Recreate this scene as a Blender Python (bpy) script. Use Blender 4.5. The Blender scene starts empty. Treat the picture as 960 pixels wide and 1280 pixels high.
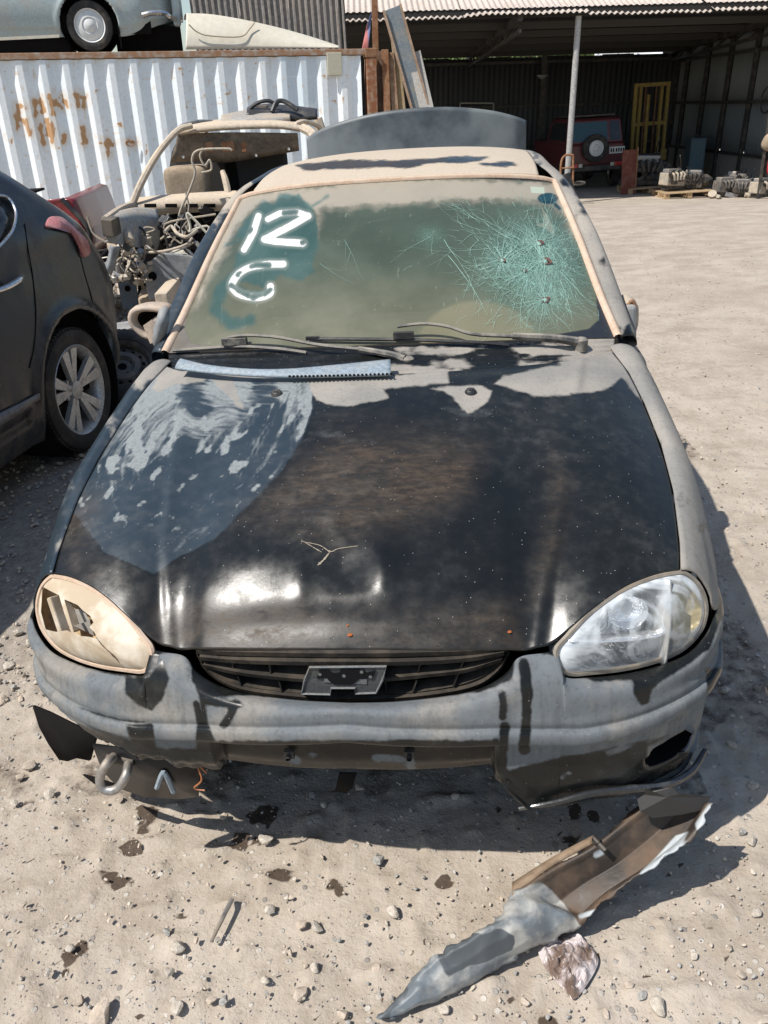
import bpy, math, random
import numpy as np
from mathutils import Vector, Matrix, Euler
C = bpy.context.scene
COL = C.collection
rng = np.random.default_rng(7)
random.seed(7)
# ---------------------------------------------------------------- camera
CH, PITCH, ROLL, FPX = 1.61558582, 0.469558285, 0.0646944745, 1001.5
Fv = np.array([0, math.cos(PITCH), -math.sin(PITCH)])
R0 = np.array([1., 0, 0]); D0 = np.cross(Fv, R0)
Rv = math.cos(ROLL)*R0 + math.sin(ROLL)*D0
Dv = -math.sin(ROLL)*R0 + math.cos(ROLL)*D0
C0 = np.array([0, 0, CH])
camd = bpy.data.cameras.new('camera'); cam = bpy.data.objects.new('camera', camd); COL.objects.link(cam)
camd.sensor_fit = 'HORIZONTAL'; camd.sensor_width = 36; camd.lens = 36*FPX/960
camd.clip_start = 0.05; camd.clip_end = 2000
Mx = Matrix.Identity(4)
for i in range(3):
    Mx[i][0] = Rv[i]; Mx[i][1] = -Dv[i]; Mx[i][2] = -Fv[i]; Mx[i][3] = C0[i]
cam.matrix_world = Mx
C.camera = cam
C.render.resolution_x = 768; C.render.resolution_y = 1024
# ---------------------------------------------------------------- world, sun, exposure
SUN = Vector((-0.568, -0.314, 1.0)).normalized()
w = bpy.data.worlds.new('World'); C.world = w; w.use_nodes = True
nt = w.node_tree; bg = nt.nodes['Background']; sk = nt.nodes.new('ShaderNodeTexSky')
sk.sky_type = 'NISHITA'; sk.sun_disc = False
sk.sun_elevation = math.asin(SUN.z); sk.sun_rotation = math.atan2(SUN.x, SUN.y)
sk.air_density = 1.2; sk.dust_density = 1.0; sk.ozone_density = 1.0
nt.links.new(sk.outputs[0], bg.inputs[0]); bg.inputs[1].default_value = 0.11
sl = bpy.data.lights.new('sun', 'SUN'); so = bpy.data.objects.new('sun', sl); COL.objects.link(so)
sl.energy = 4.8; sl.angle = math.radians(0.5); sl.color = (1.0, 0.955, 0.89)
so.rotation_euler = SUN.to_track_quat('Z', 'Y').to_euler(); so.location = (-6, -3, 10)
C.view_settings.view_transform = 'Standard'; C.view_settings.look = 'None'
C.view_settings.exposure = 0.24; C.view_settings.gamma = 1
# ---------------------------------------------------------------- numeric helpers
def ray(x, y): return Fv + Rv*((x-480)/FPX) + Dv*((y-640)/FPX)
def atY(x, y, Y):
    d = ray(x, y); return C0 + d*(Y/d[1])
def atZ(x, y, z=0.):
    d = ray(x, y); return C0 + d*((z-CH)/d[2])
def atPlane(x, y, P, n):
    d = ray(x, y); n = np.array(n, float); return C0 + d*(((np.array(P)-C0)@n)/(d@n))
def topx(P):                      # world points (n,3) -> photograph coordinates
    q = np.asarray(P, float).reshape(-1, 3) - C0; z = q@Fv
    return np.stack([480+FPX*(q@Rv)/z, 640+FPX*(q@Dv)/z], 1)
def frame(x, y, z, rz):           # local frame helpers: (to_world, from_world)
    c, s = math.cos(rz), math.sin(rz)
    R = np.array([[c, -s, 0], [s, c, 0], [0, 0, 1.]]); O = np.array([x, y, z], float)
    return (lambda p: np.asarray(p, float).reshape(-1, 3)@R.T + O), (lambda p: (np.asarray(p, float).reshape(-1, 3)-O)@R)
def poly_sd(P, poly):
    P = np.asarray(P, float); poly = np.array(poly, float); n = len(poly)
    d = np.full(len(P), 1e9); ins = np.zeros(len(P), bool)
    for i in range(n):
        a, b = poly[i], poly[(i+1) % n]; e = b-a; w_ = P-a
        t = np.clip((w_@e)/(e@e+1e-12), 0, 1)
        q = w_-t[:, None]*e; d = np.minimum(d, (q*q).sum(1))
        c1 = (a[1] > P[:, 1]) != (b[1] > P[:, 1])
        xx = a[0]+(P[:, 1]-a[1])*(e[0])/(e[1] if abs(e[1]) > 1e-9 else 1e-9)
        ins ^= c1 & (P[:, 0] < xx)
    d = np.sqrt(d); return np.where(ins, d, -d)
def stroke_sd(P, pts, wd):
    P = np.asarray(P, float); pts = np.array(pts, float); d = np.full(len(P), 1e9)
    for i in range(len(pts)-1):
        a, b = pts[i], pts[i+1]; e = b-a; w_ = P-a
        t = np.clip((w_@e)/(e@e+1e-12), 0, 1); q = w_-t[:, None]*e
        d = np.minimum(d, (q*q).sum(1))
    return wd/2-np.sqrt(d)
def union(*a): return np.maximum.reduce(a)
def cr(pts, n, closed=False):     # Catmull-Rom resample (uniform in control index)
    pts = np.array(pts, float); m = len(pts)
    if m == 2 and not closed: return pts[0]+(pts[1]-pts[0])*np.linspace(0, 1, n)[:, None]
    if closed:
        P = np.vstack([pts[-1], pts, pts[0], pts[1]]); t = np.linspace(0, m, n, endpoint=False)
    else:
        P = np.vstack([2*pts[0]-pts[1], pts, 2*pts[-1]-pts[-2]]); t = np.linspace(0, m-1, n)
    i = np.minimum(t.astype(int), (m-1 if closed else m-2)); f = (t-i)[:, None]
    a, b, c, d = P[i], P[i+1], P[i+2], P[i+3]
    return .5*((2*b)+(-a+c)*f+(2*a-5*b+4*c-d)*f*f+(-a+3*b-3*c+d)*f**3)
def arc(pts, n):                  # Catmull-Rom, then even spacing by length
    q = cr(pts, max(200, n*3)); L = np.r_[0, np.cumsum(np.linalg.norm(np.diff(q, axis=0), axis=1))]
    t = np.linspace(0, L[-1], n); return np.stack([np.interp(t, L, q[:, k]) for k in range(q.shape[1])], 1)
def coons(c0, c1, d0, d1):        # c0,c1: (n,3) at t=0,1 ; d0,d1: (m,3) at s=0,1 -> (m,n,3)
    n, m = len(c0), len(d0); s = np.linspace(0, 1, n)[None, :, None]; t = np.linspace(0, 1, m)[:, None, None]
    A = (1-t)*c0[None]+t*c1[None]; B = (1-s)*d0[:, None]+s*d1[:, None]
    Q = (1-s)*(1-t)*c0[0]+s*(1-t)*c0[-1]+(1-s)*t*c1[0]+s*t*c1[-1]
    return A+B-Q
def sstep(a, b, x): t = np.clip((x-a)/(b-a), 0, 1); return t*t*(3-2*t)
_lat = {}
def vnoise(x, y, sc, seed=0):     # lattice value noise
    if seed not in _lat: _lat[seed] = np.random.default_rng(seed+100).random((256, 256))
    L = _lat[seed]; X, Y = np.asarray(x)*sc+31.7, np.asarray(y)*sc+17.3
    i, j = np.floor(X).astype(int), np.floor(Y).astype(int); f, g = X-i, Y-j
    f = f*f*(3-2*f); g = g*g*(3-2*g); i0, j0, i1, j1 = i % 256, j % 256, (i+1) % 256, (j+1) % 256
    return L[i0, j0]*(1-f)*(1-g)+L[i1, j0]*f*(1-g)+L[i0, j1]*(1-f)*g+L[i1, j1]*f*g
def fbm(x, y, sc, o=4, seed=0): return sum(vnoise(x, y, sc*2**k, seed+k)*.5**k for k in range(o))/sum(.5**k for k in range(o))
# ---------------------------------------------------------------- objects
def link(o, parent=None):
    COL.objects.link(o)
    if parent is not None: o.parent = parent
    return o
def tag(o, label=None, cat=None, group=None, kind=None):
    if label: o['label'] = label
    if cat: o['category'] = cat
    if group: o['group'] = group
    if kind: o['kind'] = kind
    return o
def empty(name, loc=(0, 0, 0), rz=0, label=None, cat=None, group=None, rot=None):
    o = bpy.data.objects.new(name, None); COL.objects.link(o); o.location = loc
    o.rotation_euler = rot if rot is not None else (0, 0, rz); o.empty_display_size = .2
    return tag(o, label, cat, group)
def mesh(name, V, F, m=None, parent=None, smooth=False, attrs=None, kind=None):
    me = bpy.data.meshes.new(name); V = np.asarray(V, float).reshape(-1, 3)
    me.from_pydata(V.tolist(), [], [tuple(int(i) for i in f) for f in F]); me.update()
    if smooth: me.polygons.foreach_set('use_smooth', np.ones(len(me.polygons), bool))
    for k, v in (attrs or {}).items():
        a = me.attributes.new(k, 'FLOAT', 'POINT'); a.data.foreach_set('value', np.asarray(v, np.float32))
    if m is not None:
        for q in (m if isinstance(m, (list, tuple)) else [m]): me.materials.append(q)
    o = link(bpy.data.objects.new(name, me), parent)
    if kind: o['kind'] = kind
    return o
def gfaces(n, m, wrap=False, keep=None):
    j = np.arange(m-(0 if wrap else 1)); i = np.arange(n-1)
    J, I = np.meshgrid(j, i); a = I*m+J; b = I*m+(J+1) % m; F = np.stack([a, b, b+m, a+m], -1)
    if keep is not None: return F[keep]
    return F.reshape(-1, 4)
def gmesh(name, G, m, parent=None, smooth=True, attrs=None, wrap=False, keep=None, thick=0, kind=None, off=0):
    n, k = G.shape[:2]
    o = mesh(name, G.reshape(-1, 3), gfaces(n, k, wrap, keep), m, parent, smooth, attrs, kind)
    if keep is not None:
        import bmesh
        bm = bmesh.new(); bm.from_mesh(o.data); bmesh.ops.delete(bm, geom=[v for v in bm.verts if not v.link_faces], context='VERTS'); bm.to_mesh(o.data); bm.free()
    if thick:
        md = o.modifiers.new('t', 'SOLIDIFY'); md.thickness = thick; md.offset = off
    return o
class MB:                         # collects simple shapes into one mesh
    def __init__(s): s.V = []; s.F = []; s.n = 0
    def add(s, V, F):
        V = np.asarray(V, float).reshape(-1, 3); s.V.append(V); s.F += [tuple(int(i)+s.n for i in f) for f in F]; s.n += len(V); return s
    def box(s, c, d, rot=None, taper=None):
        h = np.array(d, float)/2
        P = np.array([[x, y, z] for z in (-1, 1) for y in (-1, 1) for x in (-1, 1)], float)
        if taper: P[4:, :2] *= taper
        P = P*h
        if rot is not None: P = P@np.array(Euler(rot).to_matrix()).T
        return s.add(P+np.array(c, float), [(0, 2, 3, 1), (4, 5, 7, 6), (0, 1, 5, 4), (2, 6, 7, 3), (0, 4, 6, 2), (1, 3, 7, 5)])
    def bar(s, a, b, w1, w2, up=(0, 0, 1)):
        a, b = np.array(a, float), np.array(b, float); d = b-a; L = np.linalg.norm(d); d /= L
        u = np.array(up, float); x = np.cross(d, u)
        if np.linalg.norm(x) < 1e-4: x = np.cross(d, [1, 0, 0])
        x /= np.linalg.norm(x); y = np.cross(x, d); P = []
        for q in (a, b):
            for i, j in ((-1, -1), (1, -1), (1, 1), (-1, 1)): P.append(q+x*i*w1/2+y*j*w2/2)
        return s.add(P, [(0, 3, 2, 1), (4, 5, 6, 7), (0, 1, 5, 4), (1, 2, 6, 5), (2, 3, 7, 6), (3, 0, 4, 7)])
    def tube(s, pts, r, k=8, n=None, closed=False):
        P = np.array(pts, float)
        if n: P = cr(P, n, closed)
        m = len(P); r = np.broadcast_to(np.array(r, float), (m,)) if np.ndim(r) < 1 or len(np.atleast_1d(r)) == m else np.interp(np.linspace(0, 1, m), np.linspace(0, 1, len(r)), r)
        T = np.gradient(P, axis=0) if not closed else np.roll(P, -1, 0)-np.roll(P, 1, 0)
        T /= np.linalg.norm(T, axis=1)[:, None]+1e-12
        u = np.cross(T[0], [0, 0, 1.]);
        if np.linalg.norm(u) < 1e-3: u = np.cross(T[0], [1., 0, 0])
        u /= np.linalg.norm(u); rings = []; a = np.linspace(0, 2*np.pi, k, endpoint=False)
        for i in range(m):
            u = u-T[i]*(u@T[i]); u /= np.linalg.norm(u); v = np.cross(T[i], u)
            rings.append(P[i]+r[i]*(np.cos(a)[:, None]*u+np.sin(a)[:, None]*v))
        if closed: rings.append(rings[0])
        F = [tuple(f) for f in gfaces(len(rings), k, True)]
        if not closed: F += [tuple(range(k))[::-1], tuple(range((m-1)*k, m*k))]
        return s.add(np.vstack(rings), F)
    def lathe(s, prof, axis='x', c=(0, 0, 0), k=32, rot=None):   # prof: (along axis, radius)
        a = np.linspace(0, 2*np.pi, k, endpoint=False); R = []
        for h, r in prof:
            q = np.stack([np.full(k, h), r*np.cos(a), r*np.sin(a)], 1)
            if axis == 'z': q = q[:, [1, 2, 0]]
            if axis == 'y': q = q[:, [2, 0, 1]]
            R.append(q)
        P = np.vstack(R)
        if rot is not None: P = P@np.array(Euler(rot).to_matrix()).T
        return s.add(P+np.array(c, float), gfaces(len(prof), k, True))
    def prism(s, poly, o, ex, ey, ez):   # 2-D polygon extruded along ez, in frame o,ex,ey
        o, ex, ey, ez = (np.array(q, float) for q in (o, ex, ey, ez)); n = len(poly)
        P = [o+ex*a+ey*b for a, b in poly]; P += [p+ez for p in P]
        return s.add(P, [tuple(range(n))[::-1], tuple(range(n, 2*n))]+[(i, (i+1) % n, n+(i+1) % n, n+i) for i in range(n)])
    def build(s, name, m, parent=None, smooth=False, bevel=0, kind=None):
        o = mesh(name, np.vstack(s.V), s.F, m, parent, smooth, kind=kind)
        if bevel:
            b = o.modifiers.new('b', 'BEVEL'); b.width = bevel; b.segments = 2; b.limit_method = 'ANGLE'
        if smooth:
            try: o.data.set_sharp_from_angle(angle=math.radians(38))
            except Exception: pass
        return o
def copy_tree(o, parent=None):
    c = o.copy(); COL.objects.link(c)
    if parent is not None: c.parent = parent
    for ch in o.children: copy_tree(ch, c)
    return c
# ---------------------------------------------------------------- materials
class Mt:
    def __init__(s, name, rough=.6, metal=0, spec=.5):
        s.m = bpy.data.materials.new(name); s.m.use_nodes = True; s.t = s.m.node_tree; s.p = s.t.nodes['Principled BSDF']
        s.set('Roughness', rough); s.set('Metallic', metal); s.set('Specular IOR Level', spec); s._c = None
    def lk(s, a, b): s.t.links.new(a, b)
    def set(s, k, v):
        i = s.p.inputs[k]
        if hasattr(v, 'is_linked') or isinstance(v, bpy.types.NodeSocket): s.lk(v, i)
        elif isinstance(v, (tuple, list)): i.default_value = (*v, 1)[:4]
        else: i.default_value = v
        return s
    def nd(s, t, **k):
        n = s.t.nodes.new('ShaderNode'+t)
        for a, b in k.items(): setattr(n, a, b)
        return n
    def co(s, scale=(1, 1, 1), rot=(0, 0, 0)):
        if s._c is None: s._c = s.nd('TexCoord').outputs['Object']
        if tuple(scale) == (1, 1, 1) and tuple(rot) == (0, 0, 0): return s._c
        n = s.nd('Mapping'); s.lk(s._c, n.inputs[0]); n.inputs['Scale'].default_value = scale; n.inputs['Rotation'].default_value = rot; return n.outputs[0]
    def noise(s, sc, det=4, rough=.55, co=None, dist=0):
        n = s.nd('TexNoise'); s.lk(co if co is not None else s.co(), n.inputs['Vector']); n.inputs['Scale'].default_value = sc
        n.inputs['Detail'].default_value = det; n.inputs['Roughness'].default_value = rough; n.inputs['Distortion'].default_value = dist; return n.outputs[0]
    def voro(s, sc, out='Distance', co=None, feature='F1', rand=1):
        n = s.nd('TexVoronoi', feature=feature); s.lk(co if co is not None else s.co(), n.inputs['Vector']); n.inputs['Scale'].default_value = sc
        n.inputs['Randomness'].default_value = rand; return n.outputs[out]
    def attr(s, name): n = s.nd('Attribute', attribute_name=name); return n.outputs['Fac']
    def ramp(s, f, stops):
        n = s.nd('ValToRGB'); s.lk(f, n.inputs[0]); e = n.color_ramp.elements
        while len(e) < len(stops): e.new(.5)
        for i, (p, c) in enumerate(stops):
            e[i].position = p; e[i].color = (c, c, c, 1) if not isinstance(c, (tuple, list)) else (*c, 1)[:4]
        return n.outputs[0]
    def mr(s, f, a, b, c=0., d=1.):      # map range, smooth and clamped
        n = s.nd('MapRange', interpolation_type='SMOOTHSTEP'); s.lk(f, n.inputs[0])
        for i, v in enumerate((a, b, c, d)): n.inputs[i+1].default_value = v
        return n.outputs[0]
    def math(s, op, a, b=0.):
        n = s.nd('Math', operation=op)
        for i, v in enumerate((a, b)):
            if isinstance(v, bpy.types.NodeSocket): s.lk(v, n.inputs[i])
            else: n.inputs[i].default_value = v
        return n.outputs[0]
    def mix(s, f, a, b):
        n = s.nd('Mix', data_type='RGBA'); ins = [n.inputs[0], n.inputs[6], n.inputs[7]]
        for i, v in zip(ins, (f, a, b)):
            if isinstance(v, bpy.types.NodeSocket): s.lk(v, i)
            elif isinstance(v, (tuple, list)): i.default_value = (*v, 1)[:4]
            else: i.default_value = v if i is ins[0] else (v, v, v, 1)
        return n.outputs[2]
    def bump(s, h, st=.3, dist=.01, nrm=None):
        n = s.nd('Bump'); s.lk(h, n.inputs['Height']); n.inputs['Strength'].default_value = st; n.inputs['Distance'].default_value = dist
        if nrm is not None: s.lk(nrm, n.inputs['Normal'])
        s.lk(n.outputs[0], s.p.inputs['Normal']); return n.outputs[0]
    def up(s):                            # how much the surface faces the sky (for settled dust)
        g = s.nd('NewGeometry'); x = s.nd('SeparateXYZ'); s.lk(g.outputs['Normal'], x.inputs[0]); return x.outputs[2]
def grimy(name, base, dust=(.36, .30, .235), amt=.4, rough=.5, metal=0, sc=6, coat=0, bump=.15, settle=.25, spec=.5, var=.25):
    m = Mt(name, rough, metal, spec)
    n1 = m.noise(sc, 6, .6); n2 = m.noise(sc*7, 4, .6)
    b = m.mix(m.mr(n2, .3, .7), tuple(c*(1-var) for c in base), tuple(min(1, c*(1+var)) for c in base))
    f = m.math('ADD', m.mr(n1, .62-amt*.5, .85-amt*.35, 0, min(1, amt*1.3)), m.mr(m.up(), .35, 1, 0, settle))
    f = m.math('MINIMUM', f, 1.)
    m.set('Base Color', m.mix(f, b, dust)); m.set('Roughness', m.mr(f, 0, 1, rough, .92))
    if coat: m.set('Coat Weight', m.mr(f, 0, 1, coat, 0)); m.set('Coat Roughness', .12)
    if bump: m.bump(n2, bump, .004)
    return m.m
def plain(name, base, rough=.6, metal=0, spec=.5, var=.15, sc=20, bump=.1):
    m = Mt(name, rough, metal, spec); n = m.noise(sc, 5)
    m.set('Base Color', m.mix(n, tuple(c*(1-var) for c in base), tuple(min(1, c*(1+var)) for c in base)))
    if bump: m.bump(n, bump, .003)
    return m.m
TAN = (.40, .315, .225); GREYD = (.30, .30, .29)
K = {}
K['rubber'] = grimy('tyre_rubber', (.022, .021, .020), (.16, .13, .10), .35, .8, sc=8, settle=.15)
K['black_plastic'] = grimy('black_plastic', (.018, .019, .021), (.17, .15, .125), .35, .45, sc=9, settle=.12)
K['dark'] = plain('dark_cavity', (.009, .008, .008), .9, spec=.08)
K['dark_steel'] = grimy('dark_steel', (.05, .048, .046), (.22, .18, .14), .4, .55, .4, sc=7)
K['steel'] = grimy('bare_steel', (.33, .33, .33), TAN, .45, .4, .7, sc=9)
K['chrome'] = grimy('dusty_chrome', (.6, .6, .6), TAN, .3, .2, .95, sc=9)
K['rust'] = grimy('rusty_iron', (.20, .085, .035), (.33, .20, .12), .5, .85, 0, sc=10, bump=.5, var=.5)
K['tan_trim'] = grimy('dusty_tan_trim', (.46, .335, .24), (.54, .43, .34), .5, .9, sc=14, settle=.2, var=.12)
K['beige_wreck'] = grimy('dusty_beige_paint', (.44, .37, .29), (.52, .42, .31), .6, .7, sc=5, settle=.3)
K['grey_dust'] = grimy('dust_grey_panel', (.17, .185, .20), (.30, .29, .27), .5, .65, sc=5)
K['interior'] = plain('dark_upholstery', (.035, .034, .032), .9)
K['tan_fabric'] = grimy('tan_fabric', (.26, .20, .14), TAN, .5, .95, sc=9)
K['glass_dark'] = grimy('dark_tinted_glass', (.012, .016, .018), (.14, .13, .11), .3, .12, sc=4, bump=0, settle=.05)
K['white_hub'] = plain('white_hub_cap', (.62, .63, .62), .5)
K['wood'] = grimy('pallet_wood', (.42, .29, .16), (.45, .36, .26), .3, .85, sc=12, var=.35)
K['grey_wood'] = grimy('weathered_board', (.36, .345, .32), TAN, .3, .85, sc=7, var=.2)
K['cream'] = grimy('cream_paint', (.60, .56, .46), (.48, .41, .31), .3, .5, sc=2, settle=.1, var=.06, bump=.04)
K['concrete'] = grimy('concrete_block', (.25, .24, .225), TAN, .4, .9, sc=5)
def hexmat(name, base, **k): return grimy(name, base, **k)
# ---------------------------------------------------------------- wheel builder
def wheel(name, parent, r=.29, wd=.18, style='alloy', rim_r=None, loc=(0, 0, 0), rot=(0, 0, 0), rimmat=None, seg=56, tread=True):
    """axis along local x, outer face toward +x; thing part > tyre, rim, brake_disc"""
    W = empty(name, loc, rot=rot); W.parent = parent
    R = rim_r or r*.68; h = wd/2
    mb = MB(); mb.lathe([(-h*.8, R*.98), (-h*.95, R*1.08), (-h, (R+r)/2), (-h*.86, r*.97), (-h*.6, r*.995), (-h*.2, r), (h*.2, r), (h*.6, r*.995), (h*.86, r*.97), (h, (R+r)/2), (h*.97, R*1.12), (h*.9, R*1.02), (h*.78, R*.985), (-h*.8, R*.98)], k=seg)
    if tread:
        for k in range(seg):
            a = 2*math.pi*k/seg
            for dx, da in ((-h*.58, 0), (-h*.2, .4), (h*.2, 0), (h*.58, .4)):
                b = a+da*2*math.pi/seg; mb.box((dx, math.cos(b)*r, math.sin(b)*r), (h*.32, .010, 2*math.pi*r/seg*.62), rot=(b, 0, 0))
    mb.build('tyre', K['rubber'], W, True)
    rm = rimmat or K['steel']
    b = MB(); b.lathe([(-h*.8, R*.97), (-h*.2, R*.86), (h*.55, R*.88), (h*.8, R*.93), (h*.9, R*.985), (h*.86, R*1.0), (h*.6, R*.95)], k=seg)
    if style == 'alloy':
        for k in range(5):
            a = 2*math.pi*k/5+.35
            for sg in (-1, 1):
                p0 = a+sg*.10; p1 = a+sg*.20
                A = np.array([h*.62, math.cos(p0)*R*.16, math.sin(p0)*R*.16]); Bq = np.array([h*.80, math.cos(p1)*R*.93, math.sin(p1)*R*.93])
                t = np.array([0, -math.sin(a), math.cos(a)]); w0, w1 = R*.11, R*.25
                V = [A-t*w0/2, A+t*w0/2, Bq+t*w1/2, Bq-t*w1/2]; V += [v-np.array([.028, 0, 0]) for v in V]
                b.add(V, [(0, 1, 2, 3), (7, 6, 5, 4), (0, 4, 5, 1), (1, 5, 6, 2), (2, 6, 7, 3), (3, 7, 4, 0)])
        b.lathe([(h*.3, R*.22), (h*.66, R*.20), (h*.72, R*.12), (h*.72, .001)], k=20)
        for k in range(5):
            a = 2*math.pi*k/5+.98; b.lathe([(h*.2, .012), (h*.5, .012), (h*.5, .0)], c=(0, math.cos(a)*R*.3, math.sin(a)*R*.3), k=6)
    elif style == 'steel':
        b.lathe([(h*.25, R*.90), (h*.28, R*.72), (h*.55, R*.60), (h*.58, R*.42), (h*.38, R*.30), (h*.40, R*.15), (h*.2, R*.13)], k=seg)
        d = MB()
        for k in range(14):
            a = 2*math.pi*k/14; d.lathe([(h*.30, R*.055), (h*.43, R*.055), (h*.43, 0)], c=(0, math.cos(a)*R*.70, math.sin(a)*R*.70), k=8)
        for k in range(4):
            a = 2*math.pi*k/4+.4; d.lathe([(h*.3, R*.05), (h*.47, R*.05), (h*.47, 0)], c=(0, math.cos(a)*R*.36, math.sin(a)*R*.36), k=8)
        d.lathe([(h*.3, R*.14), (h*.42, R*.14), (h*.42, 0)], k=16)
        d.build('bolt_hole', K['dark'], W)
    elif style == 'cap':
        b.lathe([(h*.55, R*.93), (h*.8, R*.80), (h*.95, R*.5), (h*.8, R*.44), (h*1.05, R*.30), (h*1.12, 0.001)], k=seg)
    b.build('rim', rm, W, True)
    if style == 'alloy':
        b = MB(); b.lathe([(-h*.1, R*.8), (h*.05, R*.62), (h*.05, R*.2), (h*.1, .001)], k=32); b.build('brake_disc', K['dark_steel'], W, True)
    else:
        b = MB(); b.lathe([(-h*.3, R*.9), (-h*.28, .001)], k=24); b.build('brake_disc', K['dark'], W, True)
    return W
def snap_circle(A, B, ca, cb, r, G, axis_a, axis_b, ra=None):
    """grid G (n,m,3); snap vertices close to an ellipse in the (axis_a, axis_b) plane onto it, return keep mask of faces"""
    ra = ra or r
    da, db = (G[..., axis_a]-ca)/ra, (G[..., axis_b]-cb)/r; q = np.sqrt(da*da+db*db)
    ins = q < 1
    nb = np.zeros_like(ins)
    nb[1:] |= ins[1:] != ins[:-1]; nb[:-1] |= ins[1:] != ins[:-1]; nb[:, 1:] |= ins[:, 1:] != ins[:, :-1]; nb[:, :-1] |= ins[:, 1:] != ins[:, :-1]
    nb &= ins & A & B
    G[..., axis_a] = np.where(nb, ca+(G[..., axis_a]-ca)/np.maximum(q, 1e-6), G[..., axis_a])
    G[..., axis_b] = np.where(nb, cb+(G[..., axis_b]-cb)/np.maximum(q, 1e-6), G[..., axis_b])
    core = ins & ~nb & A & B
    c = core[1:, 1:] | core[:-1, 1:] | core[1:, :-1] | core[:-1, :-1]
    allb = (ins & A & B)[1:, 1:] & (ins & A & B)[:-1, 1:] & (ins & A & B)[1:, :-1] & (ins & A & B)[:-1, :-1]
    return ~(c | allb)
# ================================================================ ground
def gz(x, y):
    return -.0033*(np.clip(y, 5, 19.5)-5)**2-.0297*(np.clip(x, -6, 14)-6)*sstep(9, 18, y)
def spaced(lo, hi, f):
    out = [lo]
    while out[-1] < hi: out.append(out[-1]+f(out[-1]))
    return np.array(out)
ys = spaced(.55, 140, lambda y: .0105 if y < 1.7 else (.0105+.012*(y-1.7) if y < 9 else .1*(1+(y-9)*.5)))
ys = np.r_[-30, -10, -3, -1, 0, .3, ys]
xr = spaced(0, 120, lambda x: .0135 if x < 1.35 else .0135+.03*(x-1.35)*(1 if x < 6 else 3))
xs = np.r_[-xr[::-1][:-1], xr]
X, Y = np.meshgrid(xs, ys); Z = gz(X, Y).astype(float)
near = sstep(12, 3, Y)
Z += (fbm(X, Y, 1.1, 3, 201)-.5)*.018*sstep(20, 4, Y)
Z += (fbm(X, Y, 9, 4, 205)-.5)*.006*near+(vnoise(X, Y, 36, 210)-.5)*.0035*near
peb = np.clip(vnoise(X, Y, 26, 211)-.66, 0, 1)*.045*near; Z += peb
Z -= .012
GZ = lambda x, y: float(gz(x, y))
gp_ = np.stack([X, Y, Z], -1)
P = topx(np.stack([X.ravel(), np.maximum(Y.ravel(), .6), 0*X.ravel()], 1))
OIL = [((185, 1012), 15, 10), ((178, 1028), 10, 9), ((162, 1055), 14, 9), ((148, 1097), 16, 8), ((135, 1090), 9, 6), ((350, 1090), 17, 9), ((418, 1100), 12, 8), ((424, 1110), 12, 6), ((305, 1050), 13, 6), ((330, 1015), 20, 12), ((300, 1040), 14, 8), ((325, 1045), 10, 6), ((555, 1100), 12, 8), ((720, 1010), 8, 12), ((740, 1015), 9, 8), ((715, 1045), 13, 6), ((100, 1178), 8, 10), ((86, 1190), 10, 12), ((685, 1272), 14, 9), ((640, 1248), 6, 6), ((620, 1252), 5, 5), ((80, 1210), 6, 6), ((172, 1265), 6, 5), ((220, 1137), 6, 5), ((890, 1155), 7, 3), ((860, 1155), 6, 4)]
oil = np.full(len(P), -30.)
sel = (Y.ravel() > .7) & (Y.ravel() < 4) & (np.abs(X.ravel()) < 1.6); Pi = P[sel]; wg = (fbm(Pi[:, 0], Pi[:, 1], .13, 3, 220)-.5)*22
o_ = np.full(len(Pi), -30.)
for (a, b_), ra, rb in OIL: o_ = np.maximum(o_, (1-np.hypot((Pi[:, 0]-a)/ra, (Pi[:, 1]-b_)/rb))*min(ra, rb))
drops = np.where(vnoise(Pi[:, 0], Pi[:, 1], .16, 230) > .82, 1., -30)*np.where(fbm(Pi[:, 0], Pi[:, 1], .008, 2, 232) > .5, 1, 30)
o_ = np.maximum(o_+wg*.6, (vnoise(Pi[:, 0], Pi[:, 1], .17, 231)-.86)*30*sstep(990, 1010, Pi[:, 1]) - 3*(sstep(.55, .45, fbm(Pi[:, 0], Pi[:, 1], .01, 2, 233))))
oil[sel] = o_
m = Mt('pale_dirt_ground', .95, spec=.15); cw = m.co()
n0 = m.noise(.45, 4, .55); n1 = m.noise(3.2, 6, .62); n2 = m.noise(26, 6, .65); n3 = m.noise(140, 4, .6)
c = m.mix(m.mr(n1, .35, .66), (.315, .264, .208), (.430, .370, .303)); c = m.mix(m.mr(n2, .32, .7), c, m.mix(.5, c, (.46, .41, .35)))
c = m.mix(m.mr(n0, .48, .66, 0, .45), c, (.30, .25, .20)); c = m.mix(m.mr(m.noise(1.1, 7, .7, m.co((1, 2.2, 1)), .8), .52, .66, 0, .5), c, (.25, .205, .16)); c = m.mix(m.mr(m.noise(60, 3, .7), .60, .72, 0, .5), c, (.19, .16, .13))
grv = m.attr('gravelly'); c = m.mix(m.math('MULTIPLY', grv, .75), c, m.mix(m.mr(n2, .3, .7), (.17, .15, .13), (.34, .31, .27)))
v = m.voro(42, 'Distance', m.co((1, 1, 1))); vc = m.voro(42, 'Color'); sx = m.nd('SeparateXYZ'); m.lk(vc, sx.inputs[0])
pb = m.math('MULTIPLY', m.mr(v, .32, .22), m.mr(sx.outputs[0], .72, .76)); c = m.mix(pb, c, m.mix(sx.outputs[1], (.22, .20, .18), (.52, .48, .42)))
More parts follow.
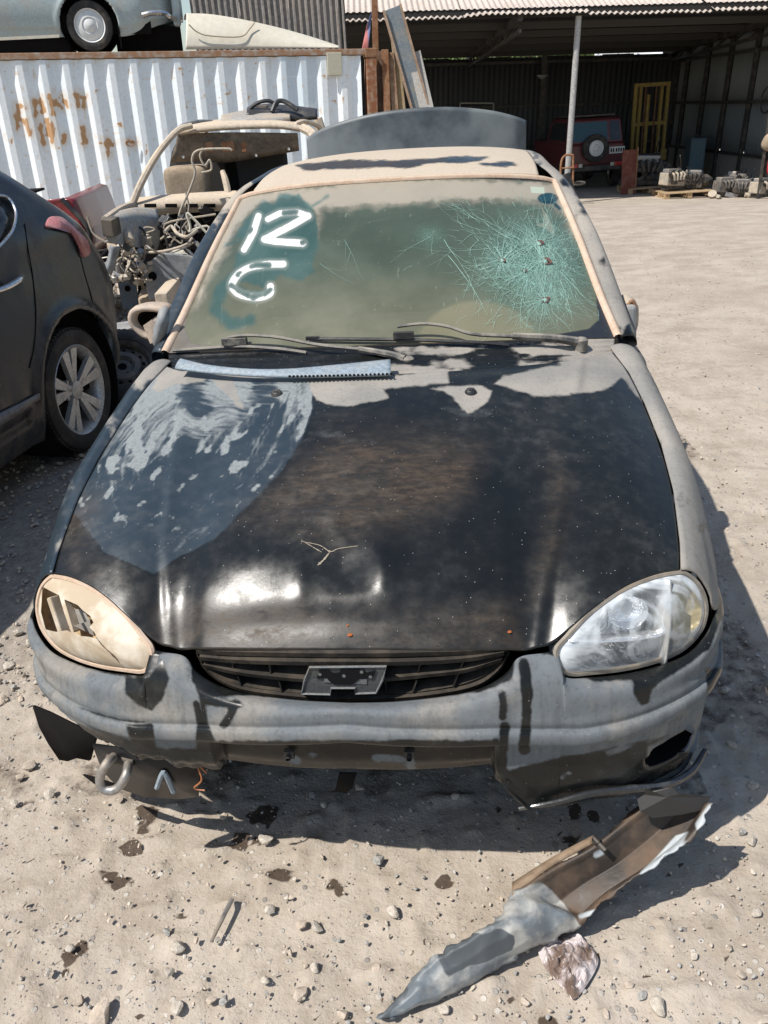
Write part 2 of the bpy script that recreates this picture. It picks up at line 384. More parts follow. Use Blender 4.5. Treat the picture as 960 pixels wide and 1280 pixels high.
v2 = m.voro(11, 'Distance'); vc2 = m.voro(11, 'Color'); s2 = m.nd('SeparateXYZ'); m.lk(vc2, s2.inputs[0]); dk_ = m.math('MULTIPLY', m.mr(m.math('ADD', v2, m.math('MULTIPLY', n3, .12)), .20, .12), m.mr(s2.outputs[0], .86, .9)); c = m.mix(m.math('MULTIPLY', dk_, .55), c, (.16, .13, .10))
c = m.mix(m.mr(m.math('ADD', m.attr('oil'), m.math('MULTIPLY', m.math('SUBTRACT', n2, .5), 5)), -.8, 1.2, 0, .92), c, (.055, .036, .024))
m.set('Base Color', c); m.set('Roughness', m.mr(m.attr('oil'), -1, 3, .96, .6))
m.bump(m.math('ADD', m.math('ADD', m.math('MULTIPLY', n2, 1.2), m.math('MULTIPLY', n3, .35)), m.math('MULTIPLY', pb, .45)), .62, .010)
K['dirt'] = m.m
xx, yy = X.ravel(), Y.ravel()
gv = sstep(-.75, -1.5, xx+.0*yy)*sstep(7.5, 5.5, yy)*sstep(1.4, 2.6, yy)*.9+.8*sstep(-.2, -.8, xx)*sstep(4.8, 5.6, yy)*sstep(9, 7, yy); gv = np.clip(gv+ (fbm(xx, yy, 1.5, 3, 240)-.5)*.5*sstep(.05, .3, gv), 0, 1)
gmesh('ground', gp_, K['dirt'], attrs=dict(oil=oil, gravelly=gv), kind='structure')
# ---- loose stones: variants of irregular pebbles
import bmesh
def rock_mesh(seed, sub=2, flat=.62):
    bm = bmesh.new(); bmesh.ops.create_icosphere(bm, subdivisions=sub, radius=1); r = np.random.default_rng(seed); pl = [(Vector(r.normal(size=3)).normalized(), r.uniform(.45, .85)) for _ in range(11)]
    for v_ in bm.verts:
        p = v_.co.copy(); 
        for n_, d_ in pl:
            k = p.dot(n_)-d_
            if k > 0: p -= n_*k*.97
        v_.co = Vector((p.x*(1+.25*r.random()*0), p.y*.8, p.z*flat))
    V = [tuple(v_.co) for v_ in bm.verts]; F = [[q.index for q in f.verts] for f in bm.faces]; bm.free(); return np.array(V), F
def stone_mat(nm, a, b): 
    m = Mt(nm, .92, spec=.2); n = m.noise(2.2, 5); n2 = m.noise(9, 4); m.set('Base Color', m.mix(m.mr(n, .3, .7), a, b)); m.bump(n2, .35, .05); return m.m
SM = [stone_mat('pale_stone', (.38, .33, .27), (.54, .49, .42)), stone_mat('grey_stone', (.26, .25, .23), (.42, .40, .37)), stone_mat('dusty_stone', (.40, .33, .26), (.52, .44, .36))]
RM = []
for i in range(9):
    V, F = rock_mesh(50+i); me = bpy.data.meshes.new('stone'); me.from_pydata(V.tolist(), [], F); me.materials.append(SM[i % 3]); me.polygons.foreach_set('use_smooth', np.ones(len(me.polygons), bool)); me.update(); 
    try: me.set_sharp_from_angle(angle=math.radians(18))
    except Exception: pass
    RM.append(me)
STN = [(67, 1262*0+1026*0+1012*0+0, 0)]
stones = [(35, 956, 11), (24, 972, 8), (62, 992, 9), (88, 1037*0+1180*0+1185, 7), (127, 1265, 21), (99, 1250, 11), (222, 1183, 12), (245, 1175, 6), (338, 1136, 9), (331, 1163, 0), (376, 1157, 9), (396, 1158, 10), (393, 1210, 9), (374, 1242, 13), (331, 1226, 8), (212, 1215, 8), (221, 1260, 12), (265, 1250, 8), (281, 1251, 9), (491, 1140, 11), (474, 1073*0+1076, 10), (332, 1176*0+1048, 12), (281, 1020, 7), (390, 993, 7), (362, 1262*0+1190, 6), (209, 1237*0+1165, 7), (938, 1050, 10), (942, 982, 8), (925, 1218, 8), (912, 1142*0+1185, 7), (655, 1262*0+1252, 9), (822, 1262*0+1258, 15), (803, 1245, 8), (786, 1232, 7), (757, 1262*0+1268, 7), (945, 1140, 9), (868, 1195, 6), (12, 832, 9), (22, 790, 8), (45, 800, 7), (18, 1003, 6), (150, 1000, 6), (60, 1216, 7), (30, 1130, 6), (555, 1262, 9), (470, 1212, 8), (430, 1268, 11), (450, 985, 7), (405, 1005, 6), (570, 995, 7), (905, 862, 8), (915, 930, 8), (927, 1040, 7)]
ri = 0
def zone(x, y):
    if x > 895: return 'beside the sedan shadow at the right edge' if y < 1110 else 'right of the torn bumper section'
    if x > 740: return 'in the lower right corner below the torn bumper'
    if x > 540: return 'under the front bumper' if y < 1060 else 'beyond the tail of the torn bumper'
    if y < 1015 and x > 200: return 'in the shadow under the front bumper'
    if x < 70: return 'at the left edge below the broken headlamp'
    if y < 1110: return 'in the oil-spotted dirt below the tow shackle'
    if x > 420: return 'left of the torn bumper tail'
    if y < 1200: return 'around the metal rod'
    return 'in the dirt along the bottom edge'
stones = sorted([q for q in stones if q[2] >= 5]); zc = {}
ORD = ['first', 'second', 'third', 'fourth', 'fifth', 'sixth', 'seventh', 'eighth', 'ninth', 'tenth', 'eleventh', 'twelfth', 'thirteenth', 'fourteenth']
for x, y, r in stones:
    q = atZ(x, y, 0); d = (q-C0)@Fv; R_ = r*d/FPX
    o = bpy.data.objects.new('stone', RM[[0, 3, 6, 2, 5, 8, 1, 0, 3, 6, 2, 5, 8, 4][ri % 14]]); COL.objects.link(o); o.location = (q[0], q[1], R_*.02); o.scale = (R_, R_, R_); o.rotation_euler = (random.uniform(-.3, .3), random.uniform(-.3, .3), random.uniform(0, 6.3)); ri += 1
    z_ = zone(x, y); zc[z_] = zc.get(z_, 0)+1; sz_ = 'small' if r < 8 else ('fist-sized' if r < 11 else 'large')
    lab = '%s stone, %s from the left %s' % (sz_, ORD[zc[z_]-1], z_)
    if r == 21: tag(o, 'largest grey angular stone on the dirt at the lower left corner', 'stone')
    else: tag(o, lab, 'stone', 'loose stones scattered on the dirt')
# ---- gravel: tens of thousands of little pebbles, one object
def scatter(nm, n_, pts, sizes, mats, label, seed, flat=.6, sub=1):
    r = np.random.default_rng(seed); base = [rock_mesh(300+i, sub, flat) for i in range(6)]; Vs = []; Fs = []; mi = []; off = 0
    for p, s_ in zip(pts, sizes):
        V, F = base[r.integers(6)]; a = r.uniform(0, 6.28); R = np.array(Euler((r.uniform(-.5, .5), r.uniform(-.5, .5), a)).to_matrix()); Q = (V*s_*r.uniform(.7, 1.3, 3))@R.T+p
        Vs.append(Q); Fs.append(np.array(F)+off); off += len(V); mi += [r.integers(len(mats))]*len(F)
    o = mesh(nm, np.vstack(Vs), np.vstack(Fs), mats, None, False, kind='stuff'); o.data.polygons.foreach_set('material_index', np.array(mi, np.int32)); o['label'] = label; o['category'] = 'gravel'; return o
r = np.random.default_rng(5); pts = []; sz = []
def put(x, y, s_): pts.append((x, y, GZ(x, y)+s_*.02-.002)); sz.append(s_)
for _ in range(9000):
    y = .85+ r.random()**1.4*2.6; x = r.uniform(-.95, .95)*(.35+.55*y); 
    put(x, y, .0016+.007*r.random()**5)
for _ in range(5200):
    y = r.uniform(2.0, 6.6); x = -.75-r.random()*1.6*(.4+y*.22); put(x, y, .004+.016*r.random()**2.5)
for _ in range(3600):
    y = r.uniform(5.0, 9.5); x = r.uniform(-3.0, -.6); put(x, y, .012+.03*r.random()**2)
for _ in range(2600):
    y = 1.5+r.random()*9; x = .9+r.random()*(.5+.45*y); put(x, y, .003+.009*r.random()**3)
scatter('gravel', 0, pts, sz, SM, 'pale gravel and pebbles strewn over the dirt yard', 9)
# ================================================================ shipping container
TILT = math.radians(1.8)
def rotframe(o, rot):
    R = np.array(Euler(rot).to_matrix()); o = np.array(o, float)
    return (lambda p: np.asarray(p, float).reshape(-1, 3)@R.T+o), (lambda p: (np.asarray(p, float).reshape(-1, 3)-o)@R)
CR = math.radians(13.2); crot = (0, TILT, CR); CLEN, CHT, CW = 12.19, 2.64, 2.44
end = np.array([.317, 13.14, 2.34]); co_ = end-np.array(Euler(crot).to_matrix())@np.array([CLEN, 0, CHT])
c_tw, c_fw = rotframe(co_, crot)
cont = empty('shipping_container', co_, rot=crot, label='long white corrugated shipping container with rust stains behind the wrecks', cat='container')
def corr(L, pitch, depth, n=None, flat=.27):
    xs_, ds = [], []; k = int(L/pitch)
    for i in range(k):
        for f, d in ((0, 0), (flat, 0), (.5, 1), (.5+flat, 1)): xs_.append((i+f)*pitch); ds.append(d*depth)
    xs_.append(k*pitch); ds.append(0); return np.array(xs_), np.array(ds)
X_, D_ = corr(CLEN-.30, .288, .040); zz = np.linspace(.17, CHT-.09, 60)
def rep(a): return a
# finer columns for the rust marks
Xf = np.linspace(0, X_[-1], 1400); Df = np.interp(Xf, X_, D_)
G = np.stack([np.broadcast_to(.15+Xf, (60, 1400)), np.broadcast_to(.012+Df, (60, 1400)), np.broadcast_to(zz[:, None], (60, 1400))], -1)
P = topx(c_tw(G)); wg = (fbm(P[:, 0], P[:, 1], .25, 3, 301)-.5)*9
marks = [[(22, 132), (22, 160)], [(22, 130), (32, 135)], [(33, 150), (37, 168)], [(44, 125), (44, 145)], [(50, 122), (54, 140)], [(62, 120), (66, 142)], [(70, 128), (78, 135)], [(78, 122), (85, 133)], [(93, 118), (106, 122), (104, 132)], [(50, 155), (54, 178)], [(58, 150), (62, 168)], [(65, 155), (66, 180)], [(104, 160), (106, 178)], [(128, 178), (140, 180)], [(134, 176), (135, 195)], [(158, 178), (170, 179)], [(80, 170), (80, 176)], [(24, 150), (34, 152)], [(97, 118), (98, 132)]]
rs_ = np.maximum.reduce([stroke_sd(P, q, 6.) for q in marks])+wg*.95-.3
rs_ = np.maximum(rs_, (vnoise(P[:, 0], P[:, 1], .22, 310)-.93)*40)
patch = np.maximum(poly_sd(P, [(352, 68), (395, 68), (397, 95), (352, 95)]), poly_sd(P, [(352, 98), (397, 98), (395, 128), (380, 134), (352, 130)]))
m = Mt('white_container_paint', .55, spec=.3); n1 = m.noise(1.6, 6, .62, m.co((1, 1, .25))); n2 = m.noise(22, 5)
c = m.mix(m.mr(n1, .35, .7), (.76, .82, .85), (.86, .89, .90)); c = m.mix(m.mr(n2, .45, .75, 0, .25), c, (.50, .47, .42))
c = m.mix(m.mr(m.attr('patch'), -1, 1, 0, .45), c, (.50, .60, .68))
c = m.mix(m.mr(m.attr('rust'), -9, 2, 0, .42), c, (.66, .45, .24)); c = m.mix(m.mr(m.attr('rust'), -.8, 1.0, 0, .9), c, m.mix(n2, (.40, .19, .065), (.56, .31, .13)))
m.set('Base Color', c); K['cont'] = m.m
gmesh('corrugated_wall', G, K['cont'], cont, smooth=False, attrs=dict(rust=rs_, patch=patch))
K['contframe'] = grimy('container_frame_paint', (.55, .57, .56), (.36, .20, .10), .45, .6, sc=9)
b = MB(); b.box((CLEN/2, .03, CHT-.045), (CLEN-.3, .06, .075)); b.build('top_rail', grimy('rusty_rail', (.42, .38, .33), (.30, .15, .07), .7, .8, sc=10), cont, bevel=.006)
b = MB(); b.box((CLEN/2, .035, .085), (CLEN-.3, .07, .15)); b.build('bottom_rail', K['concrete'], cont, bevel=.006)
b = MB(); b.box((CLEN/2, CW/2+.05, CHT-.03), (CLEN-.02, CW-.1, .03)); b.build('container_roof', K['contframe'], cont)
b = MB(); b.box((CLEN/2, CW, CHT/2), (CLEN-.2, .05, CHT-.2)); b.box((.04, CW/2, CHT/2), (.05, CW-.2, CHT-.2)); b.box((CLEN-.04, CW/2, CHT/2), (.05, CW-.2, CHT-.2)); b.build('rear_wall', K['contframe'], cont)
for x, mt in ((.075, K['contframe']), (CLEN-.075, grimy('rusting_corner_post', (.45, .36, .27), (.27, .10, .04), .75, .85, sc=12, bump=.4))):
    for y in (.075, CW-.075):
        b = MB(); b.box((x, y, CHT/2), (.15, .15, CHT-.24)); b.build('corner_post', mt, cont, bevel=.01)
        for z in (.06, CHT-.06):
            b = MB(); b.box((x, y, z), (.178, .162, .118)); b.build('corner_casting', K['rust'], cont, bevel=.01)
q = c_fw(atPlane(418, 80, c_tw([0, 0, 1])[0], c_tw([0, -1, 0])[0]-c_tw([0, 0, 0])[0]))[0]
b = MB(); b.box((q[0], -.004, q[2]), (.21, .03, .28)); b.build('cover_plate', plain('beige_plate', (.50, .47, .36), .6), cont, bevel=.006)
q = c_fw(atPlane(163, 179, c_tw([0, 0, 1])[0], c_tw([0, -1, 0])[0]-c_tw([0, 0, 0])[0]))[0]
b = MB(); b.tube([(q[0]+.06*math.cos(a), .0, q[2]+.035*math.sin(a)) for a in np.linspace(0, 6.28, 14, endpoint=False)], .008, 5, closed=True); b.build('lashing_ring', K['rust'], cont)
# ================================================================ open shed
SO = np.array([-3, 19.5, -.42]); srot = (0, TILT, 0); s2w, w2s = rotframe(SO, srot)
shed = empty('open_shed', SO, rot=srot, label='open-fronted corrugated iron shed with dark interior at the back of the yard', cat='shed')
def sP(x, y, dy):                       # photograph point on the shed plane dy metres behind its front
    return w2s(atY(x, y, 19.5+dy))[0]
K['fascia'] = grimy('pinkish_corrugated_iron', (.50, .43, .375), (.42, .33, .26), .3, .7, sc=1.5, settle=0, var=.10)
def corr_sheet(nm, x0, x1, z0, z1, y, pitch, depth, mt, par, k=6, wob=0., seed=1):
    n = int((x1-x0)/pitch*k); x = np.linspace(x0, x1, n); d = depth*np.sin(2*np.pi*(x-x0)/pitch)
    zb = z0+wob*(fbm(x, 0*x, .9, 3, seed)-.5); G = np.stack([np.stack([x, y+d, zb], 1), np.stack([x, y+d, np.full(n, z1)], 1)]); return gmesh(nm, G, mt, par, True, thick=.004)
x0 = 0
for i, w_ in enumerate([2.6, 2.6, 2.6, 2.6, 2.6, 2.6]):
    n = 300; x = np.linspace(x0, x0+w_-.01, n); d = .018*np.sin(2*np.pi*x/.125)+.012*(i % 2); ev = .03*(-1)**i+.08*(fbm(x, 0*x, .9, 3, 400+i)-.5)
    G = np.stack([np.stack([x, np.full(n, -.12)-ev, 3.70+.02*(i % 2)+d+ev], 1), np.stack([x, np.full(n, 2.2), 4.54+d], 1), np.stack([x, np.full(n, 4.6), 5.42+d], 1)]); gmesh('roof_sheet', G, K['fascia'], shed, True, thick=.004)
    G = np.stack([np.stack([x, np.full(n, 4.62), 5.42+d], 1), np.stack([x, np.full(n, 9.3), 3.66+d], 1)]); gmesh('roof_sheet', G, K['fascia'], shed, True, thick=.004); x0 += w_
K['roofin'] = plain('dark_roof_underside', (.022, .020, .018), .9, sc=4); K['wallin'] = Mt('shade_dark_wall_sheet', .8)  # wall and ceiling colours darkened to paint the shade inside the shed
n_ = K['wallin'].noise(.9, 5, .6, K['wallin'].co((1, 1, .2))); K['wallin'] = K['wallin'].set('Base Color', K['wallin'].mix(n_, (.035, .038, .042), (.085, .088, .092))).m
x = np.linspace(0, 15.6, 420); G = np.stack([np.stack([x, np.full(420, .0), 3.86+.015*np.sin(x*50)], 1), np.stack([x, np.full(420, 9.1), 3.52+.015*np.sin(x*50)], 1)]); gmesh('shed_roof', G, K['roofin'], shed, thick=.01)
b = MB(); b.box((7.8, .05, 3.78), (15.6, .08, .16)); b.build('front_beam', K['roofin'], shed)
for y in (1.6, 3.2, 4.8, 6.4, 8.0):
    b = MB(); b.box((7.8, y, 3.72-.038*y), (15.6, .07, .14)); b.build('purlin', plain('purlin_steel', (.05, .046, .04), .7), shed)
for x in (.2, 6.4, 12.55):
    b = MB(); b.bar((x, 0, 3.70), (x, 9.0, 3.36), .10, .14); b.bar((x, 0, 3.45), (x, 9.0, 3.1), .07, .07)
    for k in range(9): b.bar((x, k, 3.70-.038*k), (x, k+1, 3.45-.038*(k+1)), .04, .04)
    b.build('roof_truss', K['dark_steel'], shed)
# back wall: separate sheets
bz = 3.36
k = 0; x = 1.0
while x < 12.9:
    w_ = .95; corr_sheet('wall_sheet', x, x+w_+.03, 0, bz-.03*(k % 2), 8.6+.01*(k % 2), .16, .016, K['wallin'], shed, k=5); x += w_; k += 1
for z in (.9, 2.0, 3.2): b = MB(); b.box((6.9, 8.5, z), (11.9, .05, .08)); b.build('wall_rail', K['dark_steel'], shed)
# right wall: low block wall, panels in steel frames
rx = 12.9; K['panel'] = Mt('grey_wall_panel', .7); pn = K['panel']; n_ = pn.noise(1.2, 5, .6, pn.co((1, 1, .3))); K['panel'] = pn.set('Base Color', pn.mix(n_, (.17, .185, .19), (.26, .275, .28))).m
b = MB(); b.box((rx+.1, 4.3, .35), (.2, 8.6, .72)); b.build('block_wall', K['concrete'], shed)
ysx = [0.0, 1.55, 3.1, 4.65, 6.2, 7.75, 8.55]
for a, c_ in zip(ysx[:-1], ysx[1:]):
    for z0, z1 in ((.75, 1.95), (1.99, 3.1), (3.14, 3.75)):
        y = np.linspace(a+.03, c_-.03, 40); G = np.stack([np.stack([rx+.05+.008*np.sin(y*45), y, np.full(40, z0)], 1), np.stack([rx+.05+.008*np.sin(y*45), y, np.full(40, z1)], 1)]); gmesh('wall_panel', G, K['panel'], shed, thick=.006)
b = MB(); b.box((rx+.12, 4.2, 2.3), (.02, 8.8, 3.0)); b.build('light_leak_backing', K['dark_steel'], shed)  # backing sheet added to stop light leaking between the panels
for y in ysx: b = MB(); b.box((rx-.03, y, 2.0), (.09, .09, 4.0)); b.build('wall_post', K['dark_steel'], shed)
for z in (.74, 1.97, 3.12): b = MB(); b.box((rx-.02, 4.3, z), (.07, 8.6, .07)); b.build('wall_rail', K['dark_steel'], shed)
# posts
p = sP(722, 40, .1); K['galv'] = grimy('galvanised_post', (.42, .42, .41), (.30, .25, .2), .35, .5, .3, sc=6, settle=0)
b = MB(); b.tube([(p[0], .1, -.1), (p[0], .1, 3.8)], .065, 16, 6); b.box((p[0], .1, .0), (.2, .2, .03)); b.build('front_post', K['galv'], shed, True)
p = sP(678, 120, 8.2); b = MB(); b.box((p[0], 8.2, 1.7), (.16, .16, 3.4)); b.build('inner_post', K['dark_steel'], shed)
p = sP(678, 98, 8.0); lb = MB(); lb.lathe([(-.02, .05), (.05, .16), (.09, .18), (.09, .0)][::-1], 'z', p, 16); lb.build('hanging_lamp', plain('lamp_shade_grey', (.3, .3, .28), .6), shed, True)
h = sP(938, 160, 3.0); b = MB(); b.tube([(rx-.09, 2.0+.28*math.cos(a), 2.0+.28*math.sin(a)) for a in np.linspace(0, 6.28, 22, endpoint=False)], .018, 6, closed=True); hz_ = b.build('coiled_hose', K['black_plastic'], None, True); hz_.matrix_world = Matrix.Translation(SO)@Euler(srot).to_matrix().to_4x4(); tag(hz_, 'thin dark hose coiled on the grey panel wall of the shed', 'hose')
# ================================================================ behind the shed: neighbour's roof and trees
b = MB(); a0, a1 = atY(800, 84, 44), atY(885, 76, 44)
nb = empty('neighbouring_roof', ((a0[0]+a1[0])/2, 44, -1), 0, 'bright white metal roof seen through the gap behind the shed', 'building')
b.add([(-3.4, 0, 3.2), (3.4, 0, 3.2), (3.4, 4, 5.4), (-3.4, 4, 5.4)], [(0, 1, 2, 3)]); b.build('roof_sheet', plain('white_roof', (.72, .72, .72), .5), nb)
b = MB(); b.box((0, 4, 1.6), (6.6, 7.9, 3.2)); b.build('wall', K['concrete'], nb)
m = Mt('tree_leaf', .6); n = m.noise(1.3, 4); m.set('Base Color', m.mix(n, (.055, .10, .025), (.16, .21, .06))); K['leaf'] = m.m
K['bark'] = plain('bark', (.12, .09, .06), .9)
def tree(x, y, h, r, label, seed, tone=None):
    t_ = empty('shade_tree', (x, y, -1.0), 0, label, 'tree', 'trees beyond the shed'); r_ = np.random.default_rng(seed)
    b = MB(); b.tube([(0, 0, 0), (.1, .05, h*.35), (0, .1, h*.7)], [.22, .16, .08], 10, 10)
    for k in range(8):
        a = k*.8; b.tube([(0, 0, h*(.32+.04*k)), (math.cos(a)*r*.4, math.sin(a)*r*.4, h*(.5+.04*k)), (math.cos(a)*r*.8, math.sin(a)*r*.8, h*(.62+.04*k))], [.08, .05, .02], 6, 6)
    b.build('trunk', K['bark'], t_, True)
    N = 5200; cl = r_.normal(size=(60, 3)); cl /= np.linalg.norm(cl, axis=1)[:, None]; cl *= r_.uniform(.35, 1, 60)[:, None]; c_ = cl[r_.integers(60, size=N)]+r_.normal(size=(N, 3))*.16
    c_ = c_*np.array([r, r, h*.32])+np.array([0, 0, h*.66]); a = r_.normal(size=(N, 3)); a /= np.linalg.norm(a, axis=1)[:, None]; b2 = np.cross(a, r_.normal(size=(N, 3))); b2 /= np.linalg.norm(b2, axis=1)[:, None]; s_ = r_.uniform(.07, .16, (N, 1))
    V = np.stack([c_-a*s_, c_-b2*s_*.5, c_+a*s_, c_+b2*s_*.5], 1).reshape(-1, 3); F = np.arange(4*N).reshape(-1, 4); mesh('crown', V, F, K['leaf'], t_, kind='stuff')
tree(5.5, 46, 6.4, 2.6, 'broad green tree seen over the back wall, left of the white roof', 1); tree(8.9, 47, 6.6, 2.7, 'pale green tree seen over the back wall beside the shed post', 2); tree(12.3, 48, 6.3, 2.6, 'green tree crown just left of the white neighbouring roof', 3); tree(2.4, 50, 5.6, 2.4, 'low green tree at the left end of the gap under the shed roof', 4)
# ================================================================ grey ribbed fence sheet behind the container
a, c_ = atY(238, 10, 16.6), atY(430, 10, 16.6)
fe = empty('ribbed_fence', (0, 16.6, 0), 0, 'tall grey vertically ribbed metal fence behind the cream panel on the container', 'fence')
K['fence'] = grimy('grey_ribbed_sheet', (.235, .215, .195), (.34, .28, .22), .4, .7, sc=2, settle=0)
x = a[0]; 
while x < c_[0]-.05:
    w_ = min(.86, c_[0]-x); n = max(8, int(w_/.008)); xx_ = np.linspace(x, x+w_-.005, n); d = .022*np.clip(np.sin(2*np.pi*(xx_-a[0])/.108)*2.2, -1, 1)
    G = np.stack([np.stack([xx_, d, np.full(n, z)], 1) for z in (-.5, 4.6)]); gmesh('fence_sheet', G, K['fence'], fe, False, thick=.003); x += w_
b = MB(); b.box((c_[0]-.03, .06, 2.0), (.09, .09, 5.2)); b.build('fence_post', K['dark_steel'], fe)
b = MB(); b.box(((a[0]+c_[0])/2, .05, 3.4), (c_[0]-a[0], .05, .08)); b.build('fence_rail', K['dark_steel'], fe)
# ================================================================ THE WRECKED SEDAN
SX, SY, SR = -0.10245828, 1.18266392, -0.11142134
s_tw, s_fw = frame(SX, SY, 0, SR)
sedan = empty('wrecked_sedan', (SX, SY, 0), SR, 'dusty black sedan with bullet-cracked windscreen, dented bonnet and white 12 painted on the glass', 'car')
def spx(G): return topx(s_tw(np.asarray(G).reshape(-1, 3)))
def mir(p): p = np.array(p, float); p[..., 0] *= -1; return p
def sloc(x, y, P, n):                                  # photograph point -> sedan plane
    o = s_fw(C0)[0]; d = s_fw(C0+ray(x, y))[0]-o; n = np.array(n, float); return o+d*(((np.array(P)-o)@n)/(d@n))
# ---- materials of the car
def paint_material(name, kind):
    m = Mt(name, .25); px = m.co()
    n1 = m.noise(3.5, 6, .62); n2 = m.noise(28, 5, .6); n3 = m.noise(120, 3, .6)
    streak = m.noise(48, 5, .75, m.co((.55, 1.3, 1)), .4)
    base = m.mix(m.mr(n1, .35, .7), (.0075, .0085, .0085), (.0145, .016, .0155))
    # blue-grey wiped film
    wipe = m.attr('wipe')
    wf = m.mr(m.math('ADD', wipe, m.math('MULTIPLY', m.math('SUBTRACT', n2, .5), 5)), -1, 3)
    base = m.mix(m.math('MULTIPLY', wf, .8), base, m.mix(n1, (.016, .028, .040), (.036, .052, .066)))
    sw = m.attr('swirl')                              # pale smears left by a hand or rag, plus a painted cloud reflection
    smf = m.math('MULTIPLY', m.mr(m.math('ADD', sw, m.math('MULTIPLY', m.math('SUBTRACT', n2, .5), .30)), .42, .95), m.mr(n3, .2, .6, .55, 1))
    base = m.mix(m.math('MULTIPLY', smf, .85), base, (.255, .275, .275))
    # brown film
    rf = m.math('MULTIPLY', m.mr(m.math('ADD', m.attr('rust'), m.math('MULTIPLY', m.math('SUBTRACT', n1, .5), 60)), -26, 36), m.math('MULTIPLY', m.mr(streak, .35, .7, .25, .75), m.mr(m.noise(3, 5, .6, m.co((.6, 1.3, 1))), .36, .62, .3, .85)))
    base = m.mix(rf, base, m.mix(n2, (.075, .050, .031), (.125, .088, .056)))
    # settled dust with a crisp washed edge
    df = m.mr(m.math('ADD', m.attr('dust'), m.math('MULTIPLY', m.math('SUBTRACT', n2, .5), 7)), -1.6, 2.2)
    dcol = m.mix(m.mr(n1, .3, .7), (.205, .20, .188), (.31, .285, .25))
    if kind == 'bumper': dcol = m.mix(m.mr(m.noise(34, 4, .6, m.co((1, 1, .10))), .45, .72, 0, .45), dcol, (.12, .12, .12))
    dcol = m.mix(m.mr(m.attr('tan'), 0, 1), dcol, m.mix(n1, (.43, .355, .27), (.50, .43, .345))); dcol = m.mix(m.mr(m.attr('blue'), 0, 1), dcol, m.mix(m.mr(n1, .44, .62), (.140, .156, .168), (.240, .226, .204)))
    if kind == 'bumper': dcol = m.mix(m.mr(m.noise(40, 4, .65, m.co((1, 1, .08))), .46, .75, 0, .5), dcol, (.085, .088, .09))
    base = m.mix(m.math('MULTIPLY', df, m.mr(n3, .15, .55, .72, 1)), base, dcol)
    # thin all-over veil and pale specks
    veil = m.math('MULTIPLY', m.mr(n2, .40, .8, 0, .10), m.mr(n1, .4, .7))
    base = m.mix(veil, base, (.25, .24, .22))
    v = m.voro(110, 'Distance'); sel = m.voro(110, 'Color'); sx = m.nd('SeparateXYZ'); m.lk(sel, sx.inputs[0])
    sp = m.math('MULTIPLY', m.mr(v, .14, .07), m.mr(sx.outputs[0], .84, .87))
    base = m.mix(m.math('MULTIPLY', sp, .7), base, (.42, .40, .36))
    m.set('Base Color', base)
    matte = m.math('MAXIMUM', m.math('MAXIMUM', df, m.math('MULTIPLY', smf, .8)), m.math('MULTIPLY', rf, .75))
    m.set('Roughness', m.mix(matte, m.math('ADD', m.mr(n2, .3, .7, .20, .34), m.math('MULTIPLY', wf, .10)), .92))
    m.set('Specular IOR Level', m.mr(matte, 0, 1, (.42 if kind == 'hood' else .28), .12))
    m.bump(m.math('ADD', m.math('MULTIPLY', n3, .5), m.math('MULTIPLY', df, .6)), .16, .0016)
    return m.m
K['hood'] = paint_material('grimy_black_bonnet_paint', 'hood'); K['bumper'] = paint_material('grimy_black_bumper_plastic', 'bumper')
def shade_attrs(G, dust=None, wipe=None, rust=None, swirl=None, tan=None, blue=None):
    n = G.reshape(-1, 3).shape[0]; f = lambda a, d: np.full(n, d) if a is None else a
    return dict(dust=f(dust, -20.), wipe=f(wipe, -20.), rust=f(rust, -99.), swirl=f(swirl, 0.), tan=f(tan, 0.), blue=f(blue, 0.))
# ---- hood
edge = np.array([(.669, .283, .737), (.684, .36, .756), (.705, .53, .796), (.713, .70, .833), (.707, .89, .876), (.693, 1.05, .912), (.668, 1.165, .938)])
fr = np.array([(0, .105, .664), (.10, .108, .662), (.20, .113, .658), (.29, .122, .652), (.325, .131, .646), (.355, .135, .642), (.395, .140, .652), (.432, .153, .676), (.474, .176, .702), (.519, .205, .722), (.565, .232, .735), (.621, .262, .740), (.669, .283, .737)])
rr = np.array([(0, .935, .963), (.2, .95, .962), (.35, .98, .959), (.51, 1.035, .953), (.60, 1.09, .946), (.668, 1.165, .938)])
full = lambda c: np.vstack([mir(c)[::-1][:-1], c])
NH, MH = 261, 221
Hc0, Hc1 = arc(full(fr), NH), arc(full(rr), NH)
Hr = arc(edge, MH); HG = coons(Hc0, Hc1, mir(Hr), Hr)
s = np.linspace(-1, 1, NH)[None, :]; t = np.linspace(0, 1, MH)[:, None]
cr_t = np.interp(t, [0, .05, .114, .175, .295, .5, .75, 1], [0, .026, .050, .060, .060, .047, .026, 0])
kk = np.hanning(27); kk /= kk.sum(); cr_t = np.convolve(np.pad(cr_t[:, 0], 13, mode='reflect', reflect_type='odd'), kk, 'valid')[:, None]
HG[..., 2] += cr_t*(1-np.abs(s)**2.6)
u, v = HG[..., 0], HG[..., 1]
cu = np.interp(v, [.1, .35, 1.1], [.36, .43, .575])      # crease line
HG[..., 2] += .007*sstep(-.022, .022, cu-np.abs(u))*sstep(0, .1, t)*sstep(1, .93, t)+.003*np.exp(-((np.abs(u)-cu)/.012)**2)
def gb(a, b, sa, sb, rot=0):
    c, s_ = math.cos(rot), math.sin(rot); x = (u-a)*c+(v-b)*s_; y = -(u-a)*s_+(v-b)*c; return np.exp(-(x/sa)**2-(y/sb)**2)
HG[..., 2] += -.015*gb(-.015, .245, .060, .05)+.006*gb(-.20, .26, .085, .035)+.007*gb(.065, .235, .022, .06, .25)-.008*gb(.125, .27, .045, .05)+.004*gb(-.10, .22, .02, .05)-.006*gb(.30, .24, .10, .05)
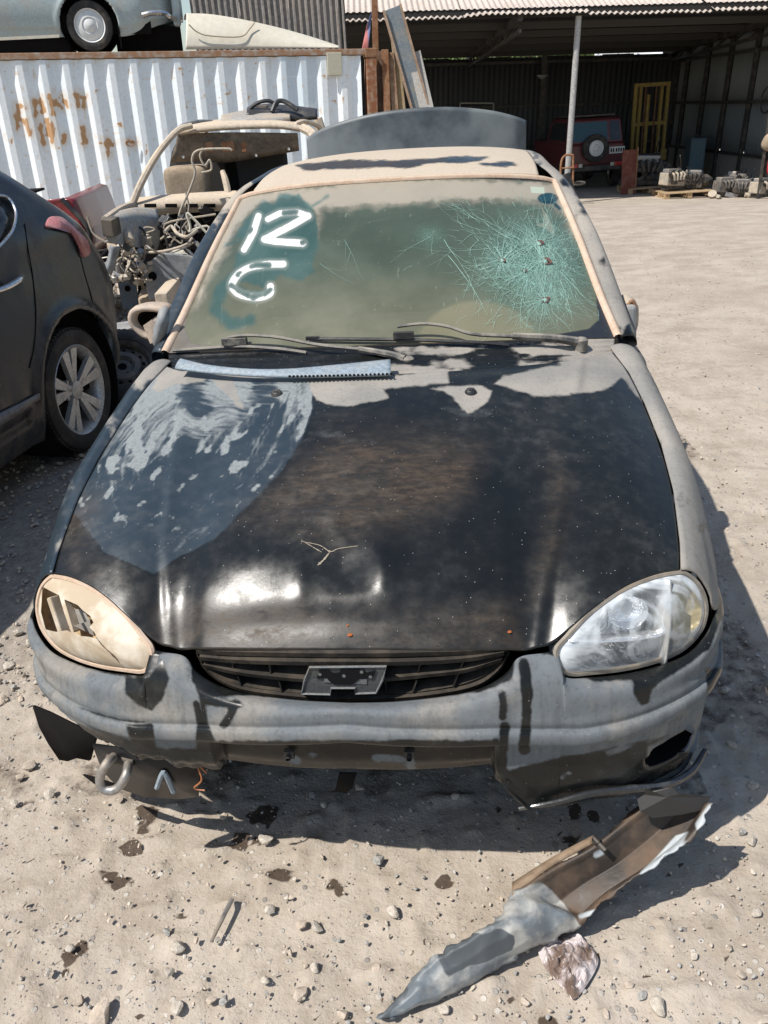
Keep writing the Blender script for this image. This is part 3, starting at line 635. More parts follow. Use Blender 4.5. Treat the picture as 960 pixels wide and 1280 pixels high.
HG[..., 2] += .0055*gb(-.03, .375, .16, .016, .06)-.004*gb(.0, .42, .2, .03)+.0045*gb(-.04, .345, .022, .03, .6)
HG[..., 2] += (fbm(u, v, 5, 3, 3)-.5)*.0045*sstep(.7, .2, v)+(fbm(u, v, 9, 2, 5)-.5)*.0012
for sg in (-1, 1):
    HG[..., 2] += -.004*gb(sg*.02+.0, .15, .25, .02)
px = spx(HG); P = px
D1 = [(385, 468), (500, 470), (560, 460), (560, 478), (500, 484), (478, 486), (486, 497), (470, 502), (440, 507), (412, 506), (395, 499), (388, 488)]
D2 = [(538, 486), (560, 483), (600, 481), (616, 488), (611, 502), (598, 512), (585, 517), (577, 511), (567, 496), (553, 489)]
D3 = [(628, 470), (700, 455), (690, 448), (770, 430), (795, 470), (808, 512), (799, 500), (790, 487), (777, 474), (766, 484), (752, 488), (735, 491), (715, 492), (700, 494), (670, 496), (650, 489), (632, 484), (618, 480)]
D4 = [(205, 452), (390, 464), (392, 480), (370, 476), (330, 476), (290, 473), (300, 500), (318, 520), (300, 512), (282, 492), (262, 476), (238, 478), (220, 480), (200, 492), (188, 488)]
wig = (fbm(P[:, 0], P[:, 1], .05, 3, 9)-.5)*9
dust = union(poly_sd(P, D1)+wig*.5, poly_sd(P, D2)+wig*.35, poly_sd(P, D3)+wig*.4, poly_sd(P, D4)+wig)
WP = [(200, 440), (386, 460), (393, 485), (390, 515), (378, 548), (355, 585), (320, 625), (270, 672), (225, 708), (195, 735), (150, 715), (120, 700), (90, 640), (90, 560), (150, 480)]
wipe = poly_sd(P, WP)+wig*.5; wfade = 14*sstep(655, 720, P[:, 1]-.25*(P[:, 0]-200))
# arcs of the wiping hand: thin ridged noise in coordinates bent round the sweep
bx = P[:, 0]-.0035*(P[:, 1]-455)**2*.35; by = P[:, 1]+.25*P[:, 0]
r1 = np.hypot(P[:, 0]-180, (P[:, 1]-640)*1.15); th = np.arctan2(P[:, 1]-640, P[:, 0]-180)
rid = fbm(r1, th*25, .075, 4, 21); big = fbm(P[:, 0], P[:, 1], .022, 3, 33); rid2 = fbm(r1, th*60, .25, 3, 41)
hi = sstep(640, 480, P[:, 1]+.15*(P[:, 0]-200)); ins = sstep(-2, 6, wipe)
u1 = wipe+16*(fbm(P[:, 0], P[:, 1], .02, 3, 81)-.5); ang = np.arctan2(P[:, 1]-600, P[:, 0]-235); st_ = .5*fbm(u1, ang*5, .16, 3, 82)+.5*fbm(u1, ang*9, .5, 2, 83)
patchy = sstep(.38, .62, big+.16*hi-.05)
swirl = ins*(1.15*(st_-.5)+.50*patchy*(.35+.65*hi)+.30*hi+.12)
swirl += ins*.75*sstep(.60, .72, fbm(P[:, 0]*1.1+P[:, 1]*.5, P[:, 1]*.8, .075, 3, 85))*sstep(480, 520, P[:, 1])*sstep(690, 640, P[:, 1])*.8
edgeband = np.exp(-((wipe-4)/4.)**2)*sstep(700, 560, P[:, 1])*sstep(300, 370, P[:, 0])*vnoise(P[:, 0], P[:, 1], .12, 51)
swirl += .7*edgeband*fbm(P[:, 0], P[:, 1], .12, 2, 61)
RP = [(398, 540), (440, 520), (520, 525), (600, 560), (600, 610), (560, 650), (500, 672), (420, 680), (345, 665), (300, 650), (340, 612), (375, 575)]
RF = [(195, 765), (330, 752), (480, 765), (640, 760), (655, 812), (440, 818), (195, 812)]
RR = [(690, 560), (720, 600), (715, 680), (680, 770), (640, 780), (660, 700)]
rust = union(poly_sd(P, RP), poly_sd(P, RF)+6, poly_sd(P, RR)-12, poly_sd(P, [(75, 640), (120, 620), (110, 700), (150, 725), (80, 722)])-4)
cloud = 14*(fbm(P[:, 0], P[:, 1], .02, 3, 71)-.62)     # noise for a faint cloud reflection in the middle of the bonnet
swirl = np.where(wipe < -2, .52*sstep(.5, .75, fbm(P[:, 0]+P[:, 1]*.4, P[:, 1]*2.4, .012, 4, 77))*sstep(660, 540, P[:, 1])*sstep(480, 510, P[:, 1])*sstep(720, 640, P[:, 0])+.0*cloud, swirl)  # outside the wipe, a pale cloud reflection is painted into the swirl
o = gmesh('hood', HG, K['hood'], sedan, attrs=shade_attrs(HG, dust, wipe-wfade, rust, swirl), thick=.010, off=-1)
hood = o
tree = hood
def on_hood(x, y):
    i = np.argmin((px[:, 0]-x)**2+(px[:, 1]-y)**2); return HG.reshape(-1, 3)[i]
# washer nozzles
for q in ((589, 490), (347, 493)):
    p = on_hood(*q); b = MB(); b.lathe([(-.004, .016), (.004, .015), (.010, .010), (.0125, 0.0001)], 'z', p, 16); b.box(p+np.array([0, -.007, .008]), (.010, .01, .007))
    n = b.build('washer_nozzle', K['black_plastic'], sedan, True); n.parent = hood
# torn paint flakes along the buckle
def strip(pts, w0, nm, m, par, lift=.0015, snap=on_hood, kind=None):
    V = []; F = []
    q = [snap(*p) for p in pts]; q = np.array(q)+np.array([0, 0, lift]); q = cr(q, 4*len(q))
    T = np.gradient(q, axis=0); S = np.cross(T, [0, -.4, .9]); S /= np.linalg.norm(S, axis=1)[:, None]+1e-9
    ww = w0*(.35+.65*np.sin(np.linspace(.1, 3.0, len(q))))*(1+.25*np.random.default_rng(3).standard_normal(len(q)))
    V = np.stack([q-S*ww[:, None]/2, q+S*ww[:, None]/2], 1); return gmesh(nm, V, m, par, kind=kind)
K['flake'] = grimy('lifted_paint_flake', (.27, .23, .18), (.22, .18, .13), .5, .8, sc=40, settle=.0)
for pts, w0 in (([(378, 678), (400, 683), (412, 690), (424, 686), (449, 683)], .0026), ([(412, 690), (404, 700), (398, 707)], .005), ([(378, 676), (388, 684), (402, 690)], .002)):
    strip(pts, w0, 'paint_flake', K['flake'], hood)
K['rust_spot'] = plain('rust_spot', (.30, .085, .02), .9, var=.4, sc=200)
for q, r_ in (((437, 793), .006), ((638, 790), .005), ((434, 781), .003)):
    p = on_hood(*q); b = MB(); b.lathe([(0.0, r_*1.0), (.0018, r_*.7), (.0022, .0001)], 'z', p, 9); b.build('rust_spot', K['rust_spot'], hood, True)
# ---- windscreen
GB = full(np.array([(0, 1.165, .983), (.25, 1.175, .981), (.45, 1.195, .975), (.60, 1.22, .966), (.690, 1.250, .957)]))
GT = full(np.array([(0, 1.85, 1.376), (.25, 1.858, 1.373), (.42, 1.88, 1.362), (.52, 1.90, 1.349), (.563, 1.918, 1.337)]))
gs = arc(np.array([(.690, 1.250, .957), (.655, 1.42, 1.055), (.613, 1.66, 1.195), (.563, 1.918, 1.337)]), 181)
WG = coons(arc(GB, 281), arc(GT, 281), mir(gs), gs)
s = np.linspace(-1, 1, 281)[None, :]; t = np.linspace(0, 1, 181)[:, None]
WG += (.022*(1-s**2)*np.sin(np.pi*t))[..., None]*np.array([0, -.5, .86])
wpx = spx(WG); P = wpx
wig = (fbm(P[:, 0], P[:, 1], .09, 3, 11)-.5)*8
INNER = [(262, 312), (250, 345), (236, 385), (231, 410), (238, 428), (255, 432), (400, 434), (520, 432), (650, 426), (736, 411), (748, 400), (745, 370), (733, 320), (722, 290), (705, 250), (690, 228), (500, 218), (315, 232), (290, 262)]
frit = -poly_sd(P, INNER)
DA = [(298, 240), (500, 220), (697, 226), (722, 285), (730, 312), (716, 296), (700, 268), (690, 256), (640, 252), (560, 253), (500, 257), (440, 262), (404, 263), (402, 275), (397, 300), (393, 270), (385, 264), (372, 252), (350, 250), (340, 257), (325, 258), (310, 272), (298, 285), (280, 318), (262, 352), (251, 378), (240, 388), (262, 320)]
stain = union(poly_sd(P, [(318, 262), (330, 250), (345, 254), (352, 243), (374, 241), (394, 262), (399, 300), (390, 338), (374, 352), (350, 345), (330, 360), (300, 350), (292, 335), (302, 300), (288, 300)])+wig*1.1,
    stroke_sd(P, [(302, 338), (278, 358), (268, 388), (290, 406), (312, 400)], 17)*.6+wig*.5-1, stroke_sd(P, [(283, 256+50), (345, 283)], 3)+wig*.2, stroke_sd(P, [(372, 270), (410, 245)], 2)+wig*.2)
white = union(stroke_sd(P, [(323, 270), (317, 290), (305, 312)], 7.5), stroke_sd(P, [(335, 274), (350, 266.5), (371, 265), (385, 270)], 7), stroke_sd(P, [(385, 270), (362, 283), (331, 299)], 8.5), stroke_sd(P, [(331, 299), (345, 302), (378, 304)], 8.5),
    stroke_sd(P, cr([(354, 330), (330, 331), (308, 336), (295, 346), (290, 358), (300, 368), (322, 372), (337, 367), (338, 358)], 60), 8.5))
peel = union(stroke_sd(P, [(356, 266.5), (369, 265)], 6), stroke_sd(P, [(314, 333.5), (322, 331), (336, 332)], 5.5), stroke_sd(P, [(297, 344), (301, 340)], 4), stroke_sd(P, [(288.5, 357), (297, 363), (310, 369)], 5), stroke_sd(P, [(317, 371), (325, 369)], 6.5), stroke_sd(P, [(331, 368), (338, 362)], 5), stroke_sd(P, [(378, 303), (381, 301)], 4), stroke_sd(P, [(311, 289), (313, 287)], 5))+wig*.25
peelbig = peel+1.3+wig*.3; white = np.minimum(white+wig*.12, -peelbig+.6)
HOLES = [(673, 305), (681, 327), (627, 326), (681, 375), (655, 339)]
hd = np.min([np.hypot(P[:, 0]-a, (P[:, 1]-b)) for a, b in HOLES], 0)
cx_, cy_ = P[:, 0]-672, P[:, 1]-335
shat = np.exp(-((cx_/62)**2+(cy_/58)**2)**1.2)*.75+.5*np.exp(-hd/9)+.35*np.exp(-(((P[:, 0]-538)/16)**2+((P[:, 1]-295)/12)**2))
tanf = union(poly_sd(P, DA)+wig, -99*np.ones(len(P)))
blob = 1-np.hypot((P[:, 0]-597)/78, (P[:, 1]-432)/58)
ell = union((1-np.hypot((P[:, 0]-685)/13, (P[:, 1]-248)/7))*8, stroke_sd(P, [(690, 252), (700, 261)], 4))
stk = poly_sd(P, [(663, 233), (680, 234), (681, 242), (664, 241)])
dashpatch = poly_sd(P, [(404, 266), (500, 258), (600, 258), (640, 262), (660, 300), (600, 320), (560, 345), (470, 340), (410, 320), (398, 300)])
m = Mt('dirty_green_windscreen', .3); n1 = m.noise(5, 5, .6); n2 = m.noise(34, 5, .6); n3 = m.noise(160, 3)
wv = lambda a, k: m.math('ADD', m.attr(a), m.math('MULTIPLY', m.math('SUBTRACT', n2, .5), k))
low = m.attr('low')
c = m.mix(low, m.mix(n1, (.060, .086, .066), (.092, .116, .086)), m.mix(n1, (.125, .135, .090), (.175, .17, .115)))
c = m.mix(m.mr(m.attr('dash'), -14, 22, 0, .35), c, (.045, .068, .050))
c = m.mix(m.mr(m.attr('blob'), -.02, .10, 0, .65), c, (.235, .215, .135))
c = m.mix(m.mr(wv('tan', 14), -7, 9, 0, .92), c, m.mix(n1, (.27, .24, .19), (.36, .315, .25)))
c = m.mix(m.mr(wv('stain', 4), -3, 3, 0, .88), c, m.mix(n1, (.035, .090, .085), (.065, .130, .122)))
c = m.mix(m.math('MULTIPLY', m.attr('shatter'), m.mr(n2, .3, .7, .3, .8)), c, (.10, .215, .175))
sh = m.math('MULTIPLY', m.attr('shatter'), m.mr(m.voro(110, 'Distance', feature='DISTANCE_TO_EDGE'), .09, .0, .05, 1))
c = m.mix(sh, c, (.28, .50, .42))
frl = m.mr(m.attr('side'), 0, 1)
c = m.mix(m.mr(m.attr('frit'), -1.2, 1.2), c, m.mix(frl, m.mix(n2, (.10, .092, .08), (.17, .15, .125)), m.mix(n2, (.012, .015, .02), (.028, .032, .038))))
c = m.mix(m.mr(m.attr('ell'), -1, 1), c, (.012, .05, .065)); c = m.mix(m.mr(m.attr('sticker'), -.6, .6, 0, .6), c, (.42, .52, .42))
c = m.mix(m.mr(m.attr('hole'), -.5, .8), c, (.045, .018, .010))
c = m.mix(m.mr(m.attr('halo'), -2.5, 3, 0, .22), c, (.62, .62, .56))
c = m.mix(m.mr(m.math('ADD', m.attr('white'), m.math('MULTIPLY', m.math('SUBTRACT', n3, .5), 1.2)), -1.0, .9), c, (.76, .77, .74))
sc_ = m.mr(m.noise(60, 3, .6, m.co((1, .06, 1), (0, 0, -.9))), .66, .74, 0, .35); c = m.mix(sc_, c, (.32, .36, .27))
m.set('Base Color', c); m.set('Roughness', m.mr(n1, .3, .7, .22, .42)); m.set('Specular IOR Level', .45)
al = m.mr(n1, .2, .8, .70, .84); al = m.math('MAXIMUM', al, m.mr(wv('tan', 5), -4, 6)); al = m.math('MAXIMUM', al, m.mr(m.attr('frit'), -1.2, 1.2)); al = m.math('MAXIMUM', al, m.mr(m.attr('white'), -1, 1))
m.set('Alpha', al); m.bump(n3, .08, .001); K['windscreen'] = m.m
lowf = sstep(300, 425, P[:, 1])*.9+.1*sstep(600, 300, P[:, 0])
glass = gmesh('windscreen', WG, K['windscreen'], sedan, attrs=dict(tan=tanf, stain=np.maximum(stain, peelbig+1.5), white=white, frit=frit, side=sstep(440, 600, P[:, 0]+.0*P[:, 1]), shatter=shat, hole=np.max([1.7+0*hd-np.hypot(P[:, 0]-a, P[:, 1]-b)*w_ for (a, b), w_ in zip(HOLES, (.55, .6, .75, .65, 1.0))], 0)+wig*.2,
    low=lowf, blob=blob, ell=ell, sticker=stk, dash=dashpatch, halo=white+3))
# cracks: thin raised ridges of broken glass radiating from the bullet holes
NX = WG.reshape(-1, 3)
def fit_inv(px, pts, order=5):
    x, y = (px[:, 0]-490)/280, (px[:, 1]-335)/110
    A = np.stack([x**i*y**j for i in range(order+1) for j in range(order+1-i)], 1); k = np.linalg.lstsq(A[::7], pts[::7], rcond=None)[0]
    def f(q):
        q = np.atleast_2d(q); x, y = (q[:, 0]-490)/280, (q[:, 1]-335)/110
        return np.stack([x**i*y**j for i in range(order+1) for j in range(order+1-i)], 1)@k
    return f
winv = fit_inv(wpx, NX)
K['crack'] = Mt('crack_edge_glass', .35).set('Base Color', (.29, .46, .395)).m
rc = np.random.default_rng(12); segs = []
def crack(p, a, L, w0, jit=.12, step=7, br=.12):
    pts = [np.array(p, float)]; l = 0
    while l < L:
        st = step*rc.uniform(.6, 1.4); a += rc.normal(0, jit); pts.append(pts[-1]+st*np.array([math.cos(a), math.sin(a)*.9])); l += st
        if rc.random() < br and L-l > 15: crack(pts[-1], a+rc.choice([-1, 1])*rc.uniform(.25, .7), (L-l)*rc.uniform(.3, .7), w0*.7, jit, step, br*.5)
    segs.append((np.array(pts), w0))
for (a, b), nR, L in zip(HOLES, (40, 34, 28, 30, 12), (74, 64, 56, 60, 24)):
    for k in range(nR): crack((a, b), 2*math.pi*k/nR+rc.normal(0, .06), L*rc.uniform(.25, 1.15), rc.uniform(.0005, .0012), .16, 5, .2)
    for k in range(int(nR*1.6)):
        r_ = rc.uniform(5, L*.75); a0 = rc.uniform(0, 6.28); n_ = rc.integers(2, 5)
        segs.append((np.array([[a+r_*math.cos(a0+j*.16)*rc.uniform(.95, 1.05), b+r_*.9*math.sin(a0+j*.16)*rc.uniform(.95, 1.05)] for j in range(n_+1)]), rc.uniform(.0004, .0010)))
for p, a, L, w_ in (((640, 300), 3.55, 130, .0016), ((610, 290), 3.3, 95, .0014), ((620, 310), 3.05, 110, .0013), ((560, 320), .95, 95, .0028), ((555, 300), 1.2, 110, .0018), ((600, 330), 1.1, 80, .0016), ((650, 300), 3.75, 110, .0014), ((700, 340), .9, 90, .002), ((700, 350), 1.2, 75, .002),
                    ((690, 390), .8, 60, .002), ((720, 300), 1.2, 80, .0016), ((600, 280), 3.9, 70, .0012), ((690, 300), 4.9, 50, .0014), ((660, 350), 1.9, 80, .0016), ((400, 330), .75, 50, .0012), ((430, 300), 1.0, 60, .0010), ((540, 295), 2.6, 60, .0014)):
    crack(p, a, L, w_*.6, .07, 8, .30)
for k in range(420):
    q_ = np.array([672, 335])+rc.normal(size=2)*np.array([48, 40]); a_ = math.atan2(q_[1]-330, q_[0]-672)+rc.normal(0, .35); crack(q_, a_, rc.uniform(6, 26), rc.uniform(.0004, .0010), .2, 4, .1)
V = []; F = []; n = 0
for pts, w0 in segs:
    ok = poly_sd(pts, INNER) > -3
    k = len(pts) if ok.all() else int(np.argmin(ok))
    if k < 2: continue
    q = winv(pts[:k])+np.array([0, -.0012, .0022]); T = np.gradient(q, axis=0); S = np.cross(T, [0, -.5, .86]); S /= np.linalg.norm(S, axis=1)[:, None]+1e-9
    ww = w0*.85*np.linspace(1.2, .3, k)[:, None]*rc.uniform(.6, 1.3, (k, 1))
    V.append(np.stack([q-S*ww/2, q+S*ww/2], 1).reshape(-1, 3)); F += [(n+2*i, n+2*i+1, n+2*i+3, n+2*i+2) for i in range(k-1)]; n += 2*k
mesh('glass_crack', np.vstack(V), F, K['crack'], glass, kind='stuff')
K['hole_rim'] = plain('broken_hole_edge', (.085, .035, .025), .8, var=.5, sc=150)
for (a, b), r_ in zip(HOLES, (.020, .020, .013, .015, .008)):
    c_ = winv([(a, b)])[0]+np.array([0, -.0016, .003]); th_ = np.linspace(0, 2*np.pi, 14, endpoint=False); e1, e2 = np.array([1, 0, 0.]), np.array([0, .86, .5])
    rr = r_*(1+.3*rc.standard_normal(14)*.6); R1 = c_+(np.cos(th_)*rr)[:, None]*e1+(np.sin(th_)*rr*.8)[:, None]*e2; R2 = c_+(R1-c_)*.6+np.array([0, .001, -.002])
    mesh('hole_edge', np.vstack([R1, R2]), [(i, (i+1) % 14, 14+(i+1) % 14, 14+i) for i in range(14)], K['hole_rim'], glass, True); mesh('bullet_hole', np.vstack([R2, [c_+np.array([0, .003, -.005])]]), [(i, (i+1) % 14, 14) for i in range(14)], K['dark'], glass)
# ---- windscreen rubber/tan trim, bonded round the top and sides
tr = np.vstack([mir(gs)[:-1], arc(GT, 120)[1:-1], gs[::-1]])
T = np.gradient(tr, axis=0); T /= np.linalg.norm(T, axis=1)[:, None]; Sd = np.cross(T, np.array([0, -.5, .86])); Sd /= np.linalg.norm(Sd, axis=1)[:, None]
Nn = np.array([0, -.5, .86]); wdt = np.interp(np.abs(tr[:, 0]), [.3, .55, .60, .7], [.011, .014, .018, .021])[:, None]
if Sd[len(Sd)//2][1] < 0: Sd = -Sd
G = np.stack([tr-Sd*.004+Nn*.002, tr+Nn*.009, tr+Sd*wdt*.5+Nn*.012, tr+Sd*wdt+Nn*.006, tr+Sd*wdt-Nn*.01], 1)
gmesh('windscreen_trim', G, K['tan_trim'], sedan); TRO = tr+Sd*wdt-Nn*.002
# ---- roof skin, ditch line
rf0 = full(np.array([(0, 1.872, 1.388), (.25, 1.88, 1.384), (.42, 1.90, 1.376), (.512, 1.92, 1.366)]))
rb0 = full(np.array([(0, 3.06, 1.398), (.25, 3.05, 1.397), (.42, 3.03, 1.392), (.512, 3.0, 1.386)]))
rs = arc(np.array([(.512, 1.92, 1.366), (.517, 2.15, 1.392), (.520, 2.5, 1.405), (.520, 2.8, 1.400), (.512, 3.0, 1.386)]), 80)
RG = coons(arc(rf0, 120), arc(rb0, 120), mir(rs), rs); s = np.linspace(-1, 1, 120)[None, :]; t = np.linspace(0, 1, 80)[:, None]
RG[..., 2] += .022*(1-np.abs(s)**2.5)*np.sin(np.pi*t)**.8
P = spx(RG); wig = (fbm(P[:, 0], P[:, 1]*3, .03, 3, 13)-.5)*8
dk = union(poly_sd(P*[1, 3], [(372, 620), (420, 600), (500, 603), (560, 590), (612, 587), (600, 603), (540, 615), (500, 630), (430, 633), (385, 642)])*.5+wig, poly_sd(P*[1, 3], [(600, 612), (640, 606), (646, 618), (630, 624), (604, 622)])*.4+wig*.2)
gmesh('roof', RG, K['hood'], sedan, attrs=shade_attrs(RG, dust=-dk, tan=np.full(len(P), 1.), rust=np.where(P[:, 0] < 560, 20., -60.)), thick=.008, off=-1)
# ---- side structure (both sides): pillar + cant rail, glass, doors, fender, rear quarter, arches
belt = lambda v: np.interp(v, [1.2, 1.6, 2.4, 3.2, 4.0], [.905, .915, .925, .93, .92])
def side(sg):
    Mx_ = (lambda p: np.asarray(p, float)*np.array([sg, 1, 1]))
    right = sg > 0
    # pillar and cant rail: from trim outer edge / roof ditch to the side window edge
    inner = np.array([(.724, 1.235, .950), (.690, 1.42, 1.055), (.647, 1.66, 1.196), (.603, 1.90, 1.333), (.555, 1.975, 1.362), (.522, 2.15, 1.388), (.525, 2.5, 1.402), (.524, 2.8, 1.396), (.516, 3.0, 1.383), (.52, 3.1, 1.33), (.56, 3.5, 1.04)])
    inner[:4] = [TRO[-1], *(np.array([np.interp(v_, TRO[-170:, 1][::-1], TRO[-170:, k][::-1]) for k in range(3)]) for v_ in (1.42, 1.66, 1.88))]
    outer = np.array([(.768, 1.31, .915), (.735, 1.47, 1.045), (.688, 1.70, 1.195), (.640, 1.93, 1.290), (.612, 2.1, 1.325), (.606, 2.3, 1.338), (.605, 2.6, 1.340), (.600, 2.85, 1.330), (.60, 3.05, 1.30), (.63, 3.25, 1.20), (.70, 3.6, .98)])
    a, b = cr(inner, 110), cr(outer, 110); q = np.linspace(0, 1, 9)[None, :, None]
    G = a[:, None]*(1-q)+b[:, None]*q; out = np.array([.75, -.1, .65]); out /= np.linalg.norm(out); G += .020*np.sin(np.pi*q**.8)*out
    G = np.concatenate([G, (G[:, -1:]+np.array([-.03, 0, -.01]))], 1)
    P = spx(Mx_(G)); nz = fbm(P[:, 0], P[:, 1], .06, 3, 5)
    d = (nz-.33)*22 if right else (nz-.60)*26+10*sstep(330, 250, P[:, 1])-6
    gmesh('roof_pillar', Mx_(G), K['hood'], sedan, attrs=shade_attrs(G, dust=d, wipe=np.full(len(P), 6. if not right else -20), tan=np.full(len(P), .15 if right else .5)), thick=.003)
    # side shell: rows along height, columns along length
    vs = np.r_[np.linspace(.285, 1.27, 76), np.linspace(1.29, 4.0, 150)]
    hz = np.interp
    def sec(v):
        e = np.array([hz(v, edge[:, 1], edge[:, 0]), hz(v, edge[:, 1], edge[:, 2])])
        if v < 1.235:
            k = sstep(.28, .5, v); top = e+[.004, -.001]
            uo = hz(v, [.28, .36, .47, .6, .8, 1.0, 1.25], [.758, .779, .797, .806, .808, .806, .806])
            zo = hz(v, [.28, .45, .7, 1.25], [.60, .60, .60, .60]); sh = hz(v, [.28, .35, .5, .8, 1.25], [.63, .66, .715, .765, .80])
            wd_ = uo-top[0]
            return np.array([top, top+[wd_*.25, .004+.002*k], [top[0]+wd_*.55, top[1]-.012], [top[0]+wd_*.80, (top[1]*.55+sh*.45)-.010], [uo-.008, sh-.02], [uo, zo+.02], [uo+.002, .56], [uo+.001, .50], [uo-.004, .42], [uo-.012, .33], [uo-.03, .24]])
        k = sstep(1.235, 1.35, v); be = belt(v); uo = hz(v, [1.2, 2.5, 3.3, 3.8, 4.0], [.806, .812, .806, .775, .73]); ub = hz(v, [1.2, 2.5, 3.3, 3.8, 4.0], [.772, .775, .765, .73, .68])
        return np.array([[ub-.02, be], [ub-.006, be-.002], [ub+.006, be-.015], [ub+.016, be-.045], [uo-.008, .77], [uo, .65], [uo+.003, .56], [uo+.002, .50], [uo-.002, .42], [uo-.010, .33], [uo-.03, .24]])
    S = np.array([sec(v_) for v_ in vs])                      # (nv, 11, 2)
    S = np.array([cr(q_, 49) for q_ in S]); n_ = S.shape[1]
    G = np.concatenate([S[..., :1], np.broadcast_to(vs[:, None, None], (len(vs), n_, 1)), S[..., 1:]], 2)
    # pull the front edge of the fender round the lamp
    front = arc(np.array([(.673, .283, .736), (.702, .296, .722), (.725, .302, .695), (.745, .302, .66), (.752, .302, .632), (.766, .318, .612), (.785, .36, .606), (.797, .42, .603), (.805, .50, .600), (.807, .56, .598)]), n_)
    nb_ = 16
    lim = np.full(n_, 0); k = np.linspace(0, 1, nb_)
    top_rows = slice(0, n_)
    keepmask = np.ones((len(vs)-1, n_-1), bool)
    # the fender: separate grid built between the lamp outline and the door
    def cut(G_, cv, r_):
        A = np.ones(G_.shape[:2], bool); return snap_circle(A, A, cv, .285, r_, G_, 1, 2)
    fi = np.where(vs < 1.262)[0]; GF = G[fi].copy()
    # blend columns: position along the fender front edge for rows above the bumper seam
    zt = front[:, 2]
    for j in range(n_):
        z0 = GF[:, j, 2].copy()
    kb = int(np.argmin(np.abs(S[0][:, 1]-.60)))
    fe = arc(front[:], kb+1)
    for j in range(kb+1):
        p = fe[j]; vj = vs[fi]; f = np.clip((vj-p[1])/(.62-p[1]), 0, 1)
        tgt = np.stack([np.interp(p[1]+(vj-.285)*(1.26-p[1])/(1.26-.285), vj, GF[:, j, q_]) for q_ in range(3)], 1)
        newv = p[1]+(vj-vj[0])*(vj[-1]-p[1])/(vj[-1]-vj[0]); tgt = np.stack([np.interp(newv, vj, GF[:, j, q_]) for q_ in range(3)], 1)
        w_ = (1-sstep(0, .34, newv-p[1]))[:, None]; off_ = p-tgt[0]; GF[:, j] = tgt+off_*w_
    keep = cut(GF, .82, .335); keep &= ~((GF[1:, 1:, 2] < .602) & (GF[1:, 1:, 1] < .575)); 
    P = spx(Mx_(GF)); nz = fbm(P[:, 0], P[:, 1], .03, 4, 15)
    if right: d = (nz-.30)*26; rs_ = np.full(len(P), -99.); wv_ = np.full(len(P), -20.); sw_ = np.zeros(len(P))
    else: d = (nz-.66)*30+5*sstep(500, 460, P[:, 1]); rs_ = np.full(len(P), -99.); wv_ = np.full(len(P), 8.); sw_ = .2+.45*fbm(P[:, 0]*1.5, P[:, 1], .03, 3, 25)
    gmesh('front_fender', Mx_(GF), K['hood'], sedan, attrs=shade_attrs(GF, d, wv_, rs_, sw_), keep=keep, thick=.004, off=0)
    for nm, v0, v1, arc_ in (('front_door', 1.27, 2.22, 0), ('rear_door', 2.228, 3.02, 0), ('rear_quarter_panel', 3.028, 4.0, 1)):
        ii = np.where((vs >= v0) & (vs <= v1))[0]; G2 = G[ii].copy(); kp = None
        if arc_ or v1 > 2.9: kp = cut(G2, 3.263, .325)
        P = spx(Mx_(G2)); nz = fbm(G2[..., 1].ravel(), G2[..., 2].ravel(), 4, 4, 15)
        d_ = gmesh(nm, Mx_(G2), K['hood'], sedan, attrs=shade_attrs(G2, (nz-.40)*26), keep=kp, thick=.004, off=0)
        if 'door' in nm:
            vv = v1-.14; b = MB(); b.tube([(.806, vv-.07, .80), (.835, vv-.045, .805), (.835, vv+.045, .805), (.806, vv+.07, .80)], .011, 8, 12)
            h = b.build('door_handle', K['black_plastic'], sedan, True); h.data.transform(Matrix.Diagonal((sg, 1, 1, 1))); h.parent = d_
    # window glass and B pillar
    a2, b2 = b[:, :] if False else cr(outer, 110), None
    q = cr(outer, 110)[4:-6]; lo = np.stack([np.interp(q[:, 1], [1.2, 4], [.755, .74]), q[:, 1], belt(q[:, 1])+.002], 1)
    f = np.linspace(0, 1, 8)[None, :, None]; GW = lo[:, None]*(1-f)+(q+[-.012, 0, 0])[:, None]*f; GW[..., 0] += .015*np.sin(np.pi*f[..., 0])
    gmesh('side_window', Mx_(GW), K['glass_dark'], sedan)
    bp = MB(); bp.bar(Mx_((.772, 2.22, .915)), Mx_((.625, 2.24, 1.33)), .02, .07, up=(1, 0, 0)); bp.build('door_pillar', K['black_plastic'], sedan)
    # inner arch liners
    for cv in (.82, 3.263):
        b = MB(); b.lathe([(.0, .335), (-.24, .33), (-.25, .001)], k=40, c=(.795, cv, .285)); o = b.build('wheel_arch_liner', K['dark'], sedan, True); o.data.transform(Matrix.Diagonal((sg, 1, 1, 1)))
    for cv in (.82, 3.263):
        wheel('wheel', sedan, .283, .17, 'cap', loc=(sg*.715, cv, .283), rot=(0, 0, 0 if sg > 0 else math.pi), tread=False, seg=40)
side(1); side(-1)
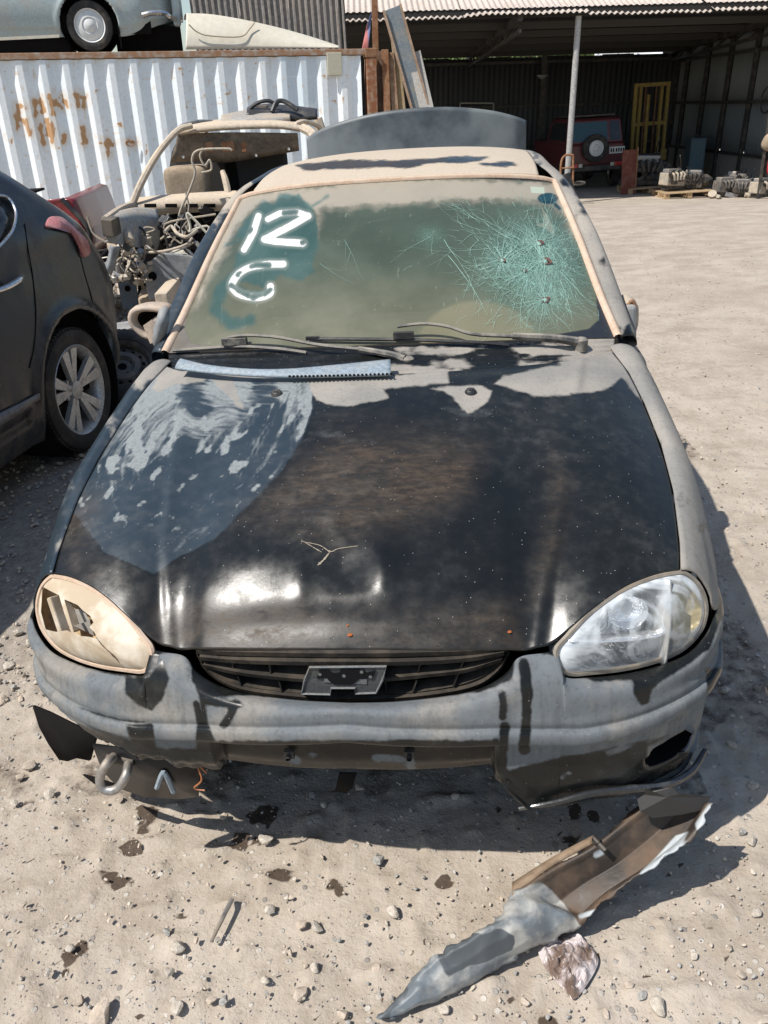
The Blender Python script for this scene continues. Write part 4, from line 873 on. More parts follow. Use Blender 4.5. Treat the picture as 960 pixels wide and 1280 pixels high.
# ---- rear: back window, raised boot lid, boot well, rear panel
bw = coons(arc(full(np.array([(0, 3.075, 1.388), (.3, 3.06, 1.383), (.50, 3.02, 1.372)])), 30), arc(full(np.array([(0, 3.48, 1.06), (.3, 3.46, 1.055), (.545, 3.42, 1.05)])), 30), arc(np.array([(-.50, 3.02, 1.372), (-.53, 3.22, 1.22), (-.545, 3.42, 1.05)]), 14), arc(np.array([(.50, 3.02, 1.372), (.53, 3.22, 1.22), (.545, 3.42, 1.05)]), 14))
gmesh('rear_window', bw, K['glass_dark'], sedan)
b = MB(); b.box((0, 3.75, .45), (1.40, .5, .02)); b.box((0, 4.0, .62), (1.42, .03, .55)); b.box((0, 4.03, .50), (1.50, .08, .22)); b.box((0, 3.47, .78), (1.3, .03, .5)); b.build('boot_well', K['black_plastic'], sedan, bevel=.02)
la = np.array([(x_, z_) for x_, z_ in ((-.575, 1.475), (-.50, 1.515), (-.38, 1.548), (-.2, 1.578), (0, 1.590), (.2, 1.584), (.38, 1.560), (.50, 1.530), (.582, 1.498))])
top = arc(np.stack([la[:, 0], 3.46+.06*(1-(la[:, 0]/.6)**2)*0+.0*la[:, 0], la[:, 1]], 1), 90)
rows = []
for f in np.linspace(0, 1, 28):
    r_ = top.copy(); r_[:, 2] = top[:, 2]*(1-f)+1.02*f; r_[:, 1] = 3.50-.075*(1-(top[:, 0]/.62)**2)-.06*f*0+.03*(1-f)**2; r_[:, 0] *= 1-.0*f; rows.append(r_)
G = np.array(rows); e_ = sstep(.52, .585, np.abs(G[..., 0])); G[..., 1] += .035*e_
P = spx(G); nz = fbm(P[:, 0], P[:, 1], .03, 4, 19); nz2 = fbm(P[:, 0]+P[:, 1]*.8, P[:, 1], .05, 3, 29)
K['lid'] = grimy('dusty_blue_grey_boot_paint', (.045, .058, .068), (.19, .21, .215), .55, .45, sc=2.2, settle=0, bump=.05)
bl = gmesh('boot_lid', G, K['lid'], sedan, thick=.02, off=0)
# ---- cowl between bonnet and glass
c0 = Hc1.copy()+np.array([0, -.012, -.014]); c1 = arc(GB, NH)+np.array([0, .006, -.006])
f = np.linspace(0, 1, 26)[:, None, None]; G = c0[None]*(1-f)+c1[None]*f; G[..., 2] += -.012*np.sin(np.pi*f[..., 0])-.004*np.sin(f[..., 0]*38)
P = spx(G); nz = fbm(P[:, 0]*.5, P[:, 1]*3, .04, 4, 31)
gmesh('cowl_panel', G, K['hood'], sedan, attrs=shade_attrs(G, (nz-.44)*22+8*sstep(690, 740, P[:, 0])-14*sstep(500, 460, P[:, 0])+0*P[:, 0], tan=np.full(len(P), .25)), thick=.004)
# pale blue-grey leaf screen lying over the left half of the cowl
q = [(226, 449, 219, 461), (260, 457, 255, 466), (310, 462, 305, 470), (360, 462, 358, 472), (420, 457, 420, 471), (488, 450, 489, 469)]
def hoodz(x, y, lift):
    return sloc(x, y, (0, 1.0, .968+lift), (0, -.02, 1))
up_ = arc(np.array([hoodz(a, b_+0, .018) for a, b_, c_, d_ in q]), 60); dn = arc(np.array([hoodz(c_, d_, .006) for a, b_, c_, d_ in q]), 60)
f = np.linspace(0, 1, 7)[None, :, None]; G = dn[:, None]*(1-f)+up_[:, None]*f; G[..., 2] += .004*np.sin(np.pi*f[..., 0])
K['leafscreen'] = grimy('pale_blue_grey_plastic', (.21, .26, .30), (.33, .33, .315), .35, .6, sc=14, settle=.1)
ls = gmesh('leaf_screen', G, K['leafscreen'], sedan, thick=.006)
for i in range(26):
    k = 34+i; 
    if k >= 60: break
    p = dn[k]; b = MB(); b.box(p+np.array([0, -.004, .005]), (.005, .008, .004)); t_ = b.build('screen_tooth', K['dark'], ls)
# ---- wipers
def wp(x, y, lift=.02): p = winv([(x, y)])[0]; return p+np.array([0, -.5, .86])*lift
K['wiper'] = grimy('wiper_metal', (.06, .06, .06), (.34, .31, .26), .55, .5, .3, sc=20, settle=.4)
wa = empty('wiper', (0, 0, 0)); wa.parent = sedan
b = MB(); b.tube([wp(722, 437, .030), wp(690, 434, .035), wp(640, 431, .035)], [.014, .012, .010], 8, 10); b.tube([wp(640, 431, .034), wp(590, 428, .034), wp(560, 420, .038), wp(530, 417, .04), wp(498, 419, .036)], [.006, .005, .005], 6, 16)
b.lathe([(-.02, .019), (.012, .019), (.018, .012), (.019, .001)], 'z', wp(727, 438, .025), 16); b.build('wiper_arm', K['wiper'], wa, True)
b = MB(); b.tube([wp(385, 427, .012), wp(450, 428, .014), wp(520, 429, .014), wp(590, 432, .014), wp(636, 435, .010)], [.0055, .0055, .0055], 6, 20); b.box(wp(505, 426, .024), (.06, .02, .018)); b.box(wp(392, 427, .014), (.04, .012, .010)); b.build('wiper_blade', K['black_plastic'], wa, True)
wb_ = empty('wiper', (0, 0, 0)); wb_.parent = sedan
b = MB(); b.tube([wp(506, 458, .030), wp(490, 452, .03), wp(450, 445, .03)], [.013, .011, .009], 8, 10); b.tube([wp(450, 445, .03), wp(400, 440, .03), wp(350, 432, .034), wp(310, 430, .036), wp(288, 432, .034)], [.006, .005, .005], 6, 16)
b.lathe([(-.02, .019), (.012, .019), (.018, .012), (.019, .001)], 'z', wp(510, 459, .02), 16); b.build('wiper_arm', K['wiper'], wb_, True)
b = MB(); b.tube([wp(218, 441, .010), wp(260, 439, .012), wp(300, 437, .012), wp(350, 440, .012), wp(384, 444, .010)], [.0055, .0055, .0055], 6, 20); b.box(wp(295, 433, .022), (.075, .024, .02)); b.build('wiper_blade', K['wiper'], wb_, True)
# ---- headlamps
LO = np.array([(.417, .123, .651), (.418, .116, .625), (.43, .115, .605), (.45, .123, .592), (.484, .135, .586), (.554, .165, .572), (.625, .198, .566), (.684, .229, .573), (.723, .257, .597), (.736, .274, .628), (.733, .283, .66), (.716, .287, .695), (.688, .282, .722), (.669, .275, .729), (.621, .253, .733), (.565, .224, .729), (.519, .197, .716), (.474, .167, .695), (.438, .14, .668)])
LN = np.array([.425, -.857, .29])
LC = np.array([.60, .215, .652])
def rings(outl, fr_, hs, sg):
    out = []
    for f_, h_ in zip(fr_, hs): out.append((LC+(outl-LC)*f_)+LN*h_)
    return np.array(out)*np.array([sg, 1, 1])
def lamp(sg):
    L = empty('headlamp', (0, 0, 0)); L.parent = sedan
    ol = cr(LO, 96, True)
    nr_ = 30 if sg > 0 else 70; ol = ol if sg > 0 else cr(LO, 200, True); fr_ = np.linspace(1, .02, nr_); G = rings(ol, fr_, -.010+.040*(1-fr_**2)**.8, sg)
    P = spx(G)
    if sg > 0:
        m = Mt('headlamp_clear_plastic', .06); m.set('Base Color', (.96, .97, .97)); m.set('Transmission Weight', .0); n = m.noise(30, 4)
        n5 = m.noise(9, 3, .5, None, 2.5); m.set('Alpha', m.math('ADD', m.mr(m.math('ADD', n, m.attr('milky_highlight')), .35, 1.3, .06, .5), m.mr(n5, .42, .62, .05, .45))); m.set('Roughness', m.mr(n, .3, .8, .05, .2)); m.set('Base Color', (.66, .70, .72)); m.set('Specular IOR Level', .8)  # whitish opacity patches paint milky highlights onto the lens
        hz_ = np.repeat(sstep(.78, 1.0, fr_), 96)*.9
        gmesh('lens', G, m.m, L, wrap=True, attrs=dict(milky_highlight=hz_))
        bowlm = Mt('lamp_reflector', .28, .75); nz_ = bowlm.noise(16, 3, .5, None, 1.5); bowlm.set('Base Color', (.88, .90, .92)); bowlm.bump(nz_, .8, .02); bowlm = bowlm.m
    else:
        m = Mt('sunburnt_dusty_lens', .8); n = m.noise(12, 6, .6); n2 = m.noise(70, 4)
        m.set('Base Color', m.mix(m.mr(n, .38, .62), (.42, .335, .235), m.mix(n2, (.56, .49, .39), (.66, .60, .50)))); m.bump(n2, .15, .002)
        hole = union(poly_sd(P, [(53, 733), (62, 738), (74, 744), (80, 765), (89, 791), (84, 788), (70, 790), (57, 787), (51, 765)]), poly_sd(P, [(80, 749), (88, 752), (97, 756), (104, 763), (113, 770), (117, 778), (112, 784), (118, 790), (122, 798), (110, 796), (100, 795), (92, 790)]))
        m.set('Alpha', m.mr(m.attr('hole'), .4, -.1)); gmesh('lens', G, m.m, L, wrap=True, attrs=dict(hole=hole))
        bowlm = grimy('tarnished_reflector', (.46, .33, .18), (.55, .43, .29), .4, .6, .1, sc=12, settle=.2)
        ck = Mt('lens_crack', .9).set('Base Color', (.08, .05, .03)).m
        def onl(x, y): return G.reshape(-1, 3)[np.argmin((P[:, 0]-x)**2+(P[:, 1]-y)**2)]+np.array([-.425, -.857, .29])*.0015
        strip([(121, 797), (130, 808), (145, 822), (156, 836)], .0025, 'lens_crack', ck, L, 0, onl)
    # seal round the lens, bowl behind it
    rim = cr(LO, 120, True); rim = (LC+(rim-LC)*1.015)+LN*-.010; rim[:, 0] *= sg
    b = MB(); b.tube(rim, .0062, 6, closed=True); b.build('lens_seal', K['tan_trim'] if sg < 0 else grimy('grey_lamp_seal', (.20, .18, .15), TAN, .4, .7), L, True)
    ol = cr(LO, 96, True); fr_ = np.array([1, .99, .96, .90, .8, .6, .3, .02]); G2 = rings(ol, fr_, np.array([-.012, -.035, -.055, -.07, -.085, -.10, -.11, -.112])*(1 if sg > 0 else .5), sg)
    gmesh('reflector', G2, bowlm, L, wrap=True)
    # divider between the main beam and the turn indicator, the indicator chamber and the bulb
    S_ = np.array([sg, 1, 1]); q = lambda x, y, d: sloc(x, y, (LC+LN*d)*S_, LN*S_)
    if sg > 0:
        b = MB(); lo_, hi_ = q(838, 725, 0.012), q(832, 832, .004); mid = q(838, 775, .020)
        ps = cr([lo_, mid, hi_], 14); V = np.stack([ps, ps-LN*.07], 1); gmesh('lamp_divider', V, plain('lamp_chrome_white', (.62, .62, .60), .3, .5), L, thick=.006)
        am = Mt('amber_chamber', .3); am.set('Base Color', am.mix(am.noise(20), (.40, .32, .15), (.55, .47, .28))); am.bump(am.voro(90), .5, .004)
        a_ = np.array([(842, 722), (862, 724), (877, 742), (882, 762), (876, 785), (860, 806), (840, 822)]); inn = [q(x, y, -.012) for x, y in a_]; bk = [q(841, y, -.03) for x, y in a_]
        gmesh('turn_indicator', np.stack([np.array(inn), (np.array(inn)+np.array(bk))/2-LN*.035, np.array(bk)], 1), am.m, L)
        b = MB(); b.lathe([(0, .040), (.02, .035), (.03, .018), (.032, .001)], 'y', q(785, 766, -.03), 28); b.build('inner_reflector', bowlm, L, True)
        b = MB(); b.lathe([(.0, .0001), (.004, .008), (.012, .012), (.03, .012)], 'y', q(785, 766, -.035), 14); b.build('bulb', plain('bulb_glass', (.7, .7, .7), .1), L, True)
        b = MB(); ps = cr([q(714, 802, .004), q(770, 802, .010), q(825, 795, .010), q(836, 780, .008)], 14); V = np.stack([ps, ps-LN*.05], 1); gmesh('lamp_shelf', V, bowlm, L, thick=.003)
    else:
        b = MB(); b.bar(q(72, 744, .0), q(88, 792, .0), .014, .05, up=LN*[-1, 1, 1]); b.build('lamp_divider', m.m, L, bevel=.003)
        b = MB(); b.add([q(82, 760, -.03), q(104, 762, -.02), q(113, 776, -.015), q(92, 790, -.03)], [(0, 1, 2, 3)]); b.add([q(92, 782, -.01), q(112, 776, -.005), q(118, 795, -.01)], [(0, 1, 2)]); sh_ = b.build('reflector_shard', plain('grey_shard', (.30, .28, .25), .5), L)
lamp(1); lamp(-1)
# near-black panels paint the shade of the engine bay behind lamps and grille
b = MB(); b.box((0, .33, .50), (1.30, .06, .40)); b.box((0, .6, .30), (1.2, .6, .05)); b.build('bay_shade_panel', K['dark'], sedan)
b = MB(); b.prism([(-.78, .62), (-.76, .36), (-.70, .255), (-.62, .18), (-.48, .125), (-.28, .09), (0, .07), (.28, .09), (.48, .125), (.62, .18), (.70, .255), (.76, .36), (.78, .62)], (0, .02, .405), (1, 0, 0), (0, 1, 0), (0, 0, .01)); b.build('sun_block_tray', K['dark'], sedan)  # unseen tray added to block sun passing under the bumper
b = MB(); b.box((0, 2.2, .27), (1.42, 3.0, .06)); b.build('shadow_floor_plate', K['dark'], sedan)  # unseen plate added so the car casts its shadow
# ================================================================ front bumper
plan = np.array([(0, .02), (.1, .022), (.2, .031), (.27, .042), (.31, .05), (.345, .056), (.38, .062), (.42, .071), (.43, .073), (.48, .083), (.56, .112), (.64, .155), (.70, .198), (.735, .232), (.757, .264), (.779, .305), (.798, .385), (.807, .475), (.811, .57)])
TT = np.array([(0, .078, .553), (.1, .080, .556), (.2, .083, .568), (.268, .088, .587), (.312, .10, .612), (.336, .115, .638), (.375, .125, .640), (.410, .127, .640), (.424, .108, .598), (.48, .128, .580), (.554, .158, .566), (.625, .191, .560), (.688, .222, .567), (.728, .252, .590), (.752, .282, .612), (.768, .320, .606), (.790, .395, .603), (.801, .475, .600), (.806, .57, .598)])
NC = 150
PL, TP = cr(plan, NC), cr(TT, NC)
def bump_grid(sg, nr=64):
    T = np.gradient(PL, axis=0); T /= np.linalg.norm(T, axis=1)[:, None]; Nn = np.stack([T[:, 1], -T[:, 0]], 1)
    G = np.zeros((nr, NC, 3)); u_, v_ = PL[:, 0], PL[:, 1]
    wst = np.interp(u_, [0, .28, .45, .6, .75, .82], [.548, .520, .492, .488, .492, .50])   # moulding step line
    for i in range(NC):
        uu = u_[i]; ws = wst[i]; tp = TP[i]
        if sg > 0:
            wb = np.interp(uu, [0, .285, .32, .36, .5, .62, .72, .78, .806, .82], [.388, .383, .34, .285, .285, .262, .245, .26, .30, .36])
            if v_[i] > .33: wb = np.interp(v_[i], [.33, .42, .57], [.36, .385, .36])
        else:
            wb = np.interp(uu, [0, .285, .34, .5, .6, .70, .76, .80, .82], [.388, .383, .372, .375, .388, .400, .375, .34, .34])+(.006*math.sin(uu*60)+.004*math.sin(uu*137))*float(sstep(.3, .36, uu))
            if v_[i] > .26: wb = np.interp(v_[i], [.26, .34, .57], [.372, .34, .35])
        lip = 1. if sg > 0 and uu > .31 else 0.

        o0 = -math.hypot(tp[0]-uu, tp[1]-v_[i])
        prof = [(None, 0), (None, .45), (-.004, ws+.034), (0, ws+.018), (0, ws+.004), (.010, ws-.001), (.013, ws-.014), (.010, ws-.028), (-.003, ws-.036), (-.010, ws-.07*1.0), (-.012, (ws-.07+wb)/2 if wb < ws-.075 else ws-.075), (-.020, wb+.016), (-.026+.016*lip, wb)]
        pts = []
        for k_, (of, h_) in enumerate(prof):
            if of is None:
                a = np.array([uu+Nn[i, 0]*-.004, v_[i]+Nn[i, 1]*-.004, ws+.034]); f = h_
                p = tp*(1-f)+a*f; p = p+np.array([Nn[i, 0], Nn[i, 1], .8])*(.012*math.sin(math.pi*f)+.0) if f > 0 else p
                pts.append(p)
            else:
                hh = max(h_, wb) if k_ > 8 else h_
                pts.append(np.array([uu+Nn[i, 0]*of, v_[i]+Nn[i, 1]*of, hh-0.0005*k_]))
        pts = np.array(pts); q = np.zeros((nr, 3)); tpar = np.linspace(0, len(pts)-1, nr)
        q = cr(pts, nr); G[:, i] = q
    # number-plate recess
    H = G[..., 2]; U = G[..., 0]; top_r = (wst-.040)[None]
    m_ = sstep(.292, .284, U)*sstep(0, .008, top_r-H); G[..., 1] += .030*m_
    G[..., 1] += np.where((H < top_r) & (U < .3), .0, 0)
    # dents and waves
    G[..., 1] += (fbm(U*(1 if sg > 0 else -1), H, 4, 2, 8)-.5)*.005
    return G
halves = {}
for sg in (1, -1):
    G = bump_grid(sg); keep = np.ones((G.shape[0]-1, G.shape[1]-1), bool)
    if sg > 0:
        A = np.ones(G.shape[:2], bool); keep = snap_circle(A, A, .672, .340, .036, G, 0, 2, ra=.064)
    Gm = G*np.array([sg, 1, 1]); P = spx(Gm); wig = (fbm(P[:, 0], P[:, 1], .07, 3, 91)-.5)*8+(fbm(P[:, 0], P[:, 1], .3, 2, 92)-.5)*3
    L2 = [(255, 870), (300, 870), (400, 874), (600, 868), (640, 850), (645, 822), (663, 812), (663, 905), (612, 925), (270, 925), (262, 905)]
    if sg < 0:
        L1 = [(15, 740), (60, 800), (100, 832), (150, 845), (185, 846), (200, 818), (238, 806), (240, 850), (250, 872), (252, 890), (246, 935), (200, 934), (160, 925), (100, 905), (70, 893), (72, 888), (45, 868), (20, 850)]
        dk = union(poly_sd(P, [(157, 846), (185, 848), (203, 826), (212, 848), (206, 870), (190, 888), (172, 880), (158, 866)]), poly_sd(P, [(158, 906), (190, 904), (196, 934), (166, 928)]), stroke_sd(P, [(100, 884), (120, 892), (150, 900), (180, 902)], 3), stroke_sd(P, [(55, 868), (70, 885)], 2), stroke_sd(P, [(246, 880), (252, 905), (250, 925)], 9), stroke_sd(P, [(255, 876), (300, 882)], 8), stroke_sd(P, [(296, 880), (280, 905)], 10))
        dust_and_lit = union(poly_sd(P, L1), poly_sd(P, L2), poly_sd(P, [(45, 870), (76, 885), (78, 905), (60, 900)]))  # last polygon paints a lit strip on the bumper edge as pale dust
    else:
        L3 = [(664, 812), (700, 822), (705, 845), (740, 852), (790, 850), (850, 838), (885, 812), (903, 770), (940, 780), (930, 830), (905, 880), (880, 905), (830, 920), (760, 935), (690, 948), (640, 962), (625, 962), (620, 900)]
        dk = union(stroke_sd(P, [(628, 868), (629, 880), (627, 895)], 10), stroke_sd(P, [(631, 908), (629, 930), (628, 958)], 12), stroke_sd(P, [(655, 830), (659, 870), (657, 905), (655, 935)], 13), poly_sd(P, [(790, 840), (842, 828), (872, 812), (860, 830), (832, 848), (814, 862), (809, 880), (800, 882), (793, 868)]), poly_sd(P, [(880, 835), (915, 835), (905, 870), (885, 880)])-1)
        dust_and_lit = union(poly_sd(P, L2), poly_sd(P, L3), poly_sd(P, [(810, 930), (880, 900), (905, 930), (880, 960), (865, 940), (830, 936), (806, 950)]), stroke_sd(P, [(703, 970), (712, 965)], 5), stroke_sd(P, [(760, 940), (790, 932)], 10)-2)
    dust = np.minimum(dust_and_lit+wig*.5, -dk+wig*.3)
    spots = union(stroke_sd(P, [(470, 946), (500, 948)], 14), stroke_sd(P, [(360, 945), (370, 950)], 16), stroke_sd(P, [(512, 950), (514, 958)], 17), stroke_sd(P, [(430, 962), (560, 965)], 4), stroke_sd(P, [(388, 942), (394, 944)], 10))-2.5+wig*.4
    rust = np.where((P[:, 1] > 925) & (np.abs(Gm[..., 0].ravel()) < .29), 40*fbm(P[:, 0], P[:, 1], .03, 3, 5)-14, -99.)
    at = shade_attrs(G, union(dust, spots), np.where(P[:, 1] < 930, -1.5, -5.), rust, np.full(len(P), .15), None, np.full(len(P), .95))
    halves[sg] = (Gm, keep, {k: v.reshape(G.shape[:2]) for k, v in at.items()})
(Ga, ka, aa), (Gb, kb, ab) = halves[-1], halves[1]
G = np.concatenate([Ga[:, ::-1], Gb[:, 1:]], 1); keep = np.concatenate([ka[:, ::-1], kb], 1)
at = {k: np.concatenate([aa[k][:, ::-1], ab[k][:, 1:]], 1).ravel() for k in aa}
Pj = spx(G); at['tan'] = .75*sstep(-4, 3, stroke_sd(Pj, cr([(25, 780), (32, 845), (90, 888), (150, 903), (245, 912), (400, 914), (640, 908)], 40), 15)+(fbm(Pj[:, 0], Pj[:, 1], .05, 3, 95)-.55)*22)
at['blue'] = .88+.1*sstep(.2, -.3, G[..., 0]).ravel()
gmesh('front_bumper', G, K['bumper'], sedan, attrs=at, keep=keep, thick=.004, off=0)
# fog lamp opening: dark funnel and a raised lip below it
th_ = np.linspace(0, 2*np.pi, 40, endpoint=False); fu, fw_ = .672+.066*np.cos(th_), .340+.038*np.sin(th_)
fv = np.interp(fu, plan[:, 0], plan[:, 1])+.016; R0_ = np.stack([fu, fv, fw_], 1); cc = R0_.mean(0)
Gf = np.array([R0_, cc+(R0_-cc)*.92+np.array([-.015, .05, 0]), cc+(R0_-cc)*.8+np.array([-.03, .10, 0]), cc+(R0_-cc)*.02+np.array([-.03, .105, 0])])
gmesh('fog_lamp_recess', Gf, K['dark'], sedan, wrap=True)
# torn black corner piece on the left, hanging below the bumper
def pz(x, y, v): return sloc(x, y, (0, v, 0), (0, 1, 0))
def sheet(nm, pts, vs_, m, th=.004, par=sedan, n=10, bulge=.0):
    P_ = [pz(x, y, v) for (x, y), v in zip(pts, vs_)]; c = np.mean(P_, 0); k = len(P_)
    V = P_+[c+np.array([0, -bulge, 0])]; return _sol(mesh(nm, V, [(i, (i+1) % k, k) for i in range(k)], m, par, True), th)
def _sol(o, th):
    md = o.modifiers.new('t', 'SOLIDIFY'); md.thickness = th; md.offset = 0; return o
K['gloss_black'] = grimy('glossy_black_plastic', (.010, .012, .015), (.20, .20, .2), .35, .22, sc=12, settle=.1, coat=.5)
sheet('torn_corner_flap', [(42, 882), (62, 890), (90, 904), (122, 918), (116, 938), (113, 950), (97, 947), (86, 951), (75, 949), (62, 930), (50, 908)], [.30, .25, .20, .16, .17, .19, .21, .24, .27, .29, .31], K['dark'], .006)
lf = sheet('lower_valance_flap', [(116, 930), (160, 936), (215, 945), (250, 955), (248, 995), (225, 998), (180, 995), (150, 985), (128, 962)], [.14, .12, .11, .10, .14, .17, .19, .20, .18], plain('torn_black_plastic', (.010, .010, .011), .35, spec=.3), .005, bulge=.0)
b = MB(); b.tube([pz(196, 985, .12), pz(202, 968, .12), pz(207, 968, .12), pz(217, 990, .13)], .006, 6, 12); b.build('torn_edge', K['leafscreen'], sedan, True).parent = lf
sheet('splash_guard', [(104, 968), (120, 972), (150, 982), (148, 990), (126, 985)], [.25, .22, .2, .2, .22], K['dark'], .004)
sheet('hanging_strap', [(424, 966), (446, 966), (441, 984), (433, 991), (419, 988)], [.08, .08, .09, .1, .1], K['dark'], .003)
lp = cr([pz(x, y, v) for (x, y), v in zip([(648, 1008), (690, 1001), (740, 989), (790, 984), (830, 979), (862, 962), (880, 935)], [.085, .085, .10, .14, .18, .235, .285])], 50)
b = MB(); b.tube(lp+np.array([0, -.010, .004]), [.004, .006, .008, .010, .010, .009, .006], 8); b.build('valance_lip', K['gloss_black'], sedan, True)
b = MB(); b.tube([pz(258, 966, .11), pz(247, 957, .10), pz(252, 975, .09), pz(243, 985, .1), pz(256, 988, .1)], .0022, 5, 20); b.build('frayed_wire', plain('copper_wire', (.35, .13, .05), .5), sedan, True)
# towing shackle
tow = empty('tow_shackle', (0, 0, 0)); tow.parent = sedan
b = MB(); b.tube([pz(142, 946, .13), pz(133, 955, .10), pz(125, 972, .09), pz(128, 985, .085), pz(140, 988, .085), pz(150, 982, .09), pz(158, 968, .10), pz(160, 955, .13)], .0105, 10, 34); b.build('shackle_bow', K['steel'], tow, True)
b = MB(); b.tube([pz(134, 948, .14), pz(168, 950, .14)], .012, 10, 6); b.build('shackle_pin', K['dark_steel'], tow, True)
# number-plate fixings
for x in (362, 512):
    p = pz(x, 942, .048); b = MB(); b.box(p, (.020, .012, .018)); b.lathe([(-.014, .005), (-.006, .006), (.0, .0001)][::-1], 'y', p+np.array([0, -.004, 0]), 10); b.build('plate_clip', K['black_plastic'], sedan)
# ================================================================ grille
gr = empty('grille', (0, 0, 0)); gr.parent = sedan
gm = grimy('grille_plastic', (.016, .015, .014), (.085, .068, .050), .45, .55, sc=18, settle=.22, spec=.3)
def gp(x, y, d=0):                       # point of the slightly curved grille face
    for v in (.12, .13):
        p = sloc(x, y, (0, .112+d, 0), (0, 1, 0)); v_ = .098+d+.35*p[0]**2
    return sloc(x, y, (0, v_, 0), (0, 1, 0))
top_l = [(246, 815), (300, 817), (440, 819), (580, 816), (634, 812)]
bot_l = [(246, 818), (262, 842), (300, 862), (370, 872), (440, 875), (520, 872), (590, 860), (622, 840), (636, 816)]
def rib(a, w, d0=.0, depth=.03, nm='slat', mt=gm, n=60, th=None):
    c = arc(np.array([gp(x, y, d0) for x, y in a]), n); u_ = np.array([0, -.25, 1.]); u_ /= np.linalg.norm(u_)
    ww = np.broadcast_to(w, n)[:, None] if np.ndim(w) == 0 else np.interp(np.linspace(0, 1, n), np.linspace(0, 1, len(w)), w)[:, None]
    G = np.stack([c+u_*ww/2+np.array([0, depth, .004]), c+u_*ww/2, c-u_*ww/2, c-u_*ww/2+np.array([0, depth, -.002])], 1)
    return gmesh(nm, G, mt, gr, smooth=False, thick=.002)
rib(top_l, .011, .0, .03, 'surround'); rib(bot_l, .008, .0, .03, 'surround')
rib([(250, 823), (300, 827), (370, 829), (440, 829), (510, 829), (580, 825), (630, 817)], .010, -.004, .03)
rib([(252, 832), (300, 842), (350, 848), (385, 851)], .009, .0, .04); rib([(482, 850), (530, 845), (580, 839), (628, 825)], .009, .0, .04)
rib([(268, 846), (310, 859), (370, 867), (440, 869), (510, 867), (570, 858), (616, 842)], .006, .008, .03)
for a, b_ in (((288, 822), (291, 839)), ((335, 826), (338, 846)), ((296, 845), (302, 861)), ((347, 850), (352, 866)), ((387, 868), (384, 832)), ((525, 828), (520, 845)), ((580, 822), (573, 840)), ((520, 850), (515, 866)), ((572, 842), (566, 858)), ((478, 832), (482, 866))):
    p, q = gp(*a, .004), gp(*b_, .004); b = MB(); b.add([p, q, q+[0, .04, 0], p+[0, .04, 0], p+[.003, 0, 0], q+[.003, 0, 0], q+[.003, .04, 0], p+[.003, .04, 0]], [(0, 1, 2, 3), (4, 7, 6, 5), (0, 4, 5, 1), (2, 6, 7, 3)]); b.build('grille_divider', gm, gr)
# worn bow-tie shaped badge mount: raised rim, recessed centre with screw holes
bt = [(387, 834), (483, 833), (478, 850), (470, 866), (444, 867), (444, 860), (414, 860), (413, 868), (377, 867), (381, 850)]
inn = [(399, 838), (412, 838), (414, 841), (424, 841), (426, 837), (454, 837), (456, 841), (470, 838), (466, 848), (450, 848), (446, 852), (440, 856), (418, 856), (412, 852), (409, 848), (396, 848)]
def prism_px(poly, d0, d1, nm, mt, par):
    A = [gp(x, y, d0) for x, y in poly]; B = [gp(x, y, d1) for x, y in poly]; n = len(A)
    return mesh(nm, A+B, [tuple(range(n)), tuple(range(n, 2*n))[::-1]]+[(i, n+i, n+(i+1) % n, (i+1) % n) for i in range(n)], mt, par)
bm_ = empty('badge_mount', (0, 0, 0)); bm_.parent = gr
prism_px(bt, -.014, .02, 'badge_base', grimy('badge_grey', (.060, .062, .063), (.13, .11, .09), .25, .5, sc=30, settle=.1), bm_)
K['badge_in'] = plain('badge_recess', (.007, .007, .008), .8, spec=.15)
prism_px(inn, -.0165, -.010, 'badge_recess', K['badge_in'], bm_)
lip = grimy('badge_rim', (.13, .135, .135), (.2, .17, .13), .3, .4, sc=30, settle=.2)
b = MB(); b.tube([gp(x, y, -.0150) for x, y in bt], .0028, 5, closed=True); b.build('badge_rim', lip, bm_)
b = MB()
for x, y in ((400, 843), (430, 845), (452, 840), (463, 846)): b.lathe([(-.001, .0001), (-.001, .0035), (.004, .0045)], 'y', gp(x, y, -.016), 10)
b.build('screw_boss', lip, bm_)
b = MB(); b.box(gp(432, 850, -.012), (.085, .006, .012), rot=(0, .05, 0)); b.build('badge_bar', lip, bm_)
# ================================================================ mirrors
def mirror_right():
    M = empty('door_mirror', (0, 0, 0)); M.parent = sedan
    g = []
    o_ = arc(np.array([(.745, 1.52, .925), (.755, 1.50, .995), (.78, 1.50, 1.010), (.81, 1.52, .985), (.822, 1.55, .93), (.812, 1.54, .885), (.78, 1.52, .865), (.75, 1.52, .88)]), 30)
    c = o_.mean(0)
    for f, d in ((1, .09), (1.03, .05), (.97, .015), (.75, -.02), (.4, -.038), (.02, -.042)): g.append(c+(o_-c)*f+np.array([0, d, 0]))
    P = spx(np.array(g)); gmesh('mirror_shell', np.array(g), K['hood'], M, attrs=shade_attrs(np.array(g), (fbm(P[:, 0], P[:, 1], .08, 3, 4)-.25)*14, tan=np.full(len(P), .8)), wrap=True)
    b = MB(); b.box((.775, 1.50, .93), (.05, .10, .14), taper=.7); b.build('mirror_foot', K['grey_dust'], M, bevel=.012)
    b = MB(); b.tube([(.765, 1.49, .99), (.78, 1.485, 1.01), (.79, 1.487, .985), (.778, 1.488, .965)], .007, 6, 10); b.build('broken_clip', K['rust'], M, True)
mirror_right()
